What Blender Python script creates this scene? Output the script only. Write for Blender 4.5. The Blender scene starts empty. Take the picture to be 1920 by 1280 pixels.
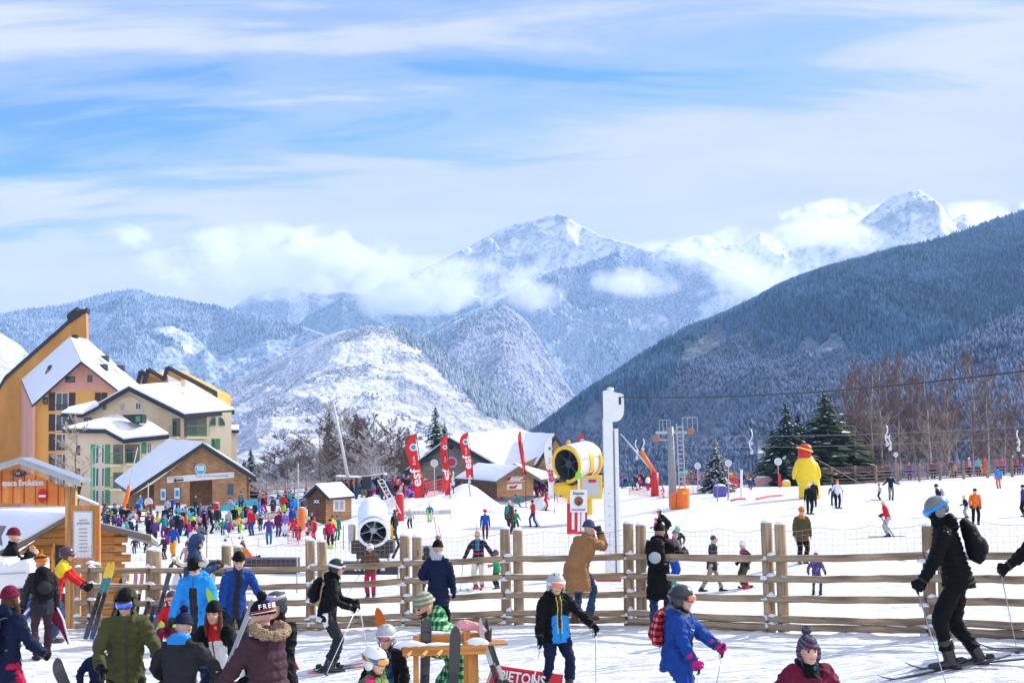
import bpy, bmesh, math, random
import numpy as np
from mathutils import Vector, Matrix, Euler, noise as mnoise
R = math.radians
scene = bpy.context.scene
COL = scene.collection
rnd = random.Random(7)
nrs = np.random.RandomState(11)
# ---------------------------------------------------------------- camera
FPX = 2667.0
PITCH, ROLL = math.atan(210 / FPX), R(-0.8)
camd = bpy.data.cameras.new('camera')
camd.sensor_width = 36.0
camd.lens = 36.0 * FPX / 1920
camd.clip_start, camd.clip_end = 0.5,60000
cam = bpy.data.objects.new('camera', camd)
COL.objects.link(cam)
CM = (Matrix.Rotation(R(90) + PITCH, 4, 'X') @ Matrix.Rotation(ROLL, 4, 'Z'))
cam.matrix_world = CM
scene.camera = cam
CR = np.array(CM.to_3x3())
def ray(px, py):
 v = CR @ np.array([(px - 960) / FPX, -(py - 640) / FPX, -1.0])
 return v / v[1]
DOFF = [0.0]     # extra distance while a far building is being laid out
def P(px, py, d):
 """world point seen at pixel (px,py), d metres ahead"""
 return Vector(ray(px, py) * (d + DOFF[0]))
def proj(p):
 q = CR.T @ np.array(p)
 return 960 + FPX * q[0] / -q[2],640 - FPX * q[1] / -q[2]
def mpp(d):
 return d / FPX
# ---------------------------------------------------------------- light
SUN_AZ, SUN_EL = R(55), R(33)           # azimuth to the right of straight ahead
SUN_DIR = Vector((math.sin(SUN_AZ) * math.cos(SUN_EL), math.cos(SUN_AZ) * math.cos(SUN_EL), math.sin(SUN_EL)))
sl = bpy.data.lights.new('sun', 'SUN')
sl.energy = 4.9
sl.angle = R(0.53)
sl.color = (1.0,0.965,0.91)
so = bpy.data.objects.new('sun', sl)
COL.objects.link(so)
so.rotation_euler = SUN_DIR.to_track_quat('Z', 'Y').to_euler()
so.location = (60,40,60)
world = bpy.data.worlds.new('World')
scene.world = world
world.use_nodes = True
wt = world.node_tree
wt.nodes.clear()
def N(t, typ, **kw):
 n = t.nodes.new(typ)
 for k, v in kw.items():
  if k.startswith('i_'):
   n.inputs[k[2:].replace('_', ' ')].default_value = v
  else:
   setattr(n, k, v)
 return n
def L(t, a, b):
 t.links.new(a, b)
def mathn(t, op, a, b=None, c=None, clamp=False):
 n = t.nodes.new('ShaderNodeMath'); n.operation = op; n.use_clamp = clamp
 for i, x in enumerate((a, b, c)):
  if x is None: continue
  if isinstance(x, (int, float)): n.inputs[i].default_value = x
  else: t.links.new(x, n.inputs[i])
 return n.outputs[0]
def rampn(t, fac, stops, interp='LINEAR'):
 n = t.nodes.new('ShaderNodeValToRGB'); n.color_ramp.interpolation = interp
 e = n.color_ramp.elements
 while len(e) < len(stops): e.new(0.5)
 for el, (p, c) in zip(e, stops):
  el.position = p
  el.color = (c, c, c, 1) if isinstance(c, (int, float)) else (*c, 1)
 t.links.new(fac, n.inputs[0])
 return n.outputs[0]
def noisen(t, vec, scale, detail=4, rough=0.55, dist=0.0, lac=2.0):
 n = t.nodes.new('ShaderNodeTexNoise')
 n.inputs['Scale'].default_value = scale; n.inputs['Detail'].default_value = detail
 n.inputs['Roughness'].default_value = rough; n.inputs['Distortion'].default_value = dist
 n.inputs['Lacunarity'].default_value = lac
 if vec is not None: t.links.new(vec, n.inputs['Vector'])
 return n.outputs['Fac']
def mapn(t, vec, scale=(1,1,1), loc=(0,0,0), rot=(0,0,0)):
 n = t.nodes.new('ShaderNodeMapping')
 n.inputs['Scale'].default_value = scale; n.inputs['Location'].default_value = loc
 n.inputs['Rotation'].default_value = rot
 t.links.new(vec, n.inputs['Vector'])
 return n.outputs[0]
def mixc(t, fac, a, b):
 n = t.nodes.new('ShaderNodeMix'); n.data_type = 'RGBA'
 for s, x in ((0, fac),(6, a),(7, b)):
  if isinstance(x, (int, float)): n.inputs[s].default_value = x
  elif isinstance(x, tuple): n.inputs[s].default_value = (*x, 1)
  else: t.links.new(x, n.inputs[s])
 return n.outputs[2]
sky = N(wt, 'ShaderNodeTexSky', sky_type='NISHITA', sun_disc=False, sun_elevation=SUN_EL, sun_rotation=SUN_AZ,
  altitude=1400, air_density=1.0, dust_density=0.4, ozone_density=2.0)
tc = N(wt, 'ShaderNodeTexCoord')
sx = N(wt, 'ShaderNodeSeparateXYZ'); L(wt, tc.outputs['Generated'], sx.inputs[0])
dx, dy, dz = sx.outputs
# cloud plane coordinates: direction divided by height above the horizon
hz = mathn(wt, 'ADD', mathn(wt, 'MAXIMUM', dz, 0.0),0.16)
cb = N(wt, 'ShaderNodeCombineXYZ')
L(wt, mathn(wt, 'DIVIDE', dx, hz), cb.inputs[0]); L(wt, mathn(wt, 'DIVIDE', dy, hz), cb.inputs[1])
cirA = noisen(wt, mapn(wt, cb.outputs[0],(0.8,2.4,1),(3.1,0.4,0),(0,0, R(14))),1.7,8,0.58,0.5)
cirB = noisen(wt, mapn(wt, cb.outputs[0],(0.45,0.9,1),(8.0,5.0,0),(0,0, R(-12))),1.0,3,0.5,0.2)
# the blue gap: high and to the left
gap = mathn(wt, 'SUBTRACT', dz, mathn(wt, 'MULTIPLY', dx, 0.05))
veil = rampn(wt, gap, [(0.0,1.15),(0.18,1.12),(0.207,0.72),(0.235,0.46),(0.262,0.50),(0.288,0.78),(0.34,0.84),(1.0,0.5)])
cm = mathn(wt, 'ADD', mathn(wt, 'MULTIPLY', mathn(wt, 'SUBTRACT', cirA, 0.5),2.9), mathn(wt, 'MULTIPLY', mathn(wt, 'SUBTRACT', cirB, 0.5),1.5))
cm = mathn(wt, 'ADD', mathn(wt, 'ADD', cm, veil), mathn(wt, 'MULTIPLY_ADD', dx, 0.75,0.16))
cmask = rampn(wt, cm, [(0.0,0.04),(0.45,0.40),(0.95,0.97)], 'EASE')
bg1 = N(wt, 'ShaderNodeBackground', i_Strength=0.125)
skc = N(wt, 'ShaderNodeMix', data_type='RGBA', blend_type='MULTIPLY')
skc.inputs[0].default_value = 1.0
skc.inputs[7].default_value = (0.40,0.76,1.30,1)
L(wt, sky.outputs[0], skc.inputs[6])
L(wt, skc.outputs[2], bg1.inputs[0])
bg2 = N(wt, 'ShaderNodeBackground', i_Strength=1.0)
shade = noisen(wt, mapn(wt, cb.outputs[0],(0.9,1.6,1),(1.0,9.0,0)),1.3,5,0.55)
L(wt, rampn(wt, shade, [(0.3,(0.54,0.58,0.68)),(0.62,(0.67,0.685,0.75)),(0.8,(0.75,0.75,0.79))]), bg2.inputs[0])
# cloud brightness raised overhead and behind the camera, added as unseen frontal fill
sky_fill = rampn(wt, mathn(wt, 'ADD', mathn(wt, 'MULTIPLY', dz, 1.0), mathn(wt, 'MULTIPLY', dy, -0.45)),[(0.0,1.0),(0.12,1.0),(0.75,1.55)])
L(wt, sky_fill, bg2.inputs[1])
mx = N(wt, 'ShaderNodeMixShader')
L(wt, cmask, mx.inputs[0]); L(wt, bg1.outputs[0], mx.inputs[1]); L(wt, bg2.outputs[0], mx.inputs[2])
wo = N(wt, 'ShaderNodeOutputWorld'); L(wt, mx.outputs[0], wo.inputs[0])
scene.view_settings.view_transform = 'Standard'
scene.view_settings.look = 'None'
scene.view_settings.exposure = 0.36
scene.view_settings.gamma = 1.0
cy = scene.cycles
cy.use_denoising = True
cy.max_bounces = 7; cy.diffuse_bounces = 3; cy.glossy_bounces = 2; cy.transmission_bounces = 3
cy.volume_bounces = 5; cy.transparent_max_bounces = 8
cy.sample_clamp_indirect = 4.0
cy.use_adaptive_sampling = True; cy.adaptive_threshold = 0.015
cy.volume_step_rate = 1.0; cy.volume_max_steps = 128
# ---------------------------------------------------------------- materials
MATS = {}
def mat(name, col, rough=0.6, metal=0.0, bump=0.0, bscale=40.0, var=0.0, vscale=6.0, spec=0.4, coat=0.0, obj=True):
 """plain painted/cloth/plastic surface with slight procedural variation and bump"""
 if name in MATS: return MATS[name]
 m = bpy.data.materials.new(name); m.use_nodes = True
 t = m.node_tree; b = t.nodes['Principled BSDF']
 b.inputs['Roughness'].default_value = rough; b.inputs['Metallic'].default_value = metal
 b.inputs['Specular IOR Level'].default_value = spec; b.inputs['Coat Weight'].default_value = coat
 b.inputs['Base Color'].default_value = (*col, 1)
 m.diffuse_color = (*col, 1)
 tc = t.nodes.new('ShaderNodeTexCoord')
 if var > 0:
  n = noisen(t, tc.outputs['Object'], vscale, 3)
  lo = tuple(c * (1 - var) for c in col); hi = tuple(min(1, c * (1 + var)) for c in col)
  L(t, rampn(t, n, [(0.3, lo),(0.7, hi)]), b.inputs['Base Color'])
 if bump > 0:
  bn = t.nodes.new('ShaderNodeBump'); bn.inputs['Strength'].default_value = bump
  bn.inputs['Distance'].default_value = 0.02
  L(t, noisen(t, tc.outputs['Object'], bscale, 4), bn.inputs['Height']); L(t, bn.outputs[0], b.inputs['Normal'])
 MATS[name] = m
 return m
def wood_mat(name, c1, c2, axis='z', scale=3.0, plank=0.0, paxis='z', rough=0.75):
 """grained wood; plank>0 adds plank joints every `plank` metres along paxis"""
 if name in MATS: return MATS[name]
 m = bpy.data.materials.new(name); m.use_nodes = True
 t = m.node_tree; b = t.nodes['Principled BSDF']; b.inputs['Roughness'].default_value = rough
 b.inputs['Specular IOR Level'].default_value = 0.25
 tc = t.nodes.new('ShaderNodeTexCoord'); o = tc.outputs['Object']
 s = {'x': (0.6,9,9), 'y': (9,0.6,9), 'z': (9,9,0.6)}[axis]
 n = noisen(t, mapn(t, o, s), scale, 6,0.6,0.6)
 n2 = noisen(t, o, 1.3,3)
 c = rampn(t, n, [(0.36, c1),(0.60, c2)])
 c = mixc(t, rampn(t, n2,[(0.40,0.0),(0.68,0.6)]), c, tuple(x * 0.62 for x in c1))
 if rough == 0.76: c = mixc(t, rampn(t, noisen(t, mapn(t, o, s), scale * .35,5,0.7),[(0.50,0.0),(0.66,0.55)]), c, (0.27,0.25,0.22))
 kn = t.nodes.new('ShaderNodeTexVoronoi'); kn.inputs['Scale'].default_value = 2.6
 L(t, mapn(t, o, {'x': (0.45,2,2), 'y': (2,0.45,2), 'z': (2,2,0.45)}[axis]), kn.inputs['Vector'])
 kf = rampn(t, kn.outputs['Distance'],[(0.0,1.0),(0.07,0.9),(0.12,0.0)])
 c = mixc(t, kf, c, tuple(x * 0.35 for x in c1))
 h = n
 if plank:
  sp = t.nodes.new('ShaderNodeSeparateXYZ'); L(t, o, sp.inputs[0])
  z = mathn(t, 'DIVIDE', sp.outputs[{'x': 0, 'y': 1, 'z': 2}[paxis]], plank)
  fr = mathn(t, 'FRACT', z)
  d = mathn(t, 'ABSOLUTE', mathn(t, 'SUBTRACT', fr, 0.5))
  g = rampn(t, d, [(0.0,0.0),(0.42,0.0),(0.49,1.0)])
  wn = t.nodes.new('ShaderNodeTexWhiteNoise'); wn.noise_dimensions = '1D'
  L(t, mathn(t, 'FLOOR', z), wn.inputs['W'])
  c = mixc(t, mathn(t, 'MULTIPLY', wn.outputs[0],0.35), c, tuple(x * 0.6 for x in c2))
  c = mixc(t, mathn(t, 'MULTIPLY', g, 0.8), c, tuple(x * 0.22 for x in c1))
  h = mathn(t, 'SUBTRACT', mathn(t, 'MULTIPLY', n, 0.3), g)
 L(t, c, b.inputs['Base Color'])
 bn = t.nodes.new('ShaderNodeBump'); bn.inputs['Strength'].default_value = 0.5; bn.inputs['Distance'].default_value = 0.03 if plank else 0.016
 L(t, h, bn.inputs['Height']); L(t, bn.outputs[0], b.inputs['Normal'])
 MATS[name] = m
 return m
def wall_mat(name, col, stain=0.25):
 if name in MATS: return MATS[name]
 m = bpy.data.materials.new(name); m.use_nodes = True
 t = m.node_tree; b = t.nodes['Principled BSDF']; b.inputs['Roughness'].default_value = 0.9
 b.inputs['Specular IOR Level'].default_value = 0.15
 tc = t.nodes.new('ShaderNodeTexCoord'); o = tc.outputs['Object']
 n = noisen(t, mapn(t, o, (1,1,0.35)),0.35,6,0.65)
 c = rampn(t, n, [(0.3, tuple(x * (1 - stain) for x in col)),(0.62, col)])
 L(t, c, b.inputs['Base Color'])
 bn = t.nodes.new('ShaderNodeBump'); bn.inputs['Strength'].default_value = 0.25; bn.inputs['Distance'].default_value = 0.02
 L(t, noisen(t, o, 14,4), bn.inputs['Height']); L(t, bn.outputs[0], b.inputs['Normal'])
 MATS[name] = m
 return m
def snow_mat(name='snow', big=False, col=(0.86,0.88,0.92)):
 if name in MATS: return MATS[name]
 m = bpy.data.materials.new(name); m.use_nodes = True
 t = m.node_tree; b = t.nodes['Principled BSDF']
 b.inputs['Roughness'].default_value = 0.55; b.inputs['Specular IOR Level'].default_value = 0.25
 tc = t.nodes.new('ShaderNodeTexCoord'); o = tc.outputs['Object']
 n1 = noisen(t, o, 1.4,7,0.62)
 n2 = noisen(t, o, 9.0,5,0.6)
 h = mathn(t, 'ADD', mathn(t, 'MULTIPLY', n1,0.8), mathn(t, 'MULTIPLY', n2,0.28))
 c = rampn(t, n1,[(0.3, tuple(x * 0.93 for x in col)),(0.6, col)])
 if big:
  # ski and boot tracks: long thin grooves in two directions, trodden lumps, a little dirt
  w = []
  for k, (rot, sc) in enumerate(((R(12),3.0),(R(-20),2.2),(R(70),2.0))):
   g = noisen(t, mapn(t, o, (0.16,3.0,1),(k * 7.3,0,0),(0,0, rot)), sc, 2,0.5,0.25)
   w.append(rampn(t, g, [(0.36,0.0),(0.40,1.0),(0.44,0.0),(0.60,0.0),(0.63,-0.0)]))
  tr = mathn(t, 'ADD', mathn(t, 'ADD', w[0], w[1]), w[2])
  h = mathn(t, 'SUBTRACT', h, mathn(t, 'MULTIPLY', tr, 0.22))
  sep = t.nodes.new('ShaderNodeSeparateXYZ'); L(t, o, sep.inputs[0])
  vor = t.nodes.new('ShaderNodeTexVoronoi'); vor.inputs['Scale'].default_value = 3.4; vor.feature = 'SMOOTH_F1'
  L(t, mapn(t, o, (1,0.8,1)), vor.inputs['Vector'])
  h = mathn(t, 'ADD', h, mathn(t, 'MULTIPLY', vor.outputs['Distance'],0.28))
  dirt = rampn(t, noisen(t, mapn(t, o, (0.5,1.2,1)),2.2,6,0.7),[(0.60,0.0),(0.74,0.35)])
  c = mixc(t, dirt, c, (0.66,0.66,0.68))
 L(t, c, b.inputs['Base Color'])
 bn = t.nodes.new('ShaderNodeBump'); bn.inputs['Strength'].default_value = 0.9
 bn.inputs['Distance'].default_value = 0.20 if big else 0.05
 L(t, h, bn.inputs['Height']); L(t, bn.outputs[0], b.inputs['Normal'])
 MATS[name] = m
 return m
# ---------------------------------------------------------------- object helpers
def props(o, label=None, cat=None, group=None, kind=None):
 if label: o['label'] = label
 if cat: o['category'] = cat
 if group: o['group'] = group
 if kind: o['kind'] = kind
 return o
def mesh_obj(name, me, parent=None, mats=(), smooth=False, loc=None, mtx=None):
 o = bpy.data.objects.new(name, me)
 for m in mats: me.materials.append(m)
 if smooth and len(me.polygons):
  me.polygons.foreach_set('use_smooth', [True] * len(me.polygons))
 COL.objects.link(o)
 if parent is not None: o.parent = parent
 if loc is not None: o.location = loc
 if mtx is not None: o.matrix_local = mtx
 return o
def raw_obj(name, verts, faces, parent=None, mats=(), smooth=False, mi=None, loc=None, mtx=None):
 me = bpy.data.meshes.new(name)
 me.from_pydata([tuple(v) for v in verts],[],[tuple(f) for f in faces])
 if mi is not None:
  me.polygons.foreach_set('material_index', mi)
 me.update()
 return mesh_obj(name, me, parent, mats, smooth, loc, mtx)
def empty(name, loc, rz=0.0, **kw):
 o = bpy.data.objects.new(name, None); COL.objects.link(o)
 o.empty_display_size = 0.2
 o.location = loc; o.rotation_euler = (0,0, rz)
 return props(o, **kw)
class MB:
 """collects simple shapes into one mesh"""
 def __init__(s): s.v, s.f, s.m = [],[],[]
 def add(s, vs, fs, mi=0):
  k = len(s.v); s.v += [tuple(v) for v in vs]
  s.f += [tuple(i + k for i in f) for f in fs]; s.m += [mi] * len(fs)
  return s
 def box(s, c, size, rot=None, mi=0, bev=0.0):
  x, y, z = (a / 2 for a in size); c = Vector(c)
  if bev > 0:
   b = bev; vs = []
   for zz, k in ((-z, 1),(-z + b, 0),(z - b, 0),(z, 1)):
    q = b * k
    for (a, e) in ((x - q, y - q - b * (1 - k)),(x - q - b * (1 - k), y - q)): pass
    ring = [(x - q, y - q - b),(x - q - b, y - q),(-x + q + b, y - q),(-x + q, y - q - b),(-x + q, -y + q + b),(-x + q + b, -y + q),(x - q - b, -y + q),(x - q, -y + q + b)]
    vs += [(p[0], p[1], zz) for p in ring]
   fs = [tuple(range(7,-1,-1)), tuple(range(24,32))]
   for r in range(3):
    for i in range(8): fs.append((r * 8 + i, r * 8 + (i + 1) % 8, r * 8 + 8 + (i + 1) % 8, r * 8 + 8 + i))
  else:
   vs = [(-x, -y, -z),(x, -y, -z),(x, y, -z),(-x, y, -z),(-x, -y, z),(x, -y, z),(x, y, z),(-x, y, z)]
   fs = [(0,3,2,1),(4,5,6,7),(0,1,5,4),(1,2,6,5),(2,3,7,6),(3,0,4,7)]
  if rot is not None:
   vs = [rot @ Vector(v) for v in vs]
  return s.add([Vector(v) + c for v in vs], fs, mi)
 def tube(s, pts, rad, n=8, mi=0, cap=True, flat=1.0, up=None):
  pts = [Vector(p) for p in pts]
  if not hasattr(rad, '__len__'): rad = [rad] * len(pts)
  vs, fs = [],[]; pu = None
  for i, p in enumerate(pts):
   a = pts[max(0, i - 1)]; b = pts[min(len(pts) - 1, i + 1)]
   d = (b - a)
   d = d.normalized() if d.length > 1e-9 else Vector((0,0,1))
   u = Vector(up) if up is not None else (pu if pu is not None else (Vector((0,0,1)) if abs(d.z) < 0.9 else Vector((1,0,0))))
   sd = d.cross(u)
   if sd.length < 1e-6: sd = d.orthogonal()
   sd.normalize(); uu = sd.cross(d).normalized(); pu = uu
   r = rad[i]; rx, ry = (r if hasattr(r, '__len__') else (r, r * flat))
   for k in range(n):
    t = 2 * math.pi * k / n
    vs.append(p + sd * (math.cos(t) * rx) + uu * (math.sin(t) * ry))
  for i in range(len(pts) - 1):
   for k in range(n):
    fs.append((i * n + k, i * n + (k + 1) % n, (i + 1) * n + (k + 1) % n, (i + 1) * n + k))
  if cap:
   fs.append(tuple(range(n - 1,-1,-1))); fs.append(tuple((len(pts) - 1) * n + k for k in range(n)))
  return s.add(vs, fs, mi)
 def ell(s, c, r, n=12, m=8, mi=0, rot=None, z0=-1.0, z1=1.0):
  """ellipsoid or a slice of one (z0..z1 in -1..1)"""
  c = Vector(c); vs, fs = [],[]
  t0, t1 = math.acos(max(-1, min(1, z1))), math.acos(max(-1, min(1, z0)))
  for i in range(m + 1):
   th = t0 + (t1 - t0) * i / m
   for k in range(n):
    ph = 2 * math.pi * k / n
    v = Vector((math.sin(th) * math.cos(ph) * r[0], math.sin(th) * math.sin(ph) * r[1], math.cos(th) * r[2]))
    if rot is not None: v = rot @ v
    vs.append(c + v)
  for i in range(m):
   for k in range(n):
    fs.append((i * n + k, (i + 1) * n + k, (i + 1) * n + (k + 1) % n, i * n + (k + 1) % n))
  fs.append(tuple(range(n))); fs.append(tuple(m * n + k for k in range(n - 1,-1,-1)))
  return s.add(vs, fs, mi)
 def poly(s, pts, off, mi=0):
  """prism: polygon swept by vector off"""
  n = len(pts); off = Vector(off); a = [Vector(p) for p in pts]; b = [p + off for p in a]
  fs = [tuple(range(n)), tuple(range(2 * n - 1, n - 1,-1))]
  fs += [(i, n + i, n + (i + 1) % n, (i + 1) % n) for i in range(n)]
  return s.add(a + b, fs, mi)
 def lathe(s, prof, n=16, mi=0, c=(0,0,0), rot=None, cap=True):
  c = Vector(c); vs, fs = [],[]
  for (r, z) in prof:
   for k in range(n):
    t = 2 * math.pi * k / n
    v = Vector((r * math.cos(t), r * math.sin(t), z))
    if rot is not None: v = rot @ v
    vs.append(c + v)
  for i in range(len(prof) - 1):
   for k in range(n): fs.append((i * n + k, i * n + (k + 1) % n, (i + 1) * n + (k + 1) % n, (i + 1) * n + k))
  if cap: fs.append(tuple(range(n - 1,-1,-1))); fs.append(tuple((len(prof) - 1) * n + k for k in range(n)))
  return s.add(vs, fs, mi)
 def build(s, name, mats, parent=None, smooth=False, loc=None, mtx=None):
  if not isinstance(mats, (list, tuple)): mats = [mats]
  o = raw_obj(name, s.v, s.f, parent, mats, smooth, s.m, loc, mtx)
  bm = bmesh.new(); bm.from_mesh(o.data); bmesh.ops.recalc_face_normals(bm, faces=bm.faces); bm.to_mesh(o.data); bm.free()
  return o
def smooth_by_angle(o, ang=40):
 me = o.data
 me.polygons.foreach_set('use_smooth', [True] * len(me.polygons))
 bm = bmesh.new(); bm.from_mesh(me)
 for e in bm.edges:
  if len(e.link_faces) == 2 and e.calc_face_angle(0) > R(ang): e.smooth = False
 bm.to_mesh(me); bm.free()
 return o
_txtcache = {}
def text_mesh(name, s, size, m, mtx, parent, ext=0.004, bold=0.0, align='CENTER', shear=0.0, xs=1.0):
 """lettering as mesh; local plane XY, moved by mtx"""
 key = (s, size, ext, bold, align, shear)
 if key not in _txtcache:
  cu = bpy.data.curves.new('lettering', 'FONT'); cu.body = s; cu.size = size; cu.align_x = align; cu.align_y = 'CENTER'
  cu.extrude = ext; cu.offset = bold; cu.shear = shear; cu.resolution_u = 3
  ob = bpy.data.objects.new('lettering', cu); COL.objects.link(ob)
  dg = bpy.context.evaluated_depsgraph_get()
  me = bpy.data.meshes.new_from_object(ob.evaluated_get(dg))
  COL.objects.unlink(ob); bpy.data.objects.remove(ob)
  _txtcache[key] = me
 me = _txtcache[key].copy()
 me.materials.clear()
 return mesh_obj(name, me, parent, [m], False, None, mtx @ Matrix.Diagonal((xs, 1,1,1)))
def frame(o, xdir, ydir):
 """matrix with local x,y axes given (z = out of the surface)"""
 x = Vector(xdir).normalized(); z = x.cross(Vector(ydir)).normalized(); y = z.cross(x)
 m = Matrix((x, y, z)).transposed().to_4x4(); m.translation = Vector(o)
 return m
# ---------------------------------------------------------------- ground
# known ground points: pixel x, pixel y, distance
GP = [(610,1262,21.3),(1790,1256,15.6),(160,1186,26.0),(280,1186,26.0),(430,1187,25.7),(585,1187,25.2),
      (760,1180,24.5),(948,1176,23.8),(1178,1177,22.8),(1447,1190,21.3),(1640,1196,20.2),(1850,1204,18.8),
      (2100,1215,17.5),(1340,1110,41.5),(1505,1056,45.5),(1530,1115,40),(900,1105,41.5),(695,1122,42),(1145,1082,46),(430,1110,44),
      (997,987,91),(1022,957,108),(908,1012,76),(472,1003,92),(325,1045,71),(622,1025,78),(150,1040,72),
      (1830,983,68),(1668,1008,61),(1762,965,78),(1572,953,88),(1873,915,108),(1518,963,83),(2050,905,108),(2050,985,66),
      (1515,933,96),(1604,907,128),(1763,900,126),(1897,893,124),(2050,888,124),(1240,912,124),(1330,935,102),(1380,918,118),
      (960,932,113),(800,928,112),(380,946,120),(250,950,124),(60,955,122),(-200,960,120),(620,975,96),(560,938,122),
      (-300,1190,27),(-300,1040,72)]
GZ = [(-900,9,-3.0),(-300,9,-3.0),(300,9,-3.05),(960,9,-3.0),(1500,9,-3.15),(1512,12,-3.12),(2300,9,-2.6),(-900,15,-3.1),(300,15,-3.15),(900,15,-3.05),(1400,15,-2.9),
      (960,6,-3.0),(2400,16,-2.3),(2500,60,-3.0),(2500,124,-1.5),(-900,25,-3.5),(-900,70,-5.2),(-900,125,-5),
      (-400,165,-5.5),(200,165,-5.2),(700,165,-4.6),(1000,160,-4.2),(1400,165,-4.0),(1900,165,-3.0),(2500,165,-3)]
pts, zs = [],[]
for px, py, d in GP:
 p = P(px, py, d); pts.append((p.x / p.y * 2.2, math.log(d))); zs.append(p.z)
for px, d, z in GZ:
 pts.append(((px - 960) / FPX * 2.2, math.log(d))); zs.append(z)
pts = np.array(pts); zs = np.array(zs)
def _phi(r2):
 return np.where(r2 > 1e-12, r2 * np.log(np.maximum(r2,1e-12)) * 0.5,0.0)
def _tps_fit(p, z, lam):
 n = len(p); d2 = ((p[:, None] - p[None]) ** 2).sum(-1)
 A = np.zeros((n + 3, n + 3)); A[:n, :n] = _phi(d2) + lam * np.eye(n)
 A[:n, n:] = np.c_[np.ones(n), p]; A[n:, :n] = A[:n, n:].T
 return np.linalg.solve(A, np.r_[z, 0,0,0])
GW = _tps_fit(pts, zs, 0.004)
def ground_arr(x, y):
 u = x / y * 2.2; l = np.log(np.maximum(y, 5.0))
 q = np.stack([u.ravel(), l.ravel()],1); out = np.zeros(len(q))
 for k in range(0, len(q),20000):
  qq = q[k:k + 20000]; d2 = ((qq[:, None] - pts[None]) ** 2).sum(-1)
  out[k:k + 20000] = _phi(d2) @ GW[:-3] + np.c_[np.ones(len(qq)), qq] @ GW[-3:]
 out = out.reshape(x.shape)
 far = np.maximum(y - 150,0)
 zf = out - far ** 1.35 * 0.055
 return zf
def ground_z(x, y):
 return float(ground_arr(np.array([x]), np.array([y]))[0])
def G(px, py, dmin=7.0, dmax=400.0):
 """ground point seen at pixel"""
 r = ray(px, py); ds = np.exp(np.linspace(math.log(dmin), math.log(dmax),700))
 h = r[2] * ds - ground_arr(r[0] * ds, ds)
 i = np.argmax(h < 0)
 if h[i] >= 0: i = len(ds) - 1
 d = ds[i] if i == 0 else ds[i - 1] + (ds[i] - ds[i - 1]) * h[i - 1] / (h[i - 1] - h[i])
 return Vector((r[0] * d, d, r[2] * d))
def GD(px, d):
 """ground point in the direction of pixel column px at distance d"""
 x = (px - 960) / FPX * d
 for _ in range(4):
  z = ground_z(x, d); q = proj((x, d, z)); x += (px - q[0]) / FPX * d
 return Vector((x, d, ground_z(x, d)))
def build_ground():
 ny, nx = 420,330
 ys = np.exp(np.linspace(math.log(5.0), math.log(420), ny)); us = np.linspace(-0.75,0.75, nx)
 U, Y = np.meshgrid(us, ys); X = U * Y
 Z = ground_arr(X, Y)
 # trodden relief near the camera and piled snow along the fence
 for k in range(ny):
  y = ys[k]
  if y > 45: break
  for j in range(nx):
   x = X[k, j]
   n = mnoise.fractal((x * 0.9, y * 0.9,0),0.8,2.1,4)
   Z[k, j] += 0.035 * n
 V = np.stack([X.ravel(), Y.ravel(), Z.ravel()],1)
 idx = np.arange(ny * nx).reshape(ny, nx)
 F = np.stack([idx[:-1, :-1].ravel(), idx[:-1,1:].ravel(), idx[1:, 1:].ravel(), idx[1:, :-1].ravel()],1)
 o = raw_obj('snow_ground', V.tolist(), F.tolist(), None, [snow_mat('snow_ground', True)], True)
 props(o, 'trodden white ski slope and snow platform', 'ground', kind='structure')
build_ground()
# ---------------------------------------------------------------- mountains
def fbm_grid(X, Y, wl, octs=5, seed=0.0, ridged=False, rough=0.5):
 out = np.zeros(X.shape); a = 1.0; f = 1.0 / wl; tot = 0
 rs = np.random.RandomState(int(seed * 100) + 3)
 for o in range(octs):
  T = rs.rand(64,64)
  th = rs.rand() * 3; xs = (X * math.cos(th) - Y * math.sin(th)) * f + 31.7; ys = (X * math.sin(th) + Y * math.cos(th)) * f + 17.3
  xi = np.floor(xs).astype(int); yi = np.floor(ys).astype(int); fx = xs - xi; fy = ys - yi
  fx = fx * fx * fx * (fx * (fx * 6 - 15) + 10); fy = fy * fy * fy * (fy * (fy * 6 - 15) + 10)
  g = lambda a_, b_: T[a_ % 64, b_ % 64]
  v = (g(xi, yi) * (1 - fx) + g(xi + 1, yi) * fx) * (1 - fy) + (g(xi, yi + 1) * (1 - fx) + g(xi + 1, yi + 1) * fx) * fy
  v = v * 2 - 1
  if ridged: v = 1 - 2 * np.abs(v) ** 0.8
  out += v * a; tot += a; a *= rough; f *= 2.05
 return out / tot
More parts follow.
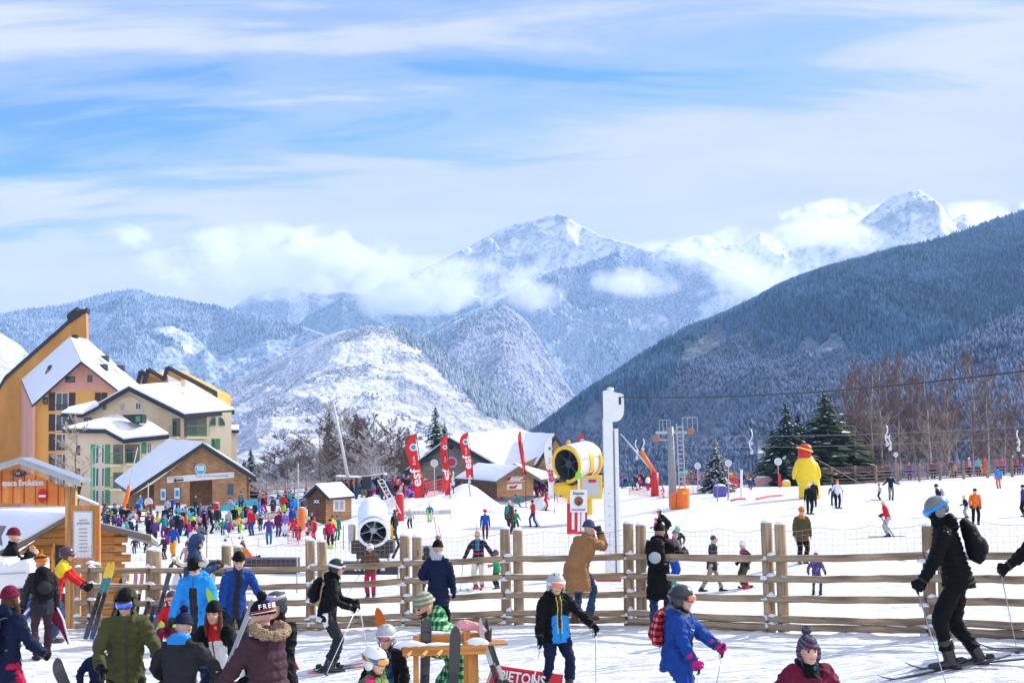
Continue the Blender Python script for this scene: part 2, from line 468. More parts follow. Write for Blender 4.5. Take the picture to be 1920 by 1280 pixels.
def mtn_mat(name, forest, frost, patch, pscale, tree=0.12, snow=(0.83,0.86,0.92), rock=None, brown=None, bexp=None):
 """snowfield against frosted forest: patches of either, a crown-sized speckle inside the forest"""
 m = bpy.data.materials.new(name); m.use_nodes = True
 t = m.node_tree; b = t.nodes['Principled BSDF']
 b.inputs['Roughness'].default_value = 0.85; b.inputs['Specular IOR Level'].default_value = 0.1
 tc = t.nodes.new('ShaderNodeTexCoord'); o = tc.outputs['Object']
 v = t.nodes.new('ShaderNodeTexVoronoi'); v.inputs['Scale'].default_value = tree
 L(t, mapn(t, o, (1,1,0.5)), v.inputs['Vector'])
 wn = noisen(t, o, tree * 1.1,4,0.75)
 big = noisen(t, mapn(t, o, (1,1,1.6)), pscale, 7,0.6,0.5)
 mid = noisen(t, o, pscale * 6,5,0.65,0.3)
 pm = mathn(t, 'ADD', big, mathn(t, 'MULTIPLY', mathn(t, 'SUBTRACT', mid, 0.5),0.55))
 isf = rampn(t, pm, [(patch - 0.045,0.0),(patch + 0.045,1.0)])
 crown = mathn(t, 'ADD', mathn(t, 'MULTIPLY', v.outputs['Distance'],0.5), wn)
 ff = rampn(t, crown, [(0.42,0.0),(0.85,1.0)])
 fc = mixc(t, ff, forest, frost)
 if brown:
  bm_ = rampn(t, noisen(t, o, pscale * 1.7,5,0.6),[(0.44,0.0),(0.56,1.0)])
  fc = mixc(t, bm_, fc, mixc(t, ff, brown, tuple((a + b2) / 2 for a, b2 in zip(brown, frost))))
 sc = mixc(t, rampn(t, wn, [(0.46 - (0.07 if name == 'snowy_scrub' else 0),0.0),(0.66 - (0.06 if name == 'snowy_scrub' else 0),0.8)]), snow, rock or tuple((a * 0.45 + c * 0.3) for a, c in zip(frost, forest)))
 L(t, mixc(t, isf, sc, fc), b.inputs['Base Color'])
 bn = t.nodes.new('ShaderNodeBump'); bn.inputs['Strength'].default_value = 0.8; bn.inputs['Distance'].default_value = 0.7 / tree
 L(t, mathn(t, 'MULTIPLY', crown, mathn(t, 'ADD', isf, 0.35)), bn.inputs['Height']); L(t, bn.outputs[0], b.inputs['Normal'])
 return m
def interp_pts(pts, xs):
 a = np.array(pts, float)
 # gentle smoothing keeps the outline from reading as straight runs
 return [np.interp(xs, a[:, 0], a[:, k]) for k in range(1, a.shape[1])]
MTN = {}
def mountain(name, ridge, dfront, zbase, nc, nr, amp, wl, m, label, back=0.25, curve=1.25, seed=1.0, ridge_n=0.0, spur=0.0, drop=0.0, ny_=1.0, spur_wl=None):
 xs = np.linspace(ridge[0][0], ridge[-1][0], nc)
 py, dd = interp_pts(ridge, xs)
 wob = fbm_grid(xs, xs * 0,60,5, seed + 5)
 py = py + wob * ridge_n
 Pr = np.array([P(a, b, c) for a, b, c in zip(xs, py, dd)])
 Pr[:, 2] -= drop
 rows = []
 nb = max(4, nr // 8)
 for k in range(-nb, nr + 1):
  if k < 0:
   s = -k / nb; y = Pr[:, 1] * (1 + back * s); z = Pr[:, 2] - (Pr[:, 2] - zbase) * (s ** 1.0) * 0.8
   env = min(1, s * 2); t = 0
  else:
   t = k / nr; y = Pr[:, 1] + (dfront - Pr[:, 1]) * t
   z = zbase + (Pr[:, 2] - zbase) * (1 - t ** (1 / curve) if False else (1 - t) ** curve)
   env = min(1.0, t * 5.0) * (0.35 + 0.65 * min(1,(1 - t) * 3))
  x = Pr[:, 0] / Pr[:, 1] * y
  rows.append((x, y, z, np.full(nc, env)))
 X, Y, Z, E = (np.array([r[i] for r in rows]) for i in range(4))
 Z = Z + amp * E * (fbm_grid(X, Y * ny_, wl, 6, seed, True, 0.52) - .3)
 if spur:
  Z = Z + spur * E * fbm_grid(X, Y * 0.35, spur_wl or wl * 2.2,3, seed + 2, True)
 # spurs and gullies never rise above the crest line
 Z = np.minimum(Z, Y * (Pr[:, 2] / Pr[:, 1])[None, :] - 2.0 * np.abs(Y - Pr[None, :, 1]) * 0.004)
 V = np.stack([X.ravel(), Y.ravel(), Z.ravel()],1)
 n = len(rows); idx = np.arange(n * nc).reshape(n, nc)
 F = np.stack([idx[:-1, :-1].ravel(), idx[1:, :-1].ravel(), idx[1:, 1:].ravel(), idx[:-1,1:].ravel()],1)
 # orient upwards
 me = bpy.data.meshes.new(name)
 me.vertices.add(len(V)); me.vertices.foreach_set('co', V.astype(np.float32).ravel())
 me.loops.add(F.size); me.loops.foreach_set('vertex_index', F[:, ::-1].ravel())
 me.polygons.add(len(F)); me.polygons.foreach_set('loop_start', np.arange(0, F.size, 4)); me.polygons.foreach_set('loop_total', np.full(len(F),4))
 me.update(calc_edges=True); me.validate()
 o = mesh_obj(name, me, None, [m], True)
 props(o, label, 'mountain', kind='structure')
 MTN[name + label] = (X, Y, Z, nb)
 return X, Y, Z, nb
SN = (0.85,0.87,0.92)
conif = (0.028,0.045,0.05)
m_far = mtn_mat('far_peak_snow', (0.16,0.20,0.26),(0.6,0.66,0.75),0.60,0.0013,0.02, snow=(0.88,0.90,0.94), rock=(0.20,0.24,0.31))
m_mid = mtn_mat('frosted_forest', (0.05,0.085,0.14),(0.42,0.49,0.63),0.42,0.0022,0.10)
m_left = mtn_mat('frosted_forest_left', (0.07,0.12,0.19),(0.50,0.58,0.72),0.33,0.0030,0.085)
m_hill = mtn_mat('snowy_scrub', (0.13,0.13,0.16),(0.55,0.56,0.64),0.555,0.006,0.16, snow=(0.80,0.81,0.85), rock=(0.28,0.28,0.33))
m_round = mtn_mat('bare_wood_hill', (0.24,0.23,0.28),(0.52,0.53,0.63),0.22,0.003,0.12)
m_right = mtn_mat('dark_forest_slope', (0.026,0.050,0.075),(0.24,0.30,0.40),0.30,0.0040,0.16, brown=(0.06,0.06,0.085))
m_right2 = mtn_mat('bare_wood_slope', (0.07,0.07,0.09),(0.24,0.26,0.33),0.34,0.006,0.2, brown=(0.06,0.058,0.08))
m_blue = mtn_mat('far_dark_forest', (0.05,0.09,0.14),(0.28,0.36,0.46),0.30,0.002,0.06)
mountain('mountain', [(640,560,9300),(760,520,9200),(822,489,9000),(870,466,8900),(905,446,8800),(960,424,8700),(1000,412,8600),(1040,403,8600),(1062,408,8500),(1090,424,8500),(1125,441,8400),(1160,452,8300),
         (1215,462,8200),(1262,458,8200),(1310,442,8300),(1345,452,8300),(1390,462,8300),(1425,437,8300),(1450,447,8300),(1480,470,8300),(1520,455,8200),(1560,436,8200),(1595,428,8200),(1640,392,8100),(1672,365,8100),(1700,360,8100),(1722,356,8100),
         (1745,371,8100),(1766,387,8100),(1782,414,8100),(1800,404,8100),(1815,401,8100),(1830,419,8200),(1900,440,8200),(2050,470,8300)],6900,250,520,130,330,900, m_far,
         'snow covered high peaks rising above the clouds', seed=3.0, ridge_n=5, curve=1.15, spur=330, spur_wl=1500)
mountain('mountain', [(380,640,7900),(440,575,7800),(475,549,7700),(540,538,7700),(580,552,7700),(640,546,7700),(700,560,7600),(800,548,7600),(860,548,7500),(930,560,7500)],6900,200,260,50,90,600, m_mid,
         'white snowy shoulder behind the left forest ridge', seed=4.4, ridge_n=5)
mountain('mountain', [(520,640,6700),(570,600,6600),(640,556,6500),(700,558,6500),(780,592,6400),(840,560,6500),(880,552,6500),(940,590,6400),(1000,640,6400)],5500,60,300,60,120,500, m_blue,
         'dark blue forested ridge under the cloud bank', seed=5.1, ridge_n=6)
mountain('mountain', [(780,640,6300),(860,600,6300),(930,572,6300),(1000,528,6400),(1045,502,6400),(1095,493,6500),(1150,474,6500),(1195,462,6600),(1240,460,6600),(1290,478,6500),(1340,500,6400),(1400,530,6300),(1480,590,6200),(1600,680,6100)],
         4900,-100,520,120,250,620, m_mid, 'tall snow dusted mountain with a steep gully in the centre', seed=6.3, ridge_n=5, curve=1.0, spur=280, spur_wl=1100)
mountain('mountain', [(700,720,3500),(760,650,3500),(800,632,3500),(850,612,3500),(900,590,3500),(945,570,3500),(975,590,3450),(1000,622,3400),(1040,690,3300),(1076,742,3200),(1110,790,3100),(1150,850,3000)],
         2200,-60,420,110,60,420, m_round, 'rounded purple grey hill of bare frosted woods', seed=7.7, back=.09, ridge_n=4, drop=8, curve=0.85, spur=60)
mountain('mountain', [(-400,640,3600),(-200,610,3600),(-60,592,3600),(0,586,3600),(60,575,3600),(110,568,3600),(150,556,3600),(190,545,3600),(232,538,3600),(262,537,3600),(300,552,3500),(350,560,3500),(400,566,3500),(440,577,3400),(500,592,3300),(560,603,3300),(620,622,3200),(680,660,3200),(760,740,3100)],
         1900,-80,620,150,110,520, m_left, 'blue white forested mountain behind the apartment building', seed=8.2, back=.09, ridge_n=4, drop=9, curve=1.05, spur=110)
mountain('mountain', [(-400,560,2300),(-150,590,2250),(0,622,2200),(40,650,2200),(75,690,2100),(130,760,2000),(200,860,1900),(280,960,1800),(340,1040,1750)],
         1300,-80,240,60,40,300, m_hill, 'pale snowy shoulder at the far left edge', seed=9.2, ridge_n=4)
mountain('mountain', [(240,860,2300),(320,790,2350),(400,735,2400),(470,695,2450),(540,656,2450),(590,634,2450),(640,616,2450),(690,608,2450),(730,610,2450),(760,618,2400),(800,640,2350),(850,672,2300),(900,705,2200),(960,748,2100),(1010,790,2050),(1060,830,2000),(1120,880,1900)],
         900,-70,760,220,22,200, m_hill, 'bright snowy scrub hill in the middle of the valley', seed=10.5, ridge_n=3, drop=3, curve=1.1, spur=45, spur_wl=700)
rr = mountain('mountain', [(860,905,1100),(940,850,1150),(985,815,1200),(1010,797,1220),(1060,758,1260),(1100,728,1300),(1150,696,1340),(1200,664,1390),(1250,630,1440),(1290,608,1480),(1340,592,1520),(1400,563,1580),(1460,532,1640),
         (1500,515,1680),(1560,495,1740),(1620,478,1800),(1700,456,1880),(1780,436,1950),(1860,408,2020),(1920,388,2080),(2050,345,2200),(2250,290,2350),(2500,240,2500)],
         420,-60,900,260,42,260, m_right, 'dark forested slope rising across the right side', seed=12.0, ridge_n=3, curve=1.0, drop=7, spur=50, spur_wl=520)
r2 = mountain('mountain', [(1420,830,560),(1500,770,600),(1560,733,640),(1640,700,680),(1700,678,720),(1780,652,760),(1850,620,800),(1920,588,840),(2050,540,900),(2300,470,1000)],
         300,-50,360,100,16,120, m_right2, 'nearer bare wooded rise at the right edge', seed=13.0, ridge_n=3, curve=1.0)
def forest(name, key, n, hmin, hmax, wfrac, mats, label, sel, seed=1, tmax=1.0, colmul=None, blob=False):
 """thousands of crowns standing on a mountain mesh, one mesh (a far-off wood)"""
 X, Y, Z, nb = key
 rs = np.random.RandomState(seed)
 nr, nc = X.shape
 k = rs.uniform(nb - 1.2, nb + (nr - nb - 2) * tmax, n); j = rs.uniform(0, nc - 2, n)
 k0 = k.astype(int); j0 = j.astype(int); fk = k - k0; fj = j - j0
 def bl(A): return (A[k0, j0] * (1 - fj) + A[k0, j0 + 1] * fj) * (1 - fk) + (A[k0 + 1, j0] * (1 - fj) + A[k0 + 1, j0 + 1] * fj) * fk
 x, y, z = bl(X), bl(Y), bl(Z)
 qx = np.stack([x, y, z],1) @ CR
 px = 960 + FPX * qx[:, 0] / -qx[:, 2]; py = 640 - FPX * qx[:, 1] / -qx[:, 2]
 ok = sel(px, py, x, y) & (px > -160) & (px < 2080) & (py < 960)
 x, y, z = x[ok], y[ok], z[ok]; n = len(x)
 h = rs.uniform(hmin, hmax, n) * (1 + 0.25 * rs.randn(n).clip(-1,1)); w = h * wfrac * rs.uniform(0.8,1.25, n)
 S = 4
 ang = np.arange(S) * 2 * math.pi / S
 if blob: prof = [(0.5,0.0),(1.0,0.5),(0.0,1.0)]
 else: prof = [(1.0,0.0),(0.62,0.4),(0.0,1.0)]
 vs = []
 a0 = rs.uniform(0,6.28, n)
 for (pr, pz) in prof:
  for s in range(S):
   if pr == 0.0 and s > 0: continue
   rr_ = w * pr * (rs.uniform(0.7,1.25, n) if pr else 1)
   vs.append(np.stack([x + np.cos(ang[s] + a0) * rr_, y + np.sin(ang[s] + a0) * rr_, z - 0.5 + h * pz],1))
 vs = np.stack(vs, 1); nv = vs.shape[1]
 fs = []
 for r_ in range(1):
  for s in range(S):
   a, b = r_ * S + s, r_ * S + (s + 1) % S
   fs.append((a, b, b + S)); fs.append((a, b + S, a + S))
 for s in range(S): fs.append((S + s, S + (s + 1) % S, 2 * S))
 fs = np.array(fs)
 F = (fs[None] + (np.arange(n) * nv)[:, None, None]).reshape(-1,3)
 me = bpy.data.meshes.new(name)
 me.vertices.add(n * nv); me.vertices.foreach_set('co', vs.astype(np.float32).ravel())
 me.loops.add(F.size); me.loops.foreach_set('vertex_index', F.ravel())
 me.polygons.add(len(F)); me.polygons.foreach_set('loop_start', np.arange(0, F.size, 3)); me.polygons.foreach_set('loop_total', np.full(len(F),3))
 me.update(calc_edges=True)
 o = mesh_obj(name, me, None, mats)
 props(o, label, 'forest', kind='stuff')
 return o
def crown_mat(name, dark, frost, bias=0.5):
 m = bpy.data.materials.new(name); m.use_nodes = True
 t = m.node_tree; b = t.nodes['Principled BSDF']; b.inputs['Roughness'].default_value = 0.9; b.inputs['Specular IOR Level'].default_value = 0.05
 g = t.nodes.new('ShaderNodeNewGeometry'); tc = t.nodes.new('ShaderNodeTexCoord')
 n = noisen(t, tc.outputs['Object'],0.25,4,0.7)
 n2 = noisen(t, tc.outputs['Object'],0.006,3,0.6)
 s = mathn(t, 'ADD', mathn(t, 'MULTIPLY', g.outputs['Random Per Island'],0.55), mathn(t, 'MULTIPLY', n, 0.5))
 s = mathn(t, 'ADD', s, mathn(t, 'MULTIPLY', mathn(t, 'SUBTRACT', n2,0.5),0.9))
 L(t, mixc(t, rampn(t, s, [(bias - 0.2,0.0),(bias + 0.35,1.0)]), dark, frost), b.inputs['Base Color'])
 return m
cm_dark = crown_mat('frosted_conifer', (0.006,0.026,0.052),(0.075,0.17,0.31),0.50)
cm_white = crown_mat('snowy_conifer', (0.045,0.085,0.145),(0.45,0.54,0.70),0.40)
cm_bare = crown_mat('bare_crowns', (0.035,0.045,0.085),(0.17,0.22,0.35),0.46)
cm_lilac = crown_mat('frosted_bare_crowns', (0.17,0.16,0.20),(0.56,0.57,0.66),0.40)
def ykey(lbl): return MTN['mountain' + lbl]
rs_hill = np.random.RandomState(3)
kr = ykey('dark forested slope rising across the right side')
def edge_y(px): return np.interp(px, [985,1100,1200,1290,1400,1500,1700,1920],[830,790,760,660,620,640,700,720])
forest('conifer_forest', kr, 290000,4.4,7.8,0.19,[cm_dark], 'dark frosted conifers covering the right hand slope', lambda px, py, x, y: (py < edge_y(px) + 25 * np.sin(px / 37.0) + 12 * np.sin(px / 9.0)) & (y > 600) & ~((np.abs(px - 1312) < 36) & (np.abs(py - 646) < 11 + 8 * np.sin(px / 11))),5,0.75)
forest('bare_forest', kr, 280000,2.5,4.4,0.2,[cm_bare], 'brown violet bare woods low on the right hand slope', lambda px, py, x, y: (py > edge_y(px) - 20 * np.sin(px / 31.0)) & (y > 430) & (rs_hill.rand(len(x)) > .72 * np.exp(-((px - 1325) / 85) ** 2 - ((py - 790) / 110) ** 2) * (1 + .6 * fbm_grid(x, y, 45,4,9.0, False, 0.7))),6,1.0, blob=True)
k2 = ykey('nearer bare wooded rise at the right edge')
forest('bare_forest', k2,60000,3,5.2,0.17,[cm_bare], 'bare violet trees on the low rise at right', lambda px, py, x, y: px > 1450,7,1.0, blob=True)
kl = ykey('blue white forested mountain behind the apartment building')
forest('conifer_forest', kl, 190000,5,9.5,0.22,[cm_white], 'snow dusted conifers on the blue mountain at left', lambda px, py, x, y: (py < 800) & (fbm_grid(x, y, 500,3,2.0) > -0.35),8,0.85)
kh = ykey('bright snowy scrub hill in the middle of the valley')
forest('conifer_forest', kh, 40000,7,11,0.21,[crown_mat('crest_conifer', (0.05,0.08,0.11),(0.42,0.48,0.56),0.45)], 'band of conifers running down the hill crest', lambda px, py, x, y: (py > np.interp(px, [730,1060],[603,830]) - 8) & (py < np.interp(px, [725,830,900,1000,1060],[612,700,770,810,835]) + 6 * np.sin(px / 13)) & (px > 735),9,0.8)
forest('bare_forest', kh, 170000,1.5,3.4,0.42,[cm_lilac], 'frosted scrub and bare trees spotting the snowy hill', lambda px, py, x, y: fbm_grid(x, y, 120,5,4.0, False, 0.65) > 0.02 + 0.35 * rs_hill.rand(len(x)),10,1.0, blob=True)
kc = ykey('tall snow dusted mountain with a steep gully in the centre')
forest('conifer_forest', kc, 50000,12,19,0.22,[cm_white], 'sparse snowy conifers on the steep central mountain', lambda px, py, x, y: fbm_grid(x, y, 700,4,5.0) > -0.05,11,0.9)
ko = ykey('rounded purple grey hill of bare frosted woods')
forest('bare_forest', ko, 70000,6,10,0.35,[crown_mat('round_hill_crowns', (0.20,0.20,0.26),(0.52,0.54,0.65),0.40)], 'lilac grey bare trees on the rounded hill', lambda px, py, x, y: (px > 820),12,0.9, blob=True)
forest('conifer_forest', ko, 14000,9,14,0.2,[crown_mat('dark_crest_conifer', (0.03,0.06,0.09),(0.3,0.36,0.45),0.5)], 'dark conifers along the left crest of the rounded hill', lambda px, py, x, y: (px < 940) & (py < np.interp(px, [780,940],[700,600])),13,0.5)
# ---------------------------------------------------------------- clouds and haze
def cloud_mat():
 m = bpy.data.materials.new('cloud_vapour'); m.use_nodes = True
 t = m.node_tree; t.nodes.clear()
 out = t.nodes.new('ShaderNodeOutputMaterial'); v = t.nodes.new('ShaderNodeVolumePrincipled')
 v.inputs['Color'].default_value = (0.95,0.965,1,1); v.inputs['Anisotropy'].default_value = 0.35
 tc = t.nodes.new('ShaderNodeTexCoord'); o = tc.outputs['Object']
 ln = t.nodes.new('ShaderNodeVectorMath'); ln.operation = 'LENGTH'; L(t, o, ln.inputs[0])
 r = ln.outputs['Value']
 g = t.nodes.new('ShaderNodeNewGeometry')
 n = noisen(t, mapn(t, g.outputs['Position'],(1 / 260,1 / 260,1 / 190)),1.0,6,0.66,0.2)
 d = mathn(t, 'SUBTRACT', mathn(t, 'ADD', mathn(t, 'MULTIPLY', n, 5.6),-2.2), r)
 d = mathn(t, 'MULTIPLY', mathn(t, 'MAXIMUM', mathn(t, 'MULTIPLY', d, 3.0),0.0),0.0062)
 d = mathn(t, 'MINIMUM', d, 0.0062)
 # die away before the shell
 d = mathn(t, 'MULTIPLY', d, rampn(t, r, [(0.75,1.0),(0.98,0.0)]))
 L(t, d, v.inputs['Density']); L(t, v.outputs[0], out.inputs['Volume'])
 return m
CLM = cloud_mat()
def cloud(px, py, wpx, hpx, d, depth, label):
 mb = MB(); mb.ell((0,0,0),(1,1,1),16,10)
 o = mb.build('cloud', CLM)
 o.location = P(px, py, d); o.scale = (wpx / 2 * d / FPX, depth, hpx / 2 * d / FPX)
 props(o, label, 'cloud', kind='stuff')
CLOUDS = [(520,500,600,175,6300,450, 'wide white cloud bank resting on the left ridge'),
          (640,485,300,150,6200,380, 'bright puffy cloud head above the left ridge'),
          (420,470,150,90,6250,300, 'small puffy cloud left in the cloud bank'),
          (235,440,110,60,6400,250, 'small lone cloud above the apartment building'),
          (820,540,430,130,5700,360, 'low cloud in front of the double peak'),
          (760,575,200,70,5600,200, 'ragged cloud edge hanging over the blue ridge'),
          (1010,545,190,110,5000,180, 'thin cloud wisp crossing the central mountain'),
          (1340,505,380,190,6500,450, 'billowing cloud between the central mountain and right peak'),
          (1180,530,240,70,5000,160, 'thin cloud over the central mountain shoulder'),
          (1530,455,300,90,6600,350, 'cloud around the foot of the right peak'),
          (1440,520,260,120,6000,300, 'white cloud sinking behind the dark forest slope'),
          (1600,415,380,90,9800,500, 'bright cloud behind the sharp right peak'),
          (1850,405,240,70,9800,400, 'white cloud right of the sharp peak')]
if not globals().get('NO_CLOUD'):
 for c in CLOUDS: cloud(*c)
def haze():
 m = bpy.data.materials.new('haze'); m.use_nodes = True
 t = m.node_tree; t.nodes.clear()
 out = t.nodes.new('ShaderNodeOutputMaterial'); v = t.nodes.new('ShaderNodeVolumePrincipled')
 v.inputs['Color'].default_value = (0.38,0.64,1.0,1); v.inputs['Density'].default_value = 1.2e-4
 L(t, v.outputs[0], out.inputs['Volume'])
 mb = MB(); mb.box((300,1975,205),(7000,4150,850))
 o = mb.build('haze', m)
 props(o, 'pale blue air between the slopes', 'haze', kind='stuff')
haze()
# ---------------------------------------------------------------- people
PAL = dict(black=(0.005,0.0052,0.0062), charcoal=(0.024,0.026,0.031), grey=(0.16,0.17,0.18), silver=(0.42,0.45,0.47), white=(0.80,0.80,0.80), cream=(0.66,0.62,0.50),
           navy=(0.008,0.014,0.045), blue=(0.010,0.07,0.38), sky=(0.02,0.27,0.72), teal=(0.01,0.20,0.24), royal=(0.012,0.055,0.27), turquoise=(0.05,0.50,0.58), green=(0.02,0.25,0.09), lime=(0.42,0.70,0.04),
           olive=(0.070,0.070,0.026), khaki=(0.26,0.22,0.16), brown=(0.10,0.055,0.03), tan=(0.31,0.155,0.065), red=(0.60,0.018,0.02), crimson=(0.52,0.012,0.07), burgundy=(0.14,0.008,0.035),
           orange=(0.80,0.16,0.015), amber=(0.85,0.33,0.02), yellow=(0.85,0.60,0.03), pink=(0.75,0.03,0.24), rose=(0.72,0.33,0.36), purple=(0.10,0.035,0.22), violet=(0.25,0.13,0.55),
           magenta=(0.55,0.015,0.22), skin=(0.66,0.37,0.27), hair=(0.06,0.03,0.016), blond=(0.42,0.27,0.12), denim=(0.03,0.06,0.13), plum=(0.055,0.026,0.036))
def cloth(c, rough=0.62):
 if c == 'skin': return mat('skin', PAL['skin'],0.5, var=0.10, vscale=12)
 return mat('cloth_' + c, PAL[c],.72, bump=0.7, bscale=22, var=0.16, vscale=5, spec=.13)
def shiny(c): return mat('shell_' + c, PAL[c],0.28, spec=0.5, coat=0.3)
def fancy(name, kind):
 """printed cloth: plaid, camouflage, checks, knitted stripes"""
 if name in MATS: return MATS[name]
 m = bpy.data.materials.new(name); m.use_nodes = True
 t = m.node_tree; b = t.nodes['Principled BSDF']; b.inputs['Roughness'].default_value = 0.8; b.inputs['Specular IOR Level'].default_value = 0.15
 o = t.nodes.new('ShaderNodeTexCoord').outputs['Object']
 sp = t.nodes.new('ShaderNodeSeparateXYZ'); L(t, o, sp.inputs[0])
 if kind == 'plaid':
  def bar(s, f): return rampn(t, mathn(t, 'FRACT', mathn(t, 'MULTIPLY', s, f)),[(0.0,0.0),(0.42,0.0),(0.45,1.0),(0.97,1.0),(1.0,0.0)])
  a = bar(mathn(t, 'ADD', sp.outputs[0], sp.outputs[1]),12.0); c = bar(sp.outputs[2],12.0)
  s = mathn(t, 'ADD', a, c)
  col = rampn(t, mathn(t, 'MULTIPLY', mathn(t, 'ADD', s, mathn(t, 'MULTIPLY', mathn(t, 'SUBTRACT', noisen(t, o, 14,3),0.5),1.6)),0.5),[(0.1,(0.45,0.62,0.45)),(0.5,(0.04,0.30,0.10)),(0.9,(0.008,0.10,0.035))])
 elif kind == 'checks':
  v = t.nodes.new('ShaderNodeTexVoronoi'); v.inputs['Scale'].default_value = 11; v.distance = 'CHEBYCHEV'; L(t, o, v.inputs['Vector'])
  s2 = t.nodes.new('ShaderNodeSeparateColor'); L(t, v.outputs['Color'], s2.inputs[0])
  col = rampn(t, s2.outputs[0],[(0.0,(0.62,0.03,0.22)),(0.25,(0.10,0.32,0.05)),(0.5,(0.55,0.45,0.40)),(0.72,(0.05,0.14,0.03)),(0.88,(0.45,0.02,0.10))], 'CONSTANT')
 elif kind == 'camo':
  n = noisen(t, o, 9,2); n2 = noisen(t, o, 13,2)
  col = rampn(t, n, [(0.0,(0.012,0.02,0.05)),(0.44,(0.02,0.05,0.16)),(0.54,(0.09,0.13,0.03)),(0.60,(0.02,0.03,0.07))], 'CONSTANT')
 elif kind == 'stars':
  n = noisen(t, o, 40,2)
  col = rampn(t, n, [(0.0,(0.06,0.03,0.16)),(0.62,(0.55,0.45,0.60))], 'CONSTANT')
 elif kind == 'leopard':
  n = noisen(t, o, 22,2)
  col = rampn(t, n, [(0.0,(0.60,0.45,0.42)),(0.47,(0.14,0.04,0.09)),(0.56,(0.50,0.20,0.28))], 'CONSTANT')
 elif kind == 'knit':
  z = mathn(t, 'FRACT', mathn(t, 'MULTIPLY', mathn(t, 'ADD', sp.outputs[2], mathn(t, 'MULTIPLY', sp.outputs[1],0.5)),26))
  w = mathn(t, 'FRACT', mathn(t, 'MULTIPLY', mathn(t, 'ADD', sp.outputs[0], sp.outputs[1]),34))
  col = mixc(t, rampn(t, w, [(0.4,0.0),(0.5,1.0)]), rampn(t, z, [(0.0,(0.10,0.015,0.06)),(0.34,(0.02,0.13,0.15)),(0.67,(0.28,0.05,0.12))], 'CONSTANT'),
                   rampn(t, z, [(0.0,(0.02,0.05,0.12)),(0.34,(0.16,0.02,0.08)),(0.67,(0.05,0.22,0.22))], 'CONSTANT'))
 elif kind == 'rainbow':
  z = mathn(t, 'FRACT', mathn(t, 'MULTIPLY', mathn(t, 'ADD', mathn(t, 'ADD', sp.outputs[0], sp.outputs[1]), sp.outputs[2]),11))
  col = rampn(t, z, [(0.0,(0.6,0.02,0.05)),(0.18,(0.8,0.4,0.02)),(0.34,(0.6,0.6,0.05)),(0.5,(0.05,0.4,0.1)),(0.66,(0.02,0.15,0.5)),(0.84,(0.3,0.05,0.4))], 'CONSTANT')
 elif kind == 'redplaid':
  z = mathn(t, 'FRACT', mathn(t, 'MULTIPLY', sp.outputs[2],14)); w = mathn(t, 'FRACT', mathn(t, 'MULTIPLY', mathn(t, 'ADD', sp.outputs[0], sp.outputs[1]),14))
  s = mathn(t, 'ADD', rampn(t, z, [(0.5,0.0),(0.52,1.0)]), rampn(t, w, [(0.5,0.0),(0.52,1.0)]))
  col = rampn(t, mathn(t, 'MULTIPLY', s, 0.5),[(0.1,(0.60,0.25,0.25)),(0.5,(0.45,0.02,0.03)),(0.9,(0.06,0.01,0.02))])
 elif kind == 'stripeknit':
  z = mathn(t, 'FRACT', mathn(t, 'MULTIPLY', mathn(t, 'ADD', sp.outputs[2], mathn(t, 'MULTIPLY', sp.outputs[1],0.2)),20))
  col = rampn(t, z, [(0.0,(0.20,0.24,0.10)),(0.5,(0.42,0.45,0.36))], 'CONSTANT')
 elif kind == 'fur':
  n = noisen(t, o, 60,4,0.7)
  col = rampn(t, n, [(0.35,(0.12,0.07,0.035)),(0.6,(0.50,0.36,0.22))])
 elif kind == 'gogglelens':
  n = noisen(t, o, 8,2)
  col = rampn(t, n, [(0.3,(0.45,0.05,0.01)),(0.7,(0.9,0.35,0.03))]); b.inputs['Roughness'].default_value = 0.12; b.inputs['Specular IOR Level'].default_value = 0.8
 L(t, col, b.inputs['Base Color'])
 bn = t.nodes.new('ShaderNodeBump'); bn.inputs['Strength'].default_value = 1.0 if kind in ('fur', 'knit', 'stripeknit') else 0.5; bn.inputs['Distance'].default_value = 0.02
 L(t, noisen(t, o, 60 if kind in ('fur', 'knit') else 24,4), bn.inputs['Height']); L(t, bn.outputs[0], b.inputs['Normal'])
 MATS[name] = m
 return m
def cm(c):
 """colour name or material -> material"""
 if isinstance(c, str):
  if c in PAL: return cloth(c)
  return fancy('print_' + c, c)
 return c
def ik(a, b, l1, l2, pole):
 d = b - a; D = d.length
 if D > (l1 + l2) * 0.995: b = a + d * ((l1 + l2) * 0.995 / D); d = b - a; D = d.length
 D = max(D, abs(l1 - l2) + 1e-3)
 x = (l1 * l1 - l2 * l2 + D * D) / (2 * D); h = math.sqrt(max(l1 * l1 - x * x, 0))
 n = d.normalized(); p = Vector(pole); p = p - n * p.dot(n)
 p = p.normalized() if p.length > 1e-5 else n.orthogonal().normalized()
 return a + n * x + p * h, b
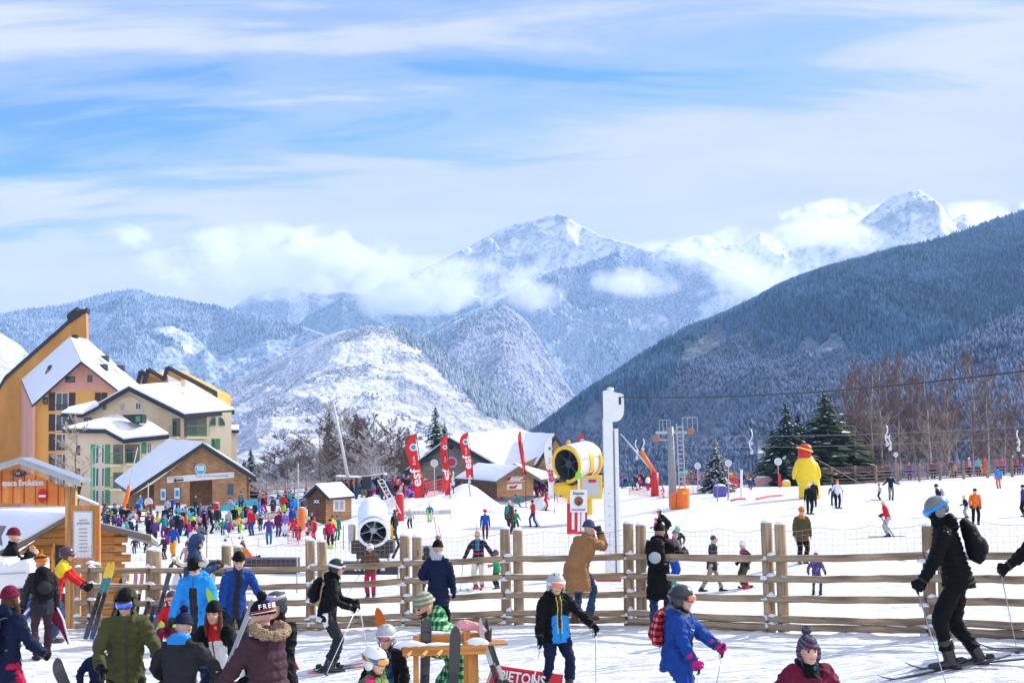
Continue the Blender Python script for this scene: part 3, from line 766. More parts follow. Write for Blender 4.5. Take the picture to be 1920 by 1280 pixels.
def remesh(name, mb, vox, parent, mats, smooth_it=1, deform=None, paint=None, mtx=None):
 me = bpy.data.meshes.new(name); me.from_pydata(mb.v, [], mb.f); me.update()
 bm = bmesh.new(); bm.from_mesh(me); bmesh.ops.recalc_face_normals(bm, faces=bm.faces); bm.to_mesh(me); bm.free()
 tmp = bpy.data.objects.new('t', me); TMPC.objects.link(tmp)
 md = tmp.modifiers.new('r', 'REMESH'); md.mode = 'VOXEL'; md.voxel_size = vox; md.use_smooth_shade = True
 if smooth_it:
  sm = tmp.modifiers.new('s', 'SMOOTH'); sm.factor = 0.5; sm.iterations = smooth_it
 TMPS.view_layers[0].update()
 dg = TMPS.view_layers[0].depsgraph
 out = bpy.data.meshes.new_from_object(tmp.evaluated_get(dg))
 out.name = name
 bpy.data.objects.remove(tmp); bpy.data.meshes.remove(me)
 nv = len(out.vertices)
 if deform is not None and nv:
  co = np.empty(nv * 3, np.float32); out.vertices.foreach_get('co', co); co = co.reshape(-1,3)
  no = np.empty(nv * 3, np.float32); out.vertices.foreach_get('normal', no); no = no.reshape(-1,3)
  co = co + no * deform(co)[:, None]
  out.vertices.foreach_set('co', co.astype(np.float32).ravel())
 o = mesh_obj(name, out, parent, mats, True, None, mtx)
 if paint is not None and nv:
  nf = len(out.polygons); c = np.empty(nf * 3, np.float32); out.polygons.foreach_get('center', c)
  out.polygons.foreach_set('material_index', paint(c.reshape(-1,3)).astype(np.int32))
 return o
# a private scene so that each remesh only evaluates one object
TMPS = bpy.data.scenes.new('workbench'); TMPC = TMPS.collection
def seg_param(co, segs):
 """nearest bone: index, metres along it, distance"""
 best = np.full(len(co),1e9); bi = np.zeros(len(co), int); bs = np.zeros(len(co))
 for i, (a, b) in enumerate(segs):
  a = np.array(a); b = np.array(b); d = b - a; l = np.linalg.norm(d)
  t = np.clip(((co - a) @ d) / (l * l),0,1); q = np.linalg.norm(co - (a + t[:, None] * d), axis=1)
  m = q < best; best[m] = q[m]; bi[m] = i; bs[m] = t[m] * l
 return bi, bs, best
def wrinkle(co, amp, sc, seed):
 s = Vector((seed * 1.7, seed * 3.1, seed * 0.7))
 out = []
 for p in co:
  v = Vector(p) * sc + s; n = mnoise.noise(Vector((v.x * 1.5, v.y * 1.5, v.z * 2.6)) + s)
  out.append(amp * (mnoise.noise(v) + .9 * (.45 - min(1, abs(n) * 3.2)) + .3 * mnoise.noise(v * 2.7)))
 return np.array(out)
POSES = {
 'stand': {}, 'walk': dict(lf=(-.05,.10,0), rf=(.05,-.12,.01), lh=(-.15,-.06,.47), rh=(.15,.10,.50)),
 'ski': dict(hz=.49, lean=16, lf=(-.06,.0,0), rf=(.06,.02,0), lh=(-.16,.17,.55), rh=(.16,.17,.55)),
 'poles': dict(lean=6, lh=(-.16,.16,.60), rh=(.16,.16,.60)),
 'bend': dict(hz=.47, hy=-.06, lean=62, lh=(-.08,.32,.36), rh=(.10,.30,.38), headp=15),
 'sit': dict(hz=.24, hy=-.05, lean=8, lf=(-.09,.24,.0), rf=(.09,.24,.0), lh=(-.10,.14,.36), rh=(.10,.14,.36)),
 'spread': dict(lh=(-.30,.02,.62), rh=(.30,.04,.60)),
 'kid': dict(hz=.485, lf=(-.08,0,0), rf=(.08,0,0), lh=(-.20,.05,.52), rh=(.20,.05,.52)),
}
def joints(H, pose, kid=False, wide=1.0):
 p = dict(hz=.505, hy=0.0, hx=0.0, lean=3, slean=0, headp=4, heady=0, headr=0, lf=(-.055,0,0), rf=(.055,0,0), lh=(-.15,.03,.46), rh=(.15,.03,.46), ftl=8, ftr=-8, ep=None, epl=None, epr=None, neck=0, kp=(0,1,0), twist=0)
 p.update(POSES[pose] if isinstance(pose, str) else pose)
 J = {}; v = lambda a: Vector(a) * H
 J['hip'] = v((p['hx'], p['hy'], p['hz']))
 le, sl_ = R(p['lean']), R(p['slean'])
 up = Vector((math.sin(sl_), math.sin(le), math.cos(le))).normalized()
 right = Vector((math.cos(R(p['twist'])), math.sin(R(p['twist'])),0)); right = (right - up * right.dot(up)).normalized(); fwd = up.cross(right).normalized()
 J['up'], J['right'], J['fwd'] = up, right, fwd
 tl = .315 if not kid else .30
 J['neck'] = J['hip'] + up * tl * H
 sw = (.102 if not kid else .108) * wide * H
 J['ls'] = J['neck'] - up * .035 * H - right * sw; J['rs'] = J['neck'] - up * .035 * H + right * sw
 hs = (0.235 / 1.76 * H) * (1.22 if kid else 1.0) if H < 1.9 else 0.25
 if kid: hs = max(hs, 0.19)
 J['hs'] = hs / 0.235 * 1.05
 hu = (up * 0.55 + Vector((0,0,1)) * 0.45).normalized()
 hp = R(p['headp'])
 hm = Matrix.Rotation(R(p['twist'] * 0.5 + p['heady']),3, 'Z') @ Matrix.Rotation(-hp, 3, 'X') @ Matrix.Rotation(R(p['headr']),3, 'Y')
 J['hm'] = hm
 hc = J['neck'] + hu * (0.038 * H + 0.095 * J['hs']) * .82 + (hm @ Vector((0,0.02,0.0))) * J['hs'] + hm @ Vector((0,0,0.02)) * J['hs']
 J['head'] = hc
 for s, sx in (('l', -1),('r', 1)):
  tgt = v(p[s + 'h']); sh = J[s + 's']
  pole = p['ep' + s] or p['ep'] or (sx * .5,-.6,-.8)
  J[s + 'e'], J[s + 'w'] = ik(sh, tgt, .165 * H, .15 * H, pole)
  f = v(p[s + 'f']); an = f + Vector((0,-.01 * H, .055 * H)); hj = J['hip'] + right * sx * .052 * H - up * .01 * H
  J[s + 'hj'] = hj
  kp = Vector(p['kp']) + Vector((sx * .15,0,0))
  J[s + 'k'], J[s + 'a'] = ik(hj, an, .24 * H, .235 * H, kp)
  J[s + 'fd'] = Matrix.Rotation(R(p['ft' + s]),3, 'Z') @ Vector((0,1,0))
 return J
def hand_shapes(mb, w, d, pn, side, curl, s, fat=1.0):
 """palm, four unequal fingers and a thumb; d forearm direction, pn palm normal"""
 d = d.normalized(); pn = (pn - d * pn.dot(d)).normalized(); lat = d.cross(pn) * (1 if side == 'r' else -1)
 L_ = lambda a: a * s
 mb.tube([w - d * L_(.02), w + d * L_(.03), w + d * L_(.085)],[(L_(.028 * fat), L_(.022 * fat)),(L_(.040 * fat), L_(.021 * fat)),(L_(.043 * fat), L_(.018 * fat))],8, up=pn)
 for i, (off, ln) in enumerate(((.032,.070),(.011,.080),(-.011,.074),(-.031,.058))):
  b = w + d * L_(.080) + lat * L_(off * fat); dd = d.copy(); pts = [b - d * L_(.02), b]
  for k in range(3):
   a = R(curl) * (1.0 + 0.08 * i + (0.15 if k else 0)); ax = dd.cross(pn); ax = (ax.normalized() if ax.length > 1e-4 else lat)
   rot = Matrix.Rotation(a, 3, lat if lat.dot(dd.cross(pn)) > 0 else -lat)
   dd = rot @ dd; b = b + dd * L_(ln * (.42,.33,.25)[k]); pts.append(b.copy())
  mb.tube(pts, [L_(.0095 * fat)] * 4 + [L_(.0075 * fat)],6)
 b = w + d * L_(.025) + lat * L_(.034 * fat)
 td = (d * .7 + lat * .75 + pn * .35).normalized(); e = b + td * L_(.036); f = e + (d * .75 + pn * (.55 if curl > 40 else .1) - lat * .1).normalized() * L_(.034)
 mb.tube([b - td * L_(.01), b, e, f],[L_(.011 * fat), L_(.012 * fat), L_(.011 * fat), L_(.008 * fat)],6)
def head_shapes(mb, hc, hm, s, neck):
 t = lambda x, y, z: hc + hm @ (Vector((x, y, z)) * s)
 e = lambda c, r: mb.ell(t(*c), tuple(a * s for a in r),14,10, rot=hm)
 e((0,-.012,.03),(.076,.096,.090)); e((0,.02,-.015),(.066,.074,.085)); e((0,.030,-.060),(.052,.058,.052)); e((0,.068,-.088),(.022,.020,.020))
 e((0,.092,-.010),(.011,.014,.026)); e((0,.102,-.026),(.014,.014,.012)); e((0,.076,.030),(.052,.018,.012))
 e((.030,.078,-.028),(.022,.016,.020)); e((-.030,.078,-.028),(.022,.016,.020)); e((0,.086,-.058),(.024,.012,.009))
 e((.078,-.008,-.008),(.010,.022,.032)); e((-.078,-.008,-.008),(.010,.022,.032))
 mb.tube([neck - Vector((0,0,.05)) * s, t(0,-.012,-.05)],[.062 * s, .054 * s],12)
def make_person(loc, h, H, pose='stand', label='', group=None, jacket='black', jlen=.085, bulk=1.0, puffer=0, pants='black', boots='charcoal', bootk='ski', hat=None, hatc='black', pom=None,
    goggles=None, gstrap='black', lens='amber', lensm=None, gloves='black', hair='hair', longhair=False, kid=False, vox=.013, hood=None, jpaint=None, jmats=(), ppaint=None, pmats=(), grip=True, cuff=1.0,
    curl=None, wide=1.0, scarf=None, mask=False, zipc='charcoal', bare=False, seed=0, legs=True, beard=False, wr=.009, palm=None, glasses=False, furhood=False, hoodup=False, flare=1.0):
 J = joints(H, pose, kid, wide)
 far = vox > .02
 up, right, fwd = J['up'], J['right'], J['fwd']
 root = None
 # --- body: one continuous surface (head, neck, trunk, limbs, hands)
 mb = MB()
 hs, hc, hm = J['hs'], J['head'], J['hm']
 head_shapes(mb, hc, hm, hs, J['neck'])
 sp = [J['hip'] - up * .05 * H, J['hip'], J['hip'] + up * .10 * H, J['hip'] + up * .2 * H, J['hip'] + up * .275 * H, J['neck'] - up * .01 * H]
 mb.tube(sp, [(.05 * H, .04 * H),(.085 * H, .06 * H),(.072 * H, .055 * H),(.085 * H, .06 * H),(.075 * H, .05 * H),(.035 * H, .035 * H)],12, up=fwd)
 bh = (curl if curl is not None else (62 if grip else 22))
 for s_, sx in (('l', -1),('r', 1)):
  mb.tube([J[s_ + 's'] - right * sx * .03 * H, J[s_ + 's'], J[s_ + 'e'], J[s_ + 'w']],[.026 * H, .03 * H, .024 * H, .017 * H],8)
  mb.tube([J[s_ + 'hj'], J[s_ + 'k'], J[s_ + 'a'], J[s_ + 'a'] - Vector((0,0,.035 * H))],[.045 * H, .028 * H, .022 * H, .022 * H],8)
  fd = J[s_ + 'fd']; a = J[s_ + 'a']
  mb.tube([a - fd * .03 * H - Vector((0,0,.03 * H)), a + fd * .06 * H - Vector((0,0,.035 * H)), a + fd * .10 * H - Vector((0,0,.04 * H))],[.02 * H, .02 * H, .013 * H],8)
  dd = (J[s_ + 'w'] - J[s_ + 'e']).normalized()
  pn = Vector(palm) if palm else (-right * sx * 1.0 + fwd * .1)
  hscale = H / 1.76 * (1.1 if kid else 1.0)
  J[s_ + 'pn'] = pn
  if bare and not far: hand_shapes(mb, J[s_ + 'w'], dd, pn, s_, bh, hscale)
  else: mb.tube([J[s_ + 'w'], J[s_ + 'w'] + dd * .06 * hscale],[.018 * H, .012 * H],8)
  J[s_ + 'grip'] = J[s_ + 'w'] + dd * .085 * hscale + pn.normalized() * .028 * hscale
 eyem = mat('eye_dark', (0.02,0.015,0.012),0.2); lipm = mat('lips', (0.45,0.13,0.11),0.5); hairm = cloth(hair) if hair in PAL else cm(hair)
 inv = hm.inverted()
 def bpaint(c):
  q = (c - np.array(hc)) @ np.array(inv).T / hs
  x, y, z = np.abs(q[:, 0]), q[:, 1], q[:, 2]
  r = np.zeros(len(c), int)
  r[(np.hypot((x - .031) / .014,(z - .008) / .0075) < 1) & (y > .05)] = 1
  r[(np.abs(x - .033) < .019) & (np.abs(z - .030) < .0055) & (y > .05)] = 3
  r[(x < .020) & (np.abs(z + .058) < .005) & (y > .07)] = 2
  if beard: r[(z < -.03) & (y > .02) & ((z < -.066) | (x > .028)) | ((np.abs(z + .043) < .007) & (x < .028) & (y > .07))] = 3
  return r
 root = remesh('person', mb, max(vox * .85,.009) if not far else vox, None, [cloth('skin'), eyem, lipm, hairm],2, None, bpaint)
 root.location = loc; root.rotation_euler = (0,0, R(h))
 props(root, label, 'person', group)
 # --- jacket
 jm = cm(jacket)
 mb = MB(); B = bulk * (1.06 if kid else 1.0)
 hem = J['hip'] - Vector((0,0,1)) * jlen * H
 hup = (J['hip'] - hem)
 pts = [hem, hem + hup * .5, J['hip'] + up * .03 * H, J['hip'] + up * .10 * H, J['hip'] + up * .20 * H, J['hip'] + up * .265 * H, J['neck'] - up * .012 * H, J['neck'] + up * .018 * H, J['neck'] + up * .042 * H]
 fl = flare
 rr_ = [(.110 * fl, .092 * fl),(.110 * (fl + 1) / 2,.090 * (fl + 1) / 2),(.104,.084),(.092,.074),(.104,.077),(.098,.066),(.056,.050),(.043,.044),(.046,.046)]
 mb.tube(pts, [(a * H * B * (wide if i < 6 else 1), b * H * B) for i, (a, b) in enumerate(rr_)],16, up=fwd)
 for s_, sx in (('l', -1),('r', 1)):
  s0, e0, w0 = J[s_ + 's'], J[s_ + 'e'], J[s_ + 'w']; wd = (w0 - e0).normalized()
  mb.tube([s0 - right * sx * .05 * H + up * .004 * H, s0 - right * sx * .012 * H, s0.lerp(e0,.35), e0.lerp(s0,.08), e0.lerp(w0,.12), e0.lerp(w0,.6), w0 - wd * .012 * H, w0 + wd * .004 * H],[.044 * H * B, .047 * H * B, .042 * H * B, .037 * H * B, .037 * H * B, .033 * H * B, .029 * H * B, .026 * H * B],12)
 if hood or hoodup or furhood:
  if hoodup:
   mb.ell(hc + hm @ Vector((0,-.025,.018)) * hs, (.112 * hs, .118 * hs, .132 * hs),16,10, rot=hm)
   mb.tube([J['neck'] - up * .01 * H, hc + hm @ Vector((0,-.02,-.06)) * hs],[.062 * H, .056 * H],12)
  else:
   c = J['neck'] + up * .005 * H - fwd * .052 * H
   mb.ell(c, (.078 * H * B, .040 * H * B, .046 * H * B),14,8, rot=Matrix((right, fwd, up)).transposed())
   mb.ell(c - up * .028 * H, (.055 * H * B, .036 * H * B, .045 * H * B),14,8, rot=Matrix((right, fwd, up)).transposed())
 M3 = np.array(Matrix((right, fwd, up)))
 segs = [(J['hip'] - up * .1 * H, J['neck']),(J['ls'], J['le']),(J['le'], J['lw']),(J['rs'], J['re']),(J['re'], J['rw'])]
 def jdef(co):
  d = wrinkle(co, wr * H, 9.0 / H, seed + 1.3)
  bi, bs, q = seg_param(co, segs)
  if puffer:
   w = ((co - np.array(J['hip'])) @ M3.T)[:, 2]
   s = np.where(bi == 0, w, bs)
   d = d * .6 + (np.abs(np.sin(math.pi * s / puffer)) ** .6 - .6) * .016 * H / 1.7
  else:   # sleeve creases gathered at the elbow, waist folds
   s = np.where(bi == 0,0, bs); l = np.where((bi == 1) | (bi == 3),.165 * H - s, s)
   d = d + np.where(bi > 0, np.exp(-l / (.07 * H)) * .0045 * np.sin(s * 130 / H + co[:, 0] * 60),0)
  return d
 def jp(c):
  q = (c - np.array(J['hip'])) @ M3.T / H
  bi, bs, _ = seg_param(c, segs)
  return jpaint(q[:, 0], q[:, 1], q[:, 2], bi, bs / H, c)
 jk = remesh('jacket', mb, vox, root, [jm] + [cm(x) for x in jmats],2, jdef, jp if jpaint else None)
 if hoodup:   # cut the opening for the face
  bm = bmesh.new(); bm.from_mesh(jk.data)
  kill = []
  for f in bm.faces:
   q = inv @ (f.calc_center_median() - hc) / hs
   if q.y > .035 and q.z > -.088 and q.z < .085 and abs(q.x) < .085: kill.append(f)
  bmesh.ops.delete(bm, geom=kill, context='FACES'); bm.to_mesh(jk.data); bm.free()
 if not far and zipc:
  fr_ = [(-.02,.092),(.03,.084),(.10,.075),(.16,.078),(.20,.080),(.265,.069),(.30,.056),(.345,.050)]
  mb = MB(); mb.tube([hem.lerp(J['hip'],.3) + fwd * .093 * H * B * (fl + 1) / 2] + [J['hip'] + up * w_ * H + fwd * (v_ + .0015) * H * B for w_, v_ in fr_],.0042,5); mb.build('zip', mat('zip_' + zipc, PAL[zipc],.4), jk, True)
  for sx in (-1,1):
   mb = MB(); mb.tube([J['hip'] + up * .075 * H + fwd * .066 * H * B + right * sx * .040 * H * B, J['hip'] + up * .015 * H + fwd * .066 * H * B + right * sx * .066 * H * B],.0045,5); mb.build('pocket_seam', mat('zip_' + zipc, PAL[zipc],.4), jk, True)
   w0 = J[('l' if sx < 0 else 'r') + 'w']; wd = (w0 - J[('l' if sx < 0 else 'r') + 'e']).normalized(); mb = MB(); mb.tube([w0 - wd * .022 * H, w0 - wd * .006 * H],.0305 * H * B, 12); mb.build('cuff', mat('zip_' + zipc, PAL[zipc],.6), jk, True)
 if furhood:
  c = J['neck'] + up * .012 * H - fwd * .045 * H; n = 22; mf = MB(); rs_ = random.Random(5)
  for k in range(n + 1):
   a = R(-35 + 250 * k / n); a2 = a
   p = c + right * math.cos(a) * .098 * H * -1 + (-fwd * .75 - up * .45) * math.sin(a) * .062 * H + up * .012 * H
   mf.ell(p, tuple(.030 * H * rs_.uniform(.8,1.15) for _ in range(3)),8,6)
  def fdef(co): return wrinkle(co, .014,60,3)
  remesh('fur_trim', mf, .012, root, [cm('fur')],0, fdef)
 # --- trousers
 pm_ = cm(pants)
 mb = MB()
 mb.tube([J['hip'] + up * .04 * H, J['hip'] + up * .0 * H, J['hip'] - Vector((0,0,.05 * H))],[(.082 * H, .062 * H),(.09 * H, .07 * H),(.075 * H, .06 * H)],14, up=fwd)
 for s_, sx in (('l', -1),('r', 1)):
  hj, k, a = J[s_ + 'hj'], J[s_ + 'k'], J[s_ + 'a']
  end = a + (k - a).normalized() * (.045 * H if bootk == 'ski' else .012 * H)
  bg = 1.12 if bootk == 'ski' else .92
  mb.tube([hj + Vector((0,0,.02 * H)), hj.lerp(k, .3), hj.lerp(k, .85), k, k.lerp(end, .15), k.lerp(end, .7), end],[.056 * H * B, .055 * H * B, .044 * H * bg, .043 * H * bg, .041 * H * bg, .040 * H * bg, .042 * H * bg],12)
 segl = [(J['lhj'], J['lk']),(J['lk'], J['la']),(J['rhj'], J['rk']),(J['rk'], J['ra'])]
 def pdef(co):
  bi, bs, q = seg_param(co, segl)
  low = (bi == 1) | (bi == 3); near = np.where(low, .235 * H - bs, 1)
  return wrinkle(co, wr * 1.1 * H, 8.0 / H, seed + 7.7) + np.exp(-near / (.05 * H)) * .006 * np.sin(bs * 120 / H)
 def pp(c):
  bi, bs, _ = seg_param(c, segl)
  return ppaint(c, bi, bs / H)
 remesh('trousers', mb, vox, root, [pm_] + [cm(x) for x in pmats],2, pdef, pp if ppaint else None)
 # --- boots
 if legs:
  bmt = shiny(boots) if bootk == 'ski' else cloth(boots)
  for s_, sx in (('l', -1),('r', 1)):
   a, k, fd = J[s_ + 'a'], J[s_ + 'k'], J[s_ + 'fd']; sd = (k - a).normalized(); gz = a - Vector((0,0,.055 * H)); mb = MB()
   z = Vector((0,0,1))
   mb.tube([gz - fd * .052 * H + z * .020 * H, gz - fd * .02 * H + z * .022 * H, gz + fd * .045 * H + z * .019 * H, gz + fd * .095 * H + z * .016 * H, gz + fd * .118 * H + z * .014 * H],[(.026 * H, .020 * H),(.029 * H, .024 * H),(.031 * H, .022 * H),(.029 * H, .017 * H),(.018 * H, .012 * H)],12, up=z)
   if bootk == 'ski':
    mb.tube([gz + z * .02 * H - fd * .012 * H, a + sd * .02 * H, a + sd * .11 * H],[(.037 * H, .037 * H),(.036 * H, .038 * H),(.040 * H, .042 * H)],12)
    mb.box(gz + fd * .03 * H + z * .004 * H, (.052 * H, .19 * H, .012 * H), Matrix.Rotation(math.atan2(-fd.x, fd.y),3, 'Z'))
    for q in (.05,.085): mb.box(a + sd * q * H + fd * .038 * H, (.05 * H, .008 * H, .012 * H), Matrix.Rotation(math.atan2(-fd.x, fd.y),3, 'Z'))
   else:
    mb.tube([gz + z * .02 * H - fd * .012 * H, a + sd * .03 * H],[(.032 * H, .036 * H),(.034 * H, .036 * H)],12)
   remesh('boot', mb, min(vox, .016), root, [bmt],1)
 # --- gloves
 if gloves and not bare:
  for s_, sx in (('l', -1),('r', 1)):
   w0, e0 = J[s_ + 'w'], J[s_ + 'e']; dd = (w0 - e0).normalized(); mb = MB(); hsc = H / 1.76 * (1.12 if kid else 1.0)
   hand_shapes(mb, w0, dd, J[s_ + 'pn'], s_, bh, hsc * 1.06,1.28)
   mb.tube([w0 - dd * .035 * H * cuff, w0 + dd * .01 * H],[.031 * H * (1 + .12 * cuff),.024 * H],10)
   remesh('glove', mb, .0085 if not far else .016, root, [cm(gloves)],1)
 T = lambda x, y, z: hc + hm @ (Vector((x, y, z)) * hs)
 # --- hair
 if longhair or (hat in (None, 'band') and hair):
  mb = MB()
  mb.ell(T(0,-.022,.036), tuple(a * hs for a in (.084,.098,.088)),16,10, rot=hm)
  if longhair:
   for sx in (-1,1):
    mb.tube([T(sx * .07,-.01,.02), T(sx * .082,.01,-.06), T(sx * .085,.035,-.15), T(sx * .075,.05,-.25)],[(.030 * hs, .022 * hs),(.034 * hs, .026 * hs),(.032 * hs, .022 * hs),(.016 * hs, .012 * hs)],8)
   mb.ell(T(0,-.06,-.07), tuple(a * hs for a in (.075,.05,.10)),12,8, rot=hm)
  hr = remesh('hair', mb, min(vox, .014), root, [hairm],1, lambda co: wrinkle(co, .006,40,2))
  bm = bmesh.new(); bm.from_mesh(hr.data)
  kill = [f for f in bm.faces if (lambda q: q.y > .03 and q.z < .062 and abs(q.x) < (.058 if longhair else .09))(inv @ (f.calc_center_median() - hc) / hs) or ((lambda q: q.z < -.02 and not longhair)(inv @ (f.calc_center_median() - hc) / hs))]
  bmesh.ops.delete(bm, geom=kill, context='FACES'); bm.to_mesh(hr.data); bm.free()
 # --- headwear
 if hat == 'helmet':
  mb = MB()
  mb.ell(T(0,-.015,.032), tuple(a * hs for a in (.105,.123,.112)),24,12, rot=hm, z0=-.08)
  for sx in (-1,1): mb.ell(T(sx * .088,-.015,-.02), tuple(a * hs for a in (.026,.055,.062)),12,8, rot=hm)
  mb.ell(T(0,-.085,-.01), tuple(a * hs for a in (.070,.045,.055)),12,8, rot=hm)
  def hp_(c):
   q = (c - np.array(hc)) @ np.array(inv).T / hs
   r = np.zeros(len(c), int)
   r[(np.abs(np.abs(q[:, 0]) - .028) < .006) & (np.abs(q[:, 1] - .03) < .022) & (q[:, 2] > .1)] = 1
   r[(np.abs(q[:, 0]) < .006) & (np.abs(q[:, 1] + .05) < .02) & (q[:, 2] > .1)] = 1
   return r
  ht = remesh('helmet', mb, min(vox, .011), root, [shiny(hatc), mat('vent_dark', (0.02,0.02,0.02),.6)],2, None, hp_)
  mb = MB()
  mb.tube([T(-.086,.01,-.06), T(-.06,.05,-.105), T(0,.07,-.122), T(.06,.05,-.105), T(.086,.01,-.06)],.005 * hs + .002,6)
  mb.build('chin_strap', mat('strap_black', (0.015,0.015,0.015),.6), ht, True)
  hatobj = ht; br = (.110,.128)
 elif hat in ('beanie', 'peru'):
  mb = MB()
  mb.ell(T(0,-.018,.045), tuple(a * hs for a in (.089,.108,.108)),20,10, rot=hm, z0=-.15)
  mb.tube([T(math.cos(a) * .088,-.018 + math.sin(a) * .108,.034 + .008 * math.sin(a)) for a in np.linspace(0,2 * math.pi, 21)],.014 * hs, 6)
  if hat == 'peru':
   for sx in (-1,1): mb.tube([T(sx * .083,-.005,.03), T(sx * .083,.008,-.05), T(sx * .07,.03,-.10), T(sx * .06,.05,-.19)],[(.02 * hs, .042 * hs),(.012 * hs, .036 * hs),(.008 * hs, .012 * hs),(.007 * hs, .007 * hs)],8)
   mb.ell(T(0,-.07,-.01), tuple(a * hs for a in (.072,.045,.05)),12,8, rot=hm)
  ht = remesh('hat', mb, min(vox, .011), root, [cm(hatc)],1, lambda co: wrinkle(co, .0035,50,4))
  hatobj = ht; br = (.100,.122)
  if pom:
   mb = MB(); mb.ell(T(0,-.035,.178), tuple(a * hs for a in (.044,.044,.042)),14,10)
   remesh('pompom', mb, .010, ht, [cm(pom)],0, lambda co: wrinkle(co, .010,55,6))
 else: hatobj = root; br = (.086,.108)
 if goggles:
  gz = .018 if goggles == 'on' else .095
  mb = MB(); n = 24; r0 = []
  tl = .0 if goggles == 'on' else .35
  for k in range(n):
   a = 2 * math.pi * k / n; x, y = math.cos(a) * (br[0] + .004), math.sin(a) * (br[1] + .004) - .015
   if goggles == 'up': x *= .86; y *= .88
   for dz_ in (-.017,.017):
    r0.append(T(x, y, gz + (.022 if goggles == 'on' else 0) * (1 - math.sin(a)) * .6 + dz_))
  mb.add(r0,[(2 * k, (2 * k + 2) % (2 * n),(2 * k + 3) % (2 * n),2 * k + 1) for k in range(n)])
  g = mb.build('goggles', mat('strap_' + gstrap, PAL.get(gstrap, (.02,.02,.02)),.6) if gstrap in PAL else cm(gstrap), hatobj, True)
  md = g.modifiers.new('thick', 'SOLIDIFY'); md.thickness = .004
  for nm, gr, zz, ex, mm in (('goggle_frame', 1.0,.036,.018, mat('frame_' + gstrap, PAL.get(gstrap, (.02,.02,.02)),.4)),('goggle_lens', 1.035,.028,.016, lensm or mat('lens_' + lens, PAL.get(lens, (.02,.02,.02)),.08, spec=1.0, coat=1.0))):
   mb = MB(); vs = []; m_ = 14
   fy = (.112 if goggles == 'on' else br[1] - .004) + (.014 if nm == 'goggle_lens' else .004)
   for k in range(m_ + 1):
    a = R(90 - 50 + 100 * k / m_); x = math.cos(a) * .098 * gr; y = (math.sin(a) - .64) / .36 * (.052) + fy - .048
    zs_ = zz * (1 - .25 * abs(math.cos(a) / .77) ** 3)
    nose = .012 * math.exp(-(x / .015) ** 2)
    vs += [T(x, y, gz - zs_ + nose), T(x, y + .005, gz), T(x, y, gz + zs_), T(x * .9, y - .03, gz + zs_), T(x * .9, y - .03, gz - zs_ + nose)]
   fs = []
   for k in range(m_):
    for j in range(5): fs.append((k * 5 + j, k * 5 + (j + 1) % 5,(k + 1) * 5 + (j + 1) % 5,(k + 1) * 5 + j))
   fs.append(tuple(range(5))); fs.append(tuple(m_ * 5 + j for j in range(4,-1,-1)))
   mb.add(vs, fs); mb.build(nm, mm, g, True)
 if glasses:
  mb = MB()
  for sx in (-1,1):
   mb.ell(T(sx * .033,.098,.008), tuple(a * hs for a in (.026,.006,.018)),12,8, rot=hm); mb.tube([T(sx * .055,.09,.014), T(sx * .082,.0,.014)],.003 * hs, 5)
  mb.build('glasses', mat('lens_black', (0.02,0.015,0.012),.1, spec=1.0), root, True)
 if scarf:
  mb = MB()
  mb.tube([J['neck'] + up * .0 * H, J['neck'] + up * .03 * H + fwd * .005 * H, hc + hm @ Vector((0,.02,-.075)) * hs] + ([hc + hm @ Vector((0,.012,.0)) * hs, hc + hm @ Vector((0,.0,.03)) * hs] if mask else []),[.050 * H, .052 * H, .074 * hs] + ([.104 * hs, .100 * hs] if mask else []),16)
  remesh('neck_warmer', mb, min(vox, .014), root, [cm(scarf)],1, lambda co: wrinkle(co, .004,30,5))
 return root, J
def W(root, v):
 return root.matrix_basis @ Vector(v)
def pole_thing(a, b, label, group='ski poles of the people in front', c='silver'):
 """ski pole from grip point a to tip b (world)"""
 a, b = Vector(a), Vector(b); d = (b - a).normalized(); ln = (b - a).length
 r = empty('ski_pole', b, 0, label=label, cat='ski pole', group=group)
 q = lambda p: Vector(p) - b
 mb = MB(); mb.tube([q(a), q(b)],[.008,.005],8); mb.build('shaft', mat('pole_' + c, PAL[c],.3,.3), r, True)
 mb = MB(); mb.tube([q(a - d * .07), q(a - d * .05), q(a + d * .06), q(a + d * .075)],[.016,.018,.014,.009],8); mb.build('grip', mat('pole_grip', (0.02,0.02,0.02),.6), r, True)
 mb = MB(); mb.lathe([(.004,-.012),(.034,-.006),(.036,0),(.006,.012)],12, rot=(-d).to_track_quat('Z', 'Y').to_matrix(), c=q(b - d * .05)); mb.build('basket', mat('pole_grip', (0.02,0.02,0.02),.6), r, True)
 s = d.orthogonal().normalized(); mb = MB()
 mb.tube([q(a - d * .065), q(a - d * .02 + s * .05), q(a + d * .08 + s * .055), q(a + d * .10 + s * .03), q(a + d * .02 + s * .012)],.004,5); mb.build('strap', mat('pole_grip', (0.02,0.02,0.02),.6), r, True)
 return r
def pole_down(root, J, s, label, dx=(0,0), c='silver', group='ski poles of the people in front', tip=None):
 a = W(root, J[s + 'grip'])
 if tip is None:
  x, y = a.x + dx[0], a.y + dx[1]; tip = Vector((x, y, ground_z(x, y) - .02))
 return pole_thing(a, tip, label, group, c)
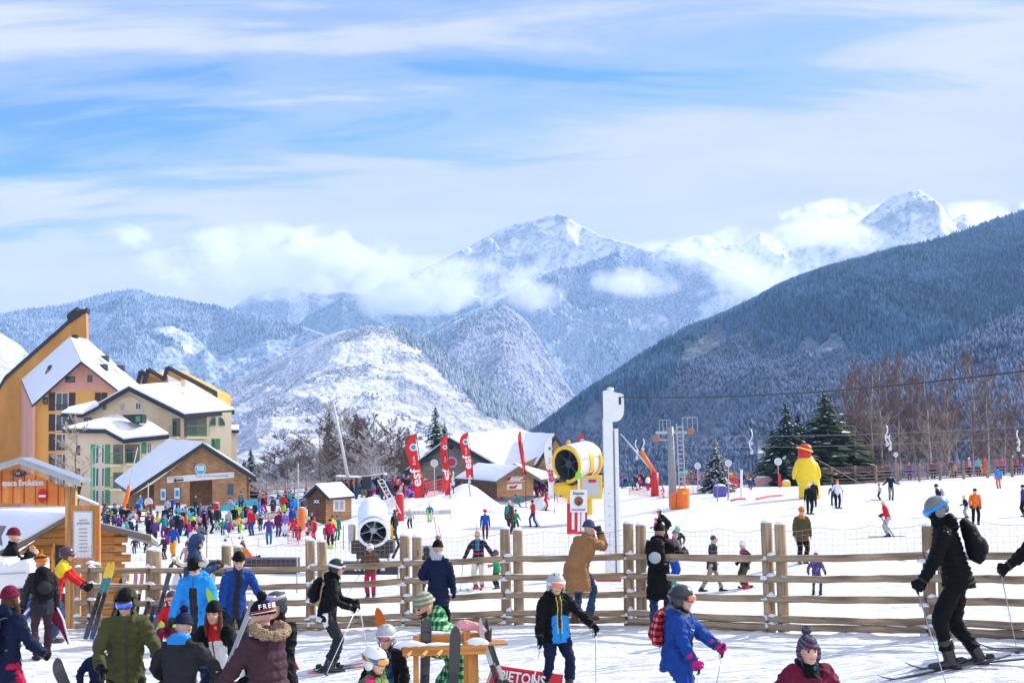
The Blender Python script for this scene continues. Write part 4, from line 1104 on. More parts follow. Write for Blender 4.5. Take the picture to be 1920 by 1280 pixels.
def ski_thing(mtx, ln, label, group, top='black', tail=None, w=.075, stripe=None, binding=True, name='ski'):
 """local: ski along +Y (tip forward), base at z=0; mtx world"""
 r = bpy.data.objects.new(name, None); COL.objects.link(r); r.matrix_world = mtx; r.empty_display_size = .1
 props(r, label, 'snowboard' if name == 'snowboard' else 'ski', group)
 n = 30; vs, fs = [],[]
 for i in range(n + 1):
  t = i / n; t = t ** .85; y = (t - .46) * ln
  wd = w * (.5 + .12 * math.cos((t - .5) * 6.0) ** 2) * (1.0)
  wd = w * .5 * (1 - .22 * math.sin(math.pi * t))
  tipz = max(0,(t - .86) / .14) ** 1.6 * .085 * min(1, ln / 1.2) + max(0,(.04 - t) / .04) * .012
  if t > .88: wd *= math.sqrt(max(.02,1 - ((t - .88) / .12) ** 2))
  if t < .03: wd *= .75
  th = .018 * (1 - abs(t - .46) * 1.1)
  vs += [(-wd, y, tipz),(wd, y, tipz),(wd, y, tipz + th),(-wd, y, tipz + th)]
 for i in range(n):
  for j in range(4): fs.append((i * 4 + j, i * 4 + (j + 1) % 4,(i + 1) * 4 + (j + 1) % 4,(i + 1) * 4 + j))
 fs += [(3,2,1,0), tuple(n * 4 + j for j in range(4))]
 tops = top if isinstance(top, (list, tuple)) else [top]
 o = raw_obj('board', vs, fs, r, [shiny(c) for c in tops] + [shiny('charcoal')])
 me = o.data; bm = bmesh.new(); bm.from_mesh(me); bmesh.ops.recalc_face_normals(bm, faces=bm.faces); bm.to_mesh(me); bm.free()
 for p in me.polygons:
  c = p.center; t = c.y / ln + .46
  k = 0
  if len(tops) > 1: k = min(len(tops) - 1, int((1 - t) * len(tops) * .999)) if p.normal.z > -.5 else len(tops)
  if p.normal.z < -.5 and abs(p.normal.y) < .5: k = len(tops)
  p.material_index = k
 if binding:
  mb = MB(); mb.box((0,.02,.030),(.05,.30,.016)); mb.box((0,.155,.055),(.055,.07,.045), bev=.008); mb.box((0,-.13,.065),(.055,.09,.065), bev=.01); mb.tube([(-.03,-.17,.05),(-.035,-.22,.03),(.035,-.22,.03),(.03,-.17,.05)],.005,5)
  mb.build('binding', mat('binding_black', (0.02,0.02,0.022),.45), r)
 return r
def flat_skis(root, J, lab, group, top='black', ln=1.6):
 """a pair of skis under the boots"""
 for s_ in 'lr':
  p = W(root, J[s_ + 'a']); gz = root.location.z; fd = root.matrix_basis.to_3x3() @ J[s_ + 'fd']
  z0 = ground_z(p.x, p.y)
  p2 = p + fd * .8; z2 = ground_z(p2.x, p2.y)
  f = Vector((fd.x, fd.y, (z2 - z0) / .8)).normalized(); rt = f.cross(Vector((0,0,1))).normalized(); u = rt.cross(f)
  m = Matrix((rt, f, u)).transposed().to_4x4(); m.translation = Vector((p.x, p.y, z0 + .012))
  ski_thing(m, ln, lab + (' under the left boot' if s_ == 'l' else ' under the right boot'), group, top, binding=True)
def backpack(root, J, H, c1, label, c2='charcoal', size=1.0, c3=None):
 up, right, fwd = J['up'], J['right'], J['fwd']
 m = (root.matrix_basis.to_3x3() @ Matrix((right, fwd, up)).transposed()).to_4x4()
 ctr = W(root, J['hip'] + up * .185 * H - fwd * (.105 * H + .05 * size))
 m.translation = ctr
 r = bpy.data.objects.new('backpack', None); COL.objects.link(r); r.matrix_world = m; r.empty_display_size = .1
 props(r, label, 'backpack', None)
 s = size
 mb = MB()
 mb.tube([(0,.03,-.23 * s),(0,0,-.20 * s),(0,-.02,-.05 * s),(0,-.01,.12 * s),(0,.02,.21 * s),(0,.04,.24 * s)],[(.08 * s, .05 * s),(.145 * s, .09 * s),(.155 * s, .105 * s),(.14 * s, .085 * s),(.10 * s, .055 * s),(.05 * s, .02 * s)],16, up=(0,1,0))
 remesh('sack', mb, .014, r, [cm(c1)],1, lambda co: wrinkle(co, .010,12,9))
 mb = MB(); mb.ell((0,-.105 * s, -.08 * s),(.105 * s, .05 * s, .10 * s),14,10)
 remesh('pocket', mb, .014, r, [cm(c2)],1, lambda co: wrinkle(co, .006,16,4))
 for sx in (-1,1):
  mb = MB(); f = .21 * H / 1.76
  mb.tube([(sx * .07,.05,.17 * s),(sx * .085,.10,.19 * s),(sx * .10,.10 + f * .55,.20 * s),(sx * .105,.13 + f, .10 * s),(sx * .11,.12 + f, -.03 * s),(sx * .12,.12,-.16 * s)],[(.024,.008)] * 6,8, up=(0,.2,1))
  mb.build('strap', cm(c3 or c2), r, True)
 return r
# ---- small distant people: one low mesh each
def crowd_mesh(H, pose, cols, kid=False, jlen=.05, bulk=1.05, hair=False, bag=None):
 J = joints(H, pose, kid)
 mb = MB(); up, right, fwd = J['up'], J['right'], J['fwd']
 jk, pt, ht, bt, gl = 0,1,2,3,4
 hem = J['hip'] - Vector((0,0, jlen * H)); B = bulk
 mb.tube([hem, J['hip'] + up * .04 * H, J['hip'] + up * .11 * H, J['hip'] + up * .21 * H, J['hip'] + up * .275 * H, J['neck'], J['neck'] + up * .03 * H],[(.098 * H * B, .075 * H * B),(.095 * H * B, .073 * H * B),(.088 * H * B, .068 * H * B),(.104 * H * B, .075 * H * B),(.092 * H * B, .062 * H * B),(.05 * H, .048 * H),(.045 * H, .045 * H)],8, jk, up=fwd)
 for s_, sx in (('l', -1),('r', 1)):
  s0, e0, w0 = J[s_ + 's'], J[s_ + 'e'], J[s_ + 'w']; wd = (w0 - e0).normalized()
  mb.tube([s0 - right * sx * .04 * H, s0, e0, w0],[.042 * H * B, .045 * H * B, .037 * H * B, .029 * H * B],6, jk)
  mb.tube([w0, w0 + wd * .03 * H, w0 + wd * .062 * H],[.024 * H, .028 * H, .016 * H],6, gl)
  hj, k, a = J[s_ + 'hj'], J[s_ + 'k'], J[s_ + 'a']
  mb.tube([hj + Vector((0,0,.03 * H)), hj.lerp(k, .4), k, k.lerp(a, .8)],[.056 * H * B, .054 * H * B, .044 * H * B, .042 * H * B],6, pt)
  g = a - Vector((0,0,.055 * H)); fd = J[s_ + 'fd']; z = Vector((0,0,1))
  mb.tube([a + (k - a).normalized() * .06 * H, a, g + z * .02 * H - fd * .03 * H],[.038 * H, .036 * H, .034 * H],6, bt)
  mb.tube([g - fd * .05 * H + z * .02 * H, g + fd * .04 * H + z * .02 * H, g + fd * .11 * H + z * .015 * H],[.026 * H, .028 * H, .016 * H],6, bt)
 hs, hc, hm = J['hs'], J['head'], J['hm']; T = lambda x, y, z: hc + hm @ (Vector((x, y, z)) * hs)
 mb.ell(T(0,.01,-.02),(.072 * hs, .09 * hs, .105 * hs),8,6,5, rot=hm)
 mb.ell(T(0,-.018,.035),(.094 * hs, .112 * hs, .105 * hs),8,5, ht, rot=hm, z0=-.35)
 mb.tube([T(0,-.005,-.09), J['neck'] + up * .01 * H],[.05 * hs, .05 * hs],6,5)
 if bag:
  c = J['hip'] + up * .19 * H - fwd * .13 * H
  mb.ell(c, (.085 * H, .06 * H, .125 * H),8,6,6, rot=Matrix((right, fwd, up)).transposed())
 me = bpy.data.meshes.new('person')
 me.from_pydata(mb.v, [], mb.f); me.polygons.foreach_set('material_index', mb.m)
 me.polygons.foreach_set('use_smooth', [True] * len(me.polygons)); me.update()
 for c in cols: me.materials.append(cm(c))
 return me, J
USED = {}
CN = {'sky': 'bright blue', 'turquoise': 'turquoise', 'silver': 'light grey', 'skin': 'bare', 'leopard': 'leopard print', 'camo': 'camouflage', 'checks': 'colourful checked', 'stars': 'starry purple', 'amber': 'golden orange', 'crimson': 'bright crimson', 'lime': 'lime green', 'magenta': 'deep pink', 'denim': 'denim blue'}
def cname(c): return CN.get(c, c if isinstance(c, str) else 'dark')
def crowd(px, py, hpx, jacket, pants, hat='black', h=0, pose='stand', kid=False, place='', boots='charcoal', gloves='black', bag=None, group='people scattered over the snow front', what=None, label=None, loc=None, jlen=.05, H=None):
 p = loc if loc is not None else G(px, py)
 H_ = H or hpx * p.y / FPX
 cols = [jacket, pants, hat, boots, gloves, 'skin'] + ([bag] if bag else [])
 me, J = crowd_mesh(H_, pose, cols, kid, bag=bag, jlen=jlen)
 o = bpy.data.objects.new('person', me); COL.objects.link(o)
 o.location = p; o.rotation_euler = (0,0, R(h))
 if label is None:
  kind = 'child' if kid else 'adult'
  base = f"{kind} in {cname(jacket)}, {cname(pants)} trousers, {cname(hat)} hat"
  label = (base + ' ' + place).strip()
  n = 0
  while label in USED:
   n += 1
   label = f"{['smaller', 'taller', 'slimmer', 'stouter', 'nearer', 'further'][n % 6]} {base} {place}"
 USED[label] = 1
 props(o, label, 'child' if kid else 'person', group)
 return o, J, H_
# ---------------------------------------------------------------- near fence
w_post = wood_mat('post_wood', (0.24,0.16,0.088),(0.54,0.40,0.255), 'z', 2.0, rough=0.76)
w_rail = wood_mat('rail_wood', (0.24,0.155,0.08),(0.60,0.43,0.26), 'x', 2.0, rough=0.76)
SNOW = snow_mat()
def tube_n(name, pts, rad, m, parent, n=8, smooth=True, **k):
 mb = MB(); mb.tube(pts, rad, n, **k)
 return mb.build(name, m, parent, smooth)
FP = [(-230,1190,26.6),(20,1188,26.4),(165,1187,26.1),(277,1187,25.9),(420,1187,25.7),(578,1186,25.2),(755,1180,24.5),(945,1176,23.8),(1174,1177,22.8),(1438,1190,21.3),(1738,1199,19.6),(2080,1214,17.6),(2500,1240,15.6)]
FT = {165: 1056,277: 1031,420: 1023,578: 1013,755: 1004,945: 991,1174: 981,1438: 979,1738: 985}
def build_fence():
 fr = empty('log_fence', GD(945,23.8), label='weathered round log fence with netting above, right across the foreground', cat='fence')
 o0 = fr.location
 base = [GD(px, d) for px, py, d in FP]
 loc = lambda p: Vector(p) - o0
 hts = (1.13,.83,.54,.245,.135,.03)
 rs = random.Random(4)
 for i, b in enumerate(base):
  px, py, d = FP[i]
  if i in (0,1): continue
  top = (P(px, FT[px], d).z - b.z) if px in FT else 1.75
  q = base[i + 1] if i + 1 < len(base) else b + (b - base[i - 1])
  dr = (q - b); dr.z = 0; dr.normalize(); nrm = Vector((-dr.y, dr.x, 0))   # away from the camera
  lean = Vector((rs.uniform(-.02,.02),0,0))
  for k, (off, r, hh) in enumerate(((0,.088, top),(.235 if px > 300 else .12,.086, top - .02))):
   c = loc(b + dr * off + nrm * .10)
   mb = MB(); mb.tube([c + Vector((0,0,-.3)), c + Vector((0,0,.6)) + lean * .3, c + lean + Vector((0,0, hh - .012)), c + lean + Vector((0,0, hh))],[r * 1.04, r, r * .97, r * .88],18)
   po = mb.build('post', w_post, fr); smooth_by_angle(po, 35)
   mb = MB(); mb.ell(c + lean + Vector((0,0, hh - .01)),(r * .95, r * .95,.05),12,6, z0=-.1)
   sn = mb.build('snow_cap', SNOW, po, True)
   for v in sn.data.vertices: v.co.z += rs.uniform(-.008,.012)
 for i in range(len(base) - 1):
  a, b = base[i], base[i + 1]
  if i == 0: continue
  if i == 1: a = a.lerp(b, .82)
  dr = (b - a); L_ = dr.length; dr.normalize(); nrm = Vector((-dr.y, dr.x, 0)).normalized()
  for h in hts:
   if h == .03 and i % 2: continue
   s = a + Vector((0,0, h)) + dr * .07; e = b + Vector((0,0, h)) + dr * .01
   off = -nrm * .028
   pts_ = []; rad = []
   for k in range(9):
    t = k / 8; pts_.append(loc(s.lerp(e, t) + off + Vector((0,0, rs.uniform(-.008,.008) - .012 * math.sin(math.pi * t))))); rad.append((.042,.052 * rs.uniform(.95,1.04)))
   mb = MB(); mb.tube([p - pts_[0] for p in pts_], rad, 12, up=(0,0,1))
   r = mb.build('rail', w_rail, fr); smooth_by_angle(r, 50); r.location = pts_[0]
   # grain runs along the rail: turn the object frame
   ang = math.atan2(dr.y, dr.x); M_ = Matrix.Rotation(-ang, 4, 'Z'); r.data.transform(M_); r.rotation_euler = (0,0, ang)
   # snow left on the rail: heaps at the posts, a broken crust between
   mb = MB()
   for (t, w_, hh) in ((.02,.20,.055),(.965,.22,.06)):
    if h < .1: continue
    x = L_ * t
    mb.ell((x, rs.uniform(-.01,.01),.046),(w_ * rs.uniform(.25,.5),.040, hh * rs.uniform(.4,.9)),10,5, z0=-.2); mb.ell((x + rs.uniform(-.04,.04),0,.05),(.045,.036, hh * rs.uniform(.5,1.1)),8,5, z0=-.3)
   x = .3
   while x < L_ - .3:
    ln = rs.uniform(.05,.45)
    if rs.random() < .62: mb.ell((x, rs.uniform(-.012,.012),.044),(ln, rs.uniform(.02,.034), rs.uniform(.006,.016)),10,4, z0=-.3)
    x += ln * rs.uniform(1.1,2.6)
   mb.build('snow_crust', SNOW, r, True)
  # netting above the top rail
  mb = MB(); nn = max(4, int(L_ / .095)); top_h = 1.56
  Z0 = 1.13
  net = lambda t, z: loc(a.lerp(b, t)) + nrm * .11 + Vector((0,0, z))
  for k in range(nn + 1):
   t = k / nn; sag = .05 * math.sin(math.pi * ((t * 3) % 1))
   mb.tube([net(t, Z0), net(t + rs.uniform(-.004,.004),(Z0 + top_h) / 2), net(t, top_h - sag)],.0022,3, cap=False)
  for z in (0,.2,.4,.6,.8,1.0):
   mb.tube([net(k / 18, Z0 + (top_h - Z0 - .05 * math.sin(math.pi * ((k / 18 * 3) % 1)) * z) * z + rs.uniform(-.006,.006)) for k in range(19)],.0022 if z < 1 else .0042,3, cap=False)
  mb.build('net', mat('net_cord', (0.42,0.24,0.24),.8), fr)
 # snow thrown up against the bottom rail
 vs, fs = [],[]
 n = 260; tot = len(base) - 2
 for k in range(n + 1):
  u = 1.7 + (tot - 1.0) * k / n; i = min(int(u), len(base) - 2); p = base[i].lerp(base[i + 1], u - i); dr = (base[i + 1] - base[i]).normalized(); nrm = Vector((-dr.y, dr.x, 0)).normalized()
  hgt = .05 + .09 * max(0, mnoise.noise(Vector((k * .11,3,0)))) + .03 * mnoise.noise(Vector((k * .5,7,0)))
  for j, (o_, z_) in enumerate(((-.95,-.05),(-.6,.02),(-.32,.7),(-.12,1.0),(.12,.8),(.5,.1),(.9,-.05))):
   q = p + nrm * (o_ + .12 * mnoise.noise(Vector((k * .3, j, 1)))); vs.append((q.x, q.y, ground_z(q.x, q.y) + (hgt * z_ if z_ > 0 else z_ * .5)))
 for k in range(n):
  for j in range(6): fs.append((k * 7 + j, (k + 1) * 7 + j, (k + 1) * 7 + j + 1, k * 7 + j + 1))
 o = raw_obj('snow_bank', vs, fs, None, [snow_mat('snow_ground')], True); props(o, 'lumpy snow piled along the foot of the fence', 'snow', kind='stuff')
 return base
FB = build_fence()
# ---------------------------------------------------------------- building helpers
class Plane:
 """upright wall plane through the point seen at (px,py,d), running in direction az (degrees from +X)"""
 def __init__(s, px, py, d, az):
  s.o = P(px, py, d); a = R(az); s.u = Vector((math.cos(a), math.sin(a),0)); s.n = Vector((s.u.y, -s.u.x, 0))
  if s.n.y > 0: s.n = -s.n
 def pt(s, px, py, out=0.0):
  r = Vector(ray(px, py)); t = (s.o.dot(s.n) + out) / r.dot(s.n)
  return r * t
def wall(name, pl, pix, m, root, th=.3, out=0.0):
 o = root.location; mb = MB(); mb.poly([pl.pt(x, y, out) - o for x, y in pix],-pl.n * th)
 return mb.build(name, m, root)
GLASS = mat('window_glass', (0.03,0.04,0.055),.06, spec=.9)
DARK = mat('dark_trim', (0.018,0.022,0.032),.5)
def window(pl, x0, y0, x1, y1, root, fm, nx=2, ny=1, glass=GLASS, fw=.07, shear=0.0):
 o = root.location; a = pl.pt(x0, y1); b = pl.pt(x1, y1 + shear); h = pl.pt(x0, y0).z - a.z; w = (b - a).length; u = (b - a).normalized()
 n = pl.n; M_ = frame(a, u, (0,0,1))
 mb = MB()
 for (cx, cz, sx, sz) in ((w / 2, fw / 2, w, fw),(w / 2, h - fw / 2, w, fw),(fw / 2, h / 2, fw, h - 2 * fw),(w - fw / 2, h / 2, fw, h - 2 * fw)): mb.box((cx, cz, .02),(sx, sz, .08))
 for k in range(1, nx): mb.box((w * k / nx, h / 2,.015),(fw * .8, h - 2 * fw, .06))
 for k in range(1, ny): mb.box((w / 2, h * k / ny, .012),(w - 2 * fw, fw * .6,.05))
 f = mb.build('window', fm, root); f.matrix_local = Matrix.Translation(-o) @ M_
 mb = MB(); mb.box((w / 2, h / 2,.0),(w - fw, h - fw, .03)); mb.build('pane', glass, f)
 return f
def shutter(pl, x0, y0, x1, y1, root, m, brace=True):
 o = root.location; a = pl.pt(x0, y1); b = pl.pt(x1, y1); h = pl.pt(x0, y0).z - a.z; w = (b - a).length
 mb = MB(); mb.box((w / 2, h / 2,.04),(w, h, .05))
 if brace:
  for z in (.18,.82): mb.box((w / 2, h * z, .075),(w * .9,.10,.025))
  mb.box((w / 2, h / 2,.073),(.08, h * .66,.02), Matrix.Rotation(-math.atan2(w * .8, h * .6),3, 'Z'))
 s = mb.build('shutter', m, root); s.matrix_local = Matrix.Translation(-o) @ frame(a, b - a, (0,0,1))
def snow_roof(name, pts, root, th=.28, edge=.16, m=None, eave=True):
 """snow slab on a dark fascia; pts world"""
 o = root.location; q = [Vector(p) - o for p in pts]
 c = sum(q, Vector()) / len(q)
 mb = MB(); mb.poly([p + Vector((0,0,-.02)) for p in q],(0,0,-edge)); r = mb.build(name, m or DARK, root)
 # snow: inset, with a softly uneven top
 bm = bmesh.new(); q2 = [p.lerp(c, .012) for p in q]
 f = bm.faces.new([bm.verts.new(p) for p in q2])
 bmesh.ops.triangulate(bm, faces=[f]); bmesh.ops.subdivide_edges(bm, edges=bm.edges[:], cuts=7, use_grid_fill=True)
 bmesh.ops.recalc_face_normals(bm, faces=bm.faces)
 for v in bm.verts:
  bnd = any(e.is_boundary for e in v.link_edges)
  v.co.z += th * (.8 + .35 * mnoise.noise(v.co * .35)) * (.75 if bnd else 1)
 ext = bmesh.ops.extrude_face_region(bm, geom=bm.faces[:])
 for v in [g for g in ext['geom'] if isinstance(g, bmesh.types.BMVert)]: pass
 newv = [g for g in ext['geom'] if isinstance(g, bmesh.types.BMVert)]
 for v in newv: v.co.z -= th * .75
 bmesh.ops.recalc_face_normals(bm, faces=bm.faces)
 me = bpy.data.meshes.new('snow_cover'); bm.to_mesh(me); bm.free()
 sc_ = mesh_obj('snow_cover', me, r, [SNOW], True)
 smooth_by_angle(sc_, 40)
 return r
def railing(a, b, h, m, root, n=None, bar=.05):
 o = root.location; a, b = Vector(a) - o, Vector(b) - o; L_ = (b - a).length; n = n or max(3, int(L_ / .16)); mb = MB(); u = (b - a).normalized(); z = Vector((0,0,1))
 mb.tube([a + z * h, b + z * h],.04,6); mb.tube([a + z * .08, b + z * .08],.03,6)
 for k in range(n + 1): mb.tube([a.lerp(b, k / n) + z * .05, a.lerp(b, k / n) + z * h],.018,4)
 return mb.build('railing', m, root)
OCH = wall_mat('ochre_render', (0.78,0.40,0.10)); OCH2 = wall_mat('ochre_render_shaded', (0.64,0.31,0.075),.3)  # deeper ochre: shade on the fin wall put into the colour
PINK = wall_mat('pink_render', (0.74,0.36,0.27)); BEI = wall_mat('cream_render', (0.80,0.62,0.42),.14); BEI2 = wall_mat('pale_lit_cream', (0.84,0.69,0.47),.12)  # paler cream: sunlight on right-facing walls put into the colour; also trim
BRN = mat('brown_joinery', (0.045,0.018,0.015),.5, var=.2); GRN = mat('green_joinery', (0.07,0.27,0.12),.5, var=.15); WHF = mat('white_frame', (0.75,0.76,0.76),.4)
def ochre_block():
 r = empty('apartment_building', G(140,948), label='tall ochre and pink apartment building with a steep snowy roof and fin wall', cat='building')
 o = r.location
 F = Plane(61,790,150,8)
 wall('front_wall', F, [(61,757),(64,955),(226,955),(226,733),(217,733),(92,733)], OCH, r, .5)
 wall('gable_wall', F, [(92,733),(217,733),(152,679)], PINK, r, .5)
 B0, B1 = P(40,712,166), P(131,632,163); A0, A1, A2 = P(60,759,149.2), P(152,677,149.4), P(228,737,150)
 S_ = Plane(61,790,150.2,0); S_.u = (B0 - A0); S_.u.z = 0; S_.u.normalize(); S_.n = Vector((S_.u.y, -S_.u.x, 0)); S_.n = S_.n if S_.n.x < 0 else -S_.n
 base = A0.copy(); base.z = -6; bb = B0.copy(); bb.z = -6
 mb = MB(); mb.poly([A0 - o, B0 - o, bb - o, base - o],-S_.n * .4); mb.build('side_wall', PINK, r)
 # fin wall behind, taller than the roof
 Fn = Plane(100,700,166.5,4)
 wall('fin_wall', Fn, [(-46,830),(-40,955),(62,955),(62,760),(163,660),(161,584),(128,606),(10,712),(-6,735)], OCH2, r, 1.2)
 mb = MB()
 edge = [(-48,832),(-6,735),(8,710),(128,604),(163,581)]
 for a, b in zip(edge, edge[1:]):
  pa, pb = Fn.pt(*a, .25) - o, Fn.pt(*b, .25) - o
  mb.poly([pa + Vector((0,0,.35)), pb + Vector((0,0,.35)), pb - Vector((0,0,.25)), pa - Vector((0,0,.25))],-Fn.n * 1.7)
 mb.build('roof_edge', DARK, r)
 mb = MB(); mb.poly([Fn.pt(*q, .3) - o for q in ((127,606),(125,592),(129,586),(144,575),(143,584),(155,578),(152,585),(162,579),(162,585))],-Fn.n * 2.2)
 mb.build('chimney', mat('burnt_metal', (0.02,0.018,0.018),.7), r)
 snow_roof('roof', [A0, A1, B1, B0], r, .18,.3)
 C1, C2 = P(262,724,166), P(163,637,165)
 for q3 in ([A1, A2, C1],[A1, C1, C2],[A1, C2, B1]): snow_roof('roof', q3, r, .25,.2)
 mb = MB(); mb.box(P(141,640,163) - o, (.7,.8,1.7)); mb.build('chimney', mat('burnt_metal', (0.02,0.018,0.018),.7), r)
 for (x, y, d) in ((196,672,159),(194,688,156),(226,690,161)):
  c = P(x, y, d) - o; mb = MB()
  mb.poly([c + Vector((-.6,-.2,.35)), c + Vector((.35,-.2,.35)), c + Vector((.5,-.2,-.5))],(0,.9,.1)); dm = mb.build('dormer', DARK, r)
  mb = MB(); mb.poly([c + Vector((-.05,-.24,.22)), c + Vector((.28,-.24,.22)), c + Vector((.38,-.24,-.3))],(0,.03,0)); mb.build('pane', GLASS, dm)
 c = P(92,693,156.5) - o; mb = MB(); mb.poly([c + Vector((-.45,-.3,-.5)), c + Vector((.4,-.3,-.5)), c + Vector((.0,-.3,.5))],(0,1.2,.2)); dm = mb.build('dormer', DARK, r)
 mb = MB(); mb.poly([c + Vector((-.3,-.34,-.42)), c + Vector((.25,-.34,-.42)), c + Vector((.0,-.34,.2))],(0,.03,0)); mb.build('pane', mat('pinkish_glass', (0.25,.15,.14),.2), dm)
 for (x0, y0, x1, y1) in ((123,706,141,717),(164,704,173,716),(81,745,90,758)): window(F, x0, y0, x1, y1, r, BRN, 2 if x1 - x0 > 12 else 1)
 for (y0, y1) in ((736,770),(776,808),(813,845),(850,884),(889,920)):
  window(F, 104, y0,128, y1, r, WHF, 2,1); shutter(F, 91, y0,103, y1, r, BRN); shutter(F, 129, y0,141, y1, r, BRN)
  a, b = F.pt(103, y1,.35), F.pt(129, y1,.35); railing(a, b, (y1 - y0) * .38 * 150 / FPX, BRN, r)
 shutter(F, 178,736,189,752, r, BRN); shutter(F, 190,736,201,752, r, BRN)
 wall('gutter_pipe', Plane(61,790,149.6,8),[(60,757),(61,757),(63,955),(62,955)], DARK, r, .1)
 # back wing with saw-tooth roofs
 W_ = Plane(330,720,175,-4)
 saw = [(258,722),(264,697),(275,704),(270,720),(278,694),(308,711),(314,690),(404,737),(404,752),(404,800),(258,800)]
 wall('back_wing_wall', W_, saw, OCH, r, 8)
 mb = MB()
 for a, b in (((257,722),(264,695)),((264,695),(276,703)),((269,722),(278,692)),((278,692),(309,711)),((307,713),(314,688)),((314,688),(406,737)),((404,736),(404,750))):
  pa, pb = W_.pt(*a, .3) - o, W_.pt(*b, .3) - o
  mb.tube([pa, pb],.28,4)
 mb.build('roof_edge', DARK, r)
 snow_roof('roof', [W_.pt(280,694), W_.pt(309,711), W_.pt(309,711,-8), W_.pt(280,694,-8)], r, .15,.2)
 mb = MB(); mb.poly([W_.pt(313,702,.35) - o, W_.pt(352,722,.35) - o, W_.pt(345,740,.35) - o, W_.pt(320,735,.35) - o],(0,.2,0)); mb.build('snow_cover', SNOW, r)
DOFF[0] = 22; ochre_block(); DOFF[0] = 0
def cream_block():
 r = empty('apartment_building', G(330,948), label='cream apartment building with green balconies below snowy grey edged roofs', cat='building'); o = r.location
 C = P(342,850,122)      # near corner
 G_ = Plane(342,850,122,-14)     # gable wall
 Rt = Plane(342,850,122,38)      # right wall
 wall('gable_wall', G_, [(122,790),(122,955),(343,955),(343,775),(241,729),(186,757),(154,778)], BEI, r, .4)
 wall('side_wall', Rt, [(342,778),(342,800),(342,955),(434,955),(434,772)], BEI2, r, .4)
 # main roof
 a = G_.pt(241,724,.8); e = G_.pt(345,776,.8); e2 = P(440,768, Rt.pt(436,768).y + .5 - DOFF[0]); b = P(352,716,136)
 snow_roof('roof', [a, e, e2, b], r, .25,.45)
 l = G_.pt(183,757,.8); lb = P(250,740,140)
 snow_roof('roof', [l, a, b, lb], r, .2,.45)
 snow_roof('roof', [G_.pt(114,774,.9), G_.pt(154,776,.9), G_.pt(186,759,.9), P(180,752,139), P(130,764,139)], r, .2,.35)
 mb = MB(); mb.box(P(344,726,131) - o, (.5,.5,1.6)); mb.box(P(344,716,131) - o, (.7,.7,.12)); mb.build('chimney', BEI, r)
 # dormer on the main roof
 c = P(338,744,127) - o; mb = MB(); mb.box(c, (.95,1.6,.9)); mb.poly([c + Vector((-.48,-.8,.45)), c + Vector((-.48,-.8,-.45)), c + Vector((-1.6,.3,.45))],(0,.8,0)); dm = mb.build('dormer', DARK, r)
 mb = MB(); mb.box(c + Vector((.05,-.82,-.03)),(.5,.06,.6)); w = mb.build('window', GRN, dm)
 # lower wing
 LW = Plane(232,870,116,-10); LR = Plane(232,870,116,30)
 wall('wing_wall', LW, [(122,806),(122,955),(232,955),(232,822),(196,804)], BEI, r, .4)
 wall('wing_side_wall', LR, [(232,822),(232,845),(210,845)] if False else [(232,822),(232,955),(314,955),(314,814)], BEI2, r, .4)
 q = [LW.pt(117,803,.6), LW.pt(197,804,.6), LW.pt(232,823,.6), LR.pt(317,814,.6), P(275,787,121), P(217,778,122)]
 snow_roof('wing_roof', [q[0], q[1], q[5]], r, .22,.4); snow_roof('wing_roof', [q[1], q[2], q[3], q[4], q[5]], r, .22,.4)
 c = P(262,785,118.5) - o; mb = MB(); mb.box(c, (.9,1.6,.85)); mb.poly([c + Vector((-.45,-.8,.42)), c + Vector((-.45,-.8,-.42)), c + Vector((-1.9,.3,.42))],(0,.8,0)); dm = mb.build('dormer', DARK, r)
 mb = MB(); mb.box(c + Vector((.05,-.82,-.03)),(.45,.06,.55)); mb.build('window', GRN, dm)
 # openings: gable
 window(G_, 226,757,233,768, r, mat('grey_panel', (.42,.45,.5),.5),1,1, mat('grey_panel', (.42,.45,.5),.5)); shutter(G_, 193,755,199,768, r, GRN, False); window(G_, 254,754,265,768, r, WHF, 2)
 mb = MB(); mb.tube([G_.pt(217 + 25 - 25 * math.cos(t),771 - 27 * math.sin(t),.06) - o for t in np.linspace(0, math.pi, 14)],.07,5); mb.build('arch_moulding', BEI2, r)
 window(G_, 126,786,140,800, r, BRN, 2); window(G_, 158,783,172,792, r, BRN, 2)
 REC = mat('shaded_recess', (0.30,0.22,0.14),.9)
 # side wall: balconies as flat panels, recess shade put into the colour, with railings
 def loggia(pl, x0, y0, x1, y1, rail=True, depth=1.4):
  a0, a1 = pl.pt(x0, y0,.03), pl.pt(x1, y0,.03); b0, b1 = pl.pt(x0, y1,.03), pl.pt(x1, y1,.03)
  mb = MB(); M_ = -pl.n * .06
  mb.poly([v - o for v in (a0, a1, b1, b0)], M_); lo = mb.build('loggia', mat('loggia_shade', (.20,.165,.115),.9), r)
  u = (a1 - a0); w_ = u.length; u.normalize(); h_ = a0.z - b0.z
  mb = MB(); m0 = b0 + u * w_ * .08 + pl.n * .03 - o
  mb.poly([m0, m0 + u * w_ * .45, m0 + u * w_ * .45 + Vector((0,0, h_ * .82)), m0 + Vector((0,0, h_ * .82))], pl.n * .04); mb.build('pane', GLASS, lo)
  if rail: railing(b0 + pl.n * .6, b1 + pl.n * .6,1.05, GRN, r); mb = MB(); mb.poly([b0 - o, b1 - o, b1 + pl.n * .7 - o, b0 + pl.n * .7 - o],(0,0,-.22)); mb.build('balcony_slab', BEI2, r)
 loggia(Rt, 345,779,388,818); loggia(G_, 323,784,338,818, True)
 loggia(Rt, 346,828,386,862); loggia(Rt, 346,874,386,908)
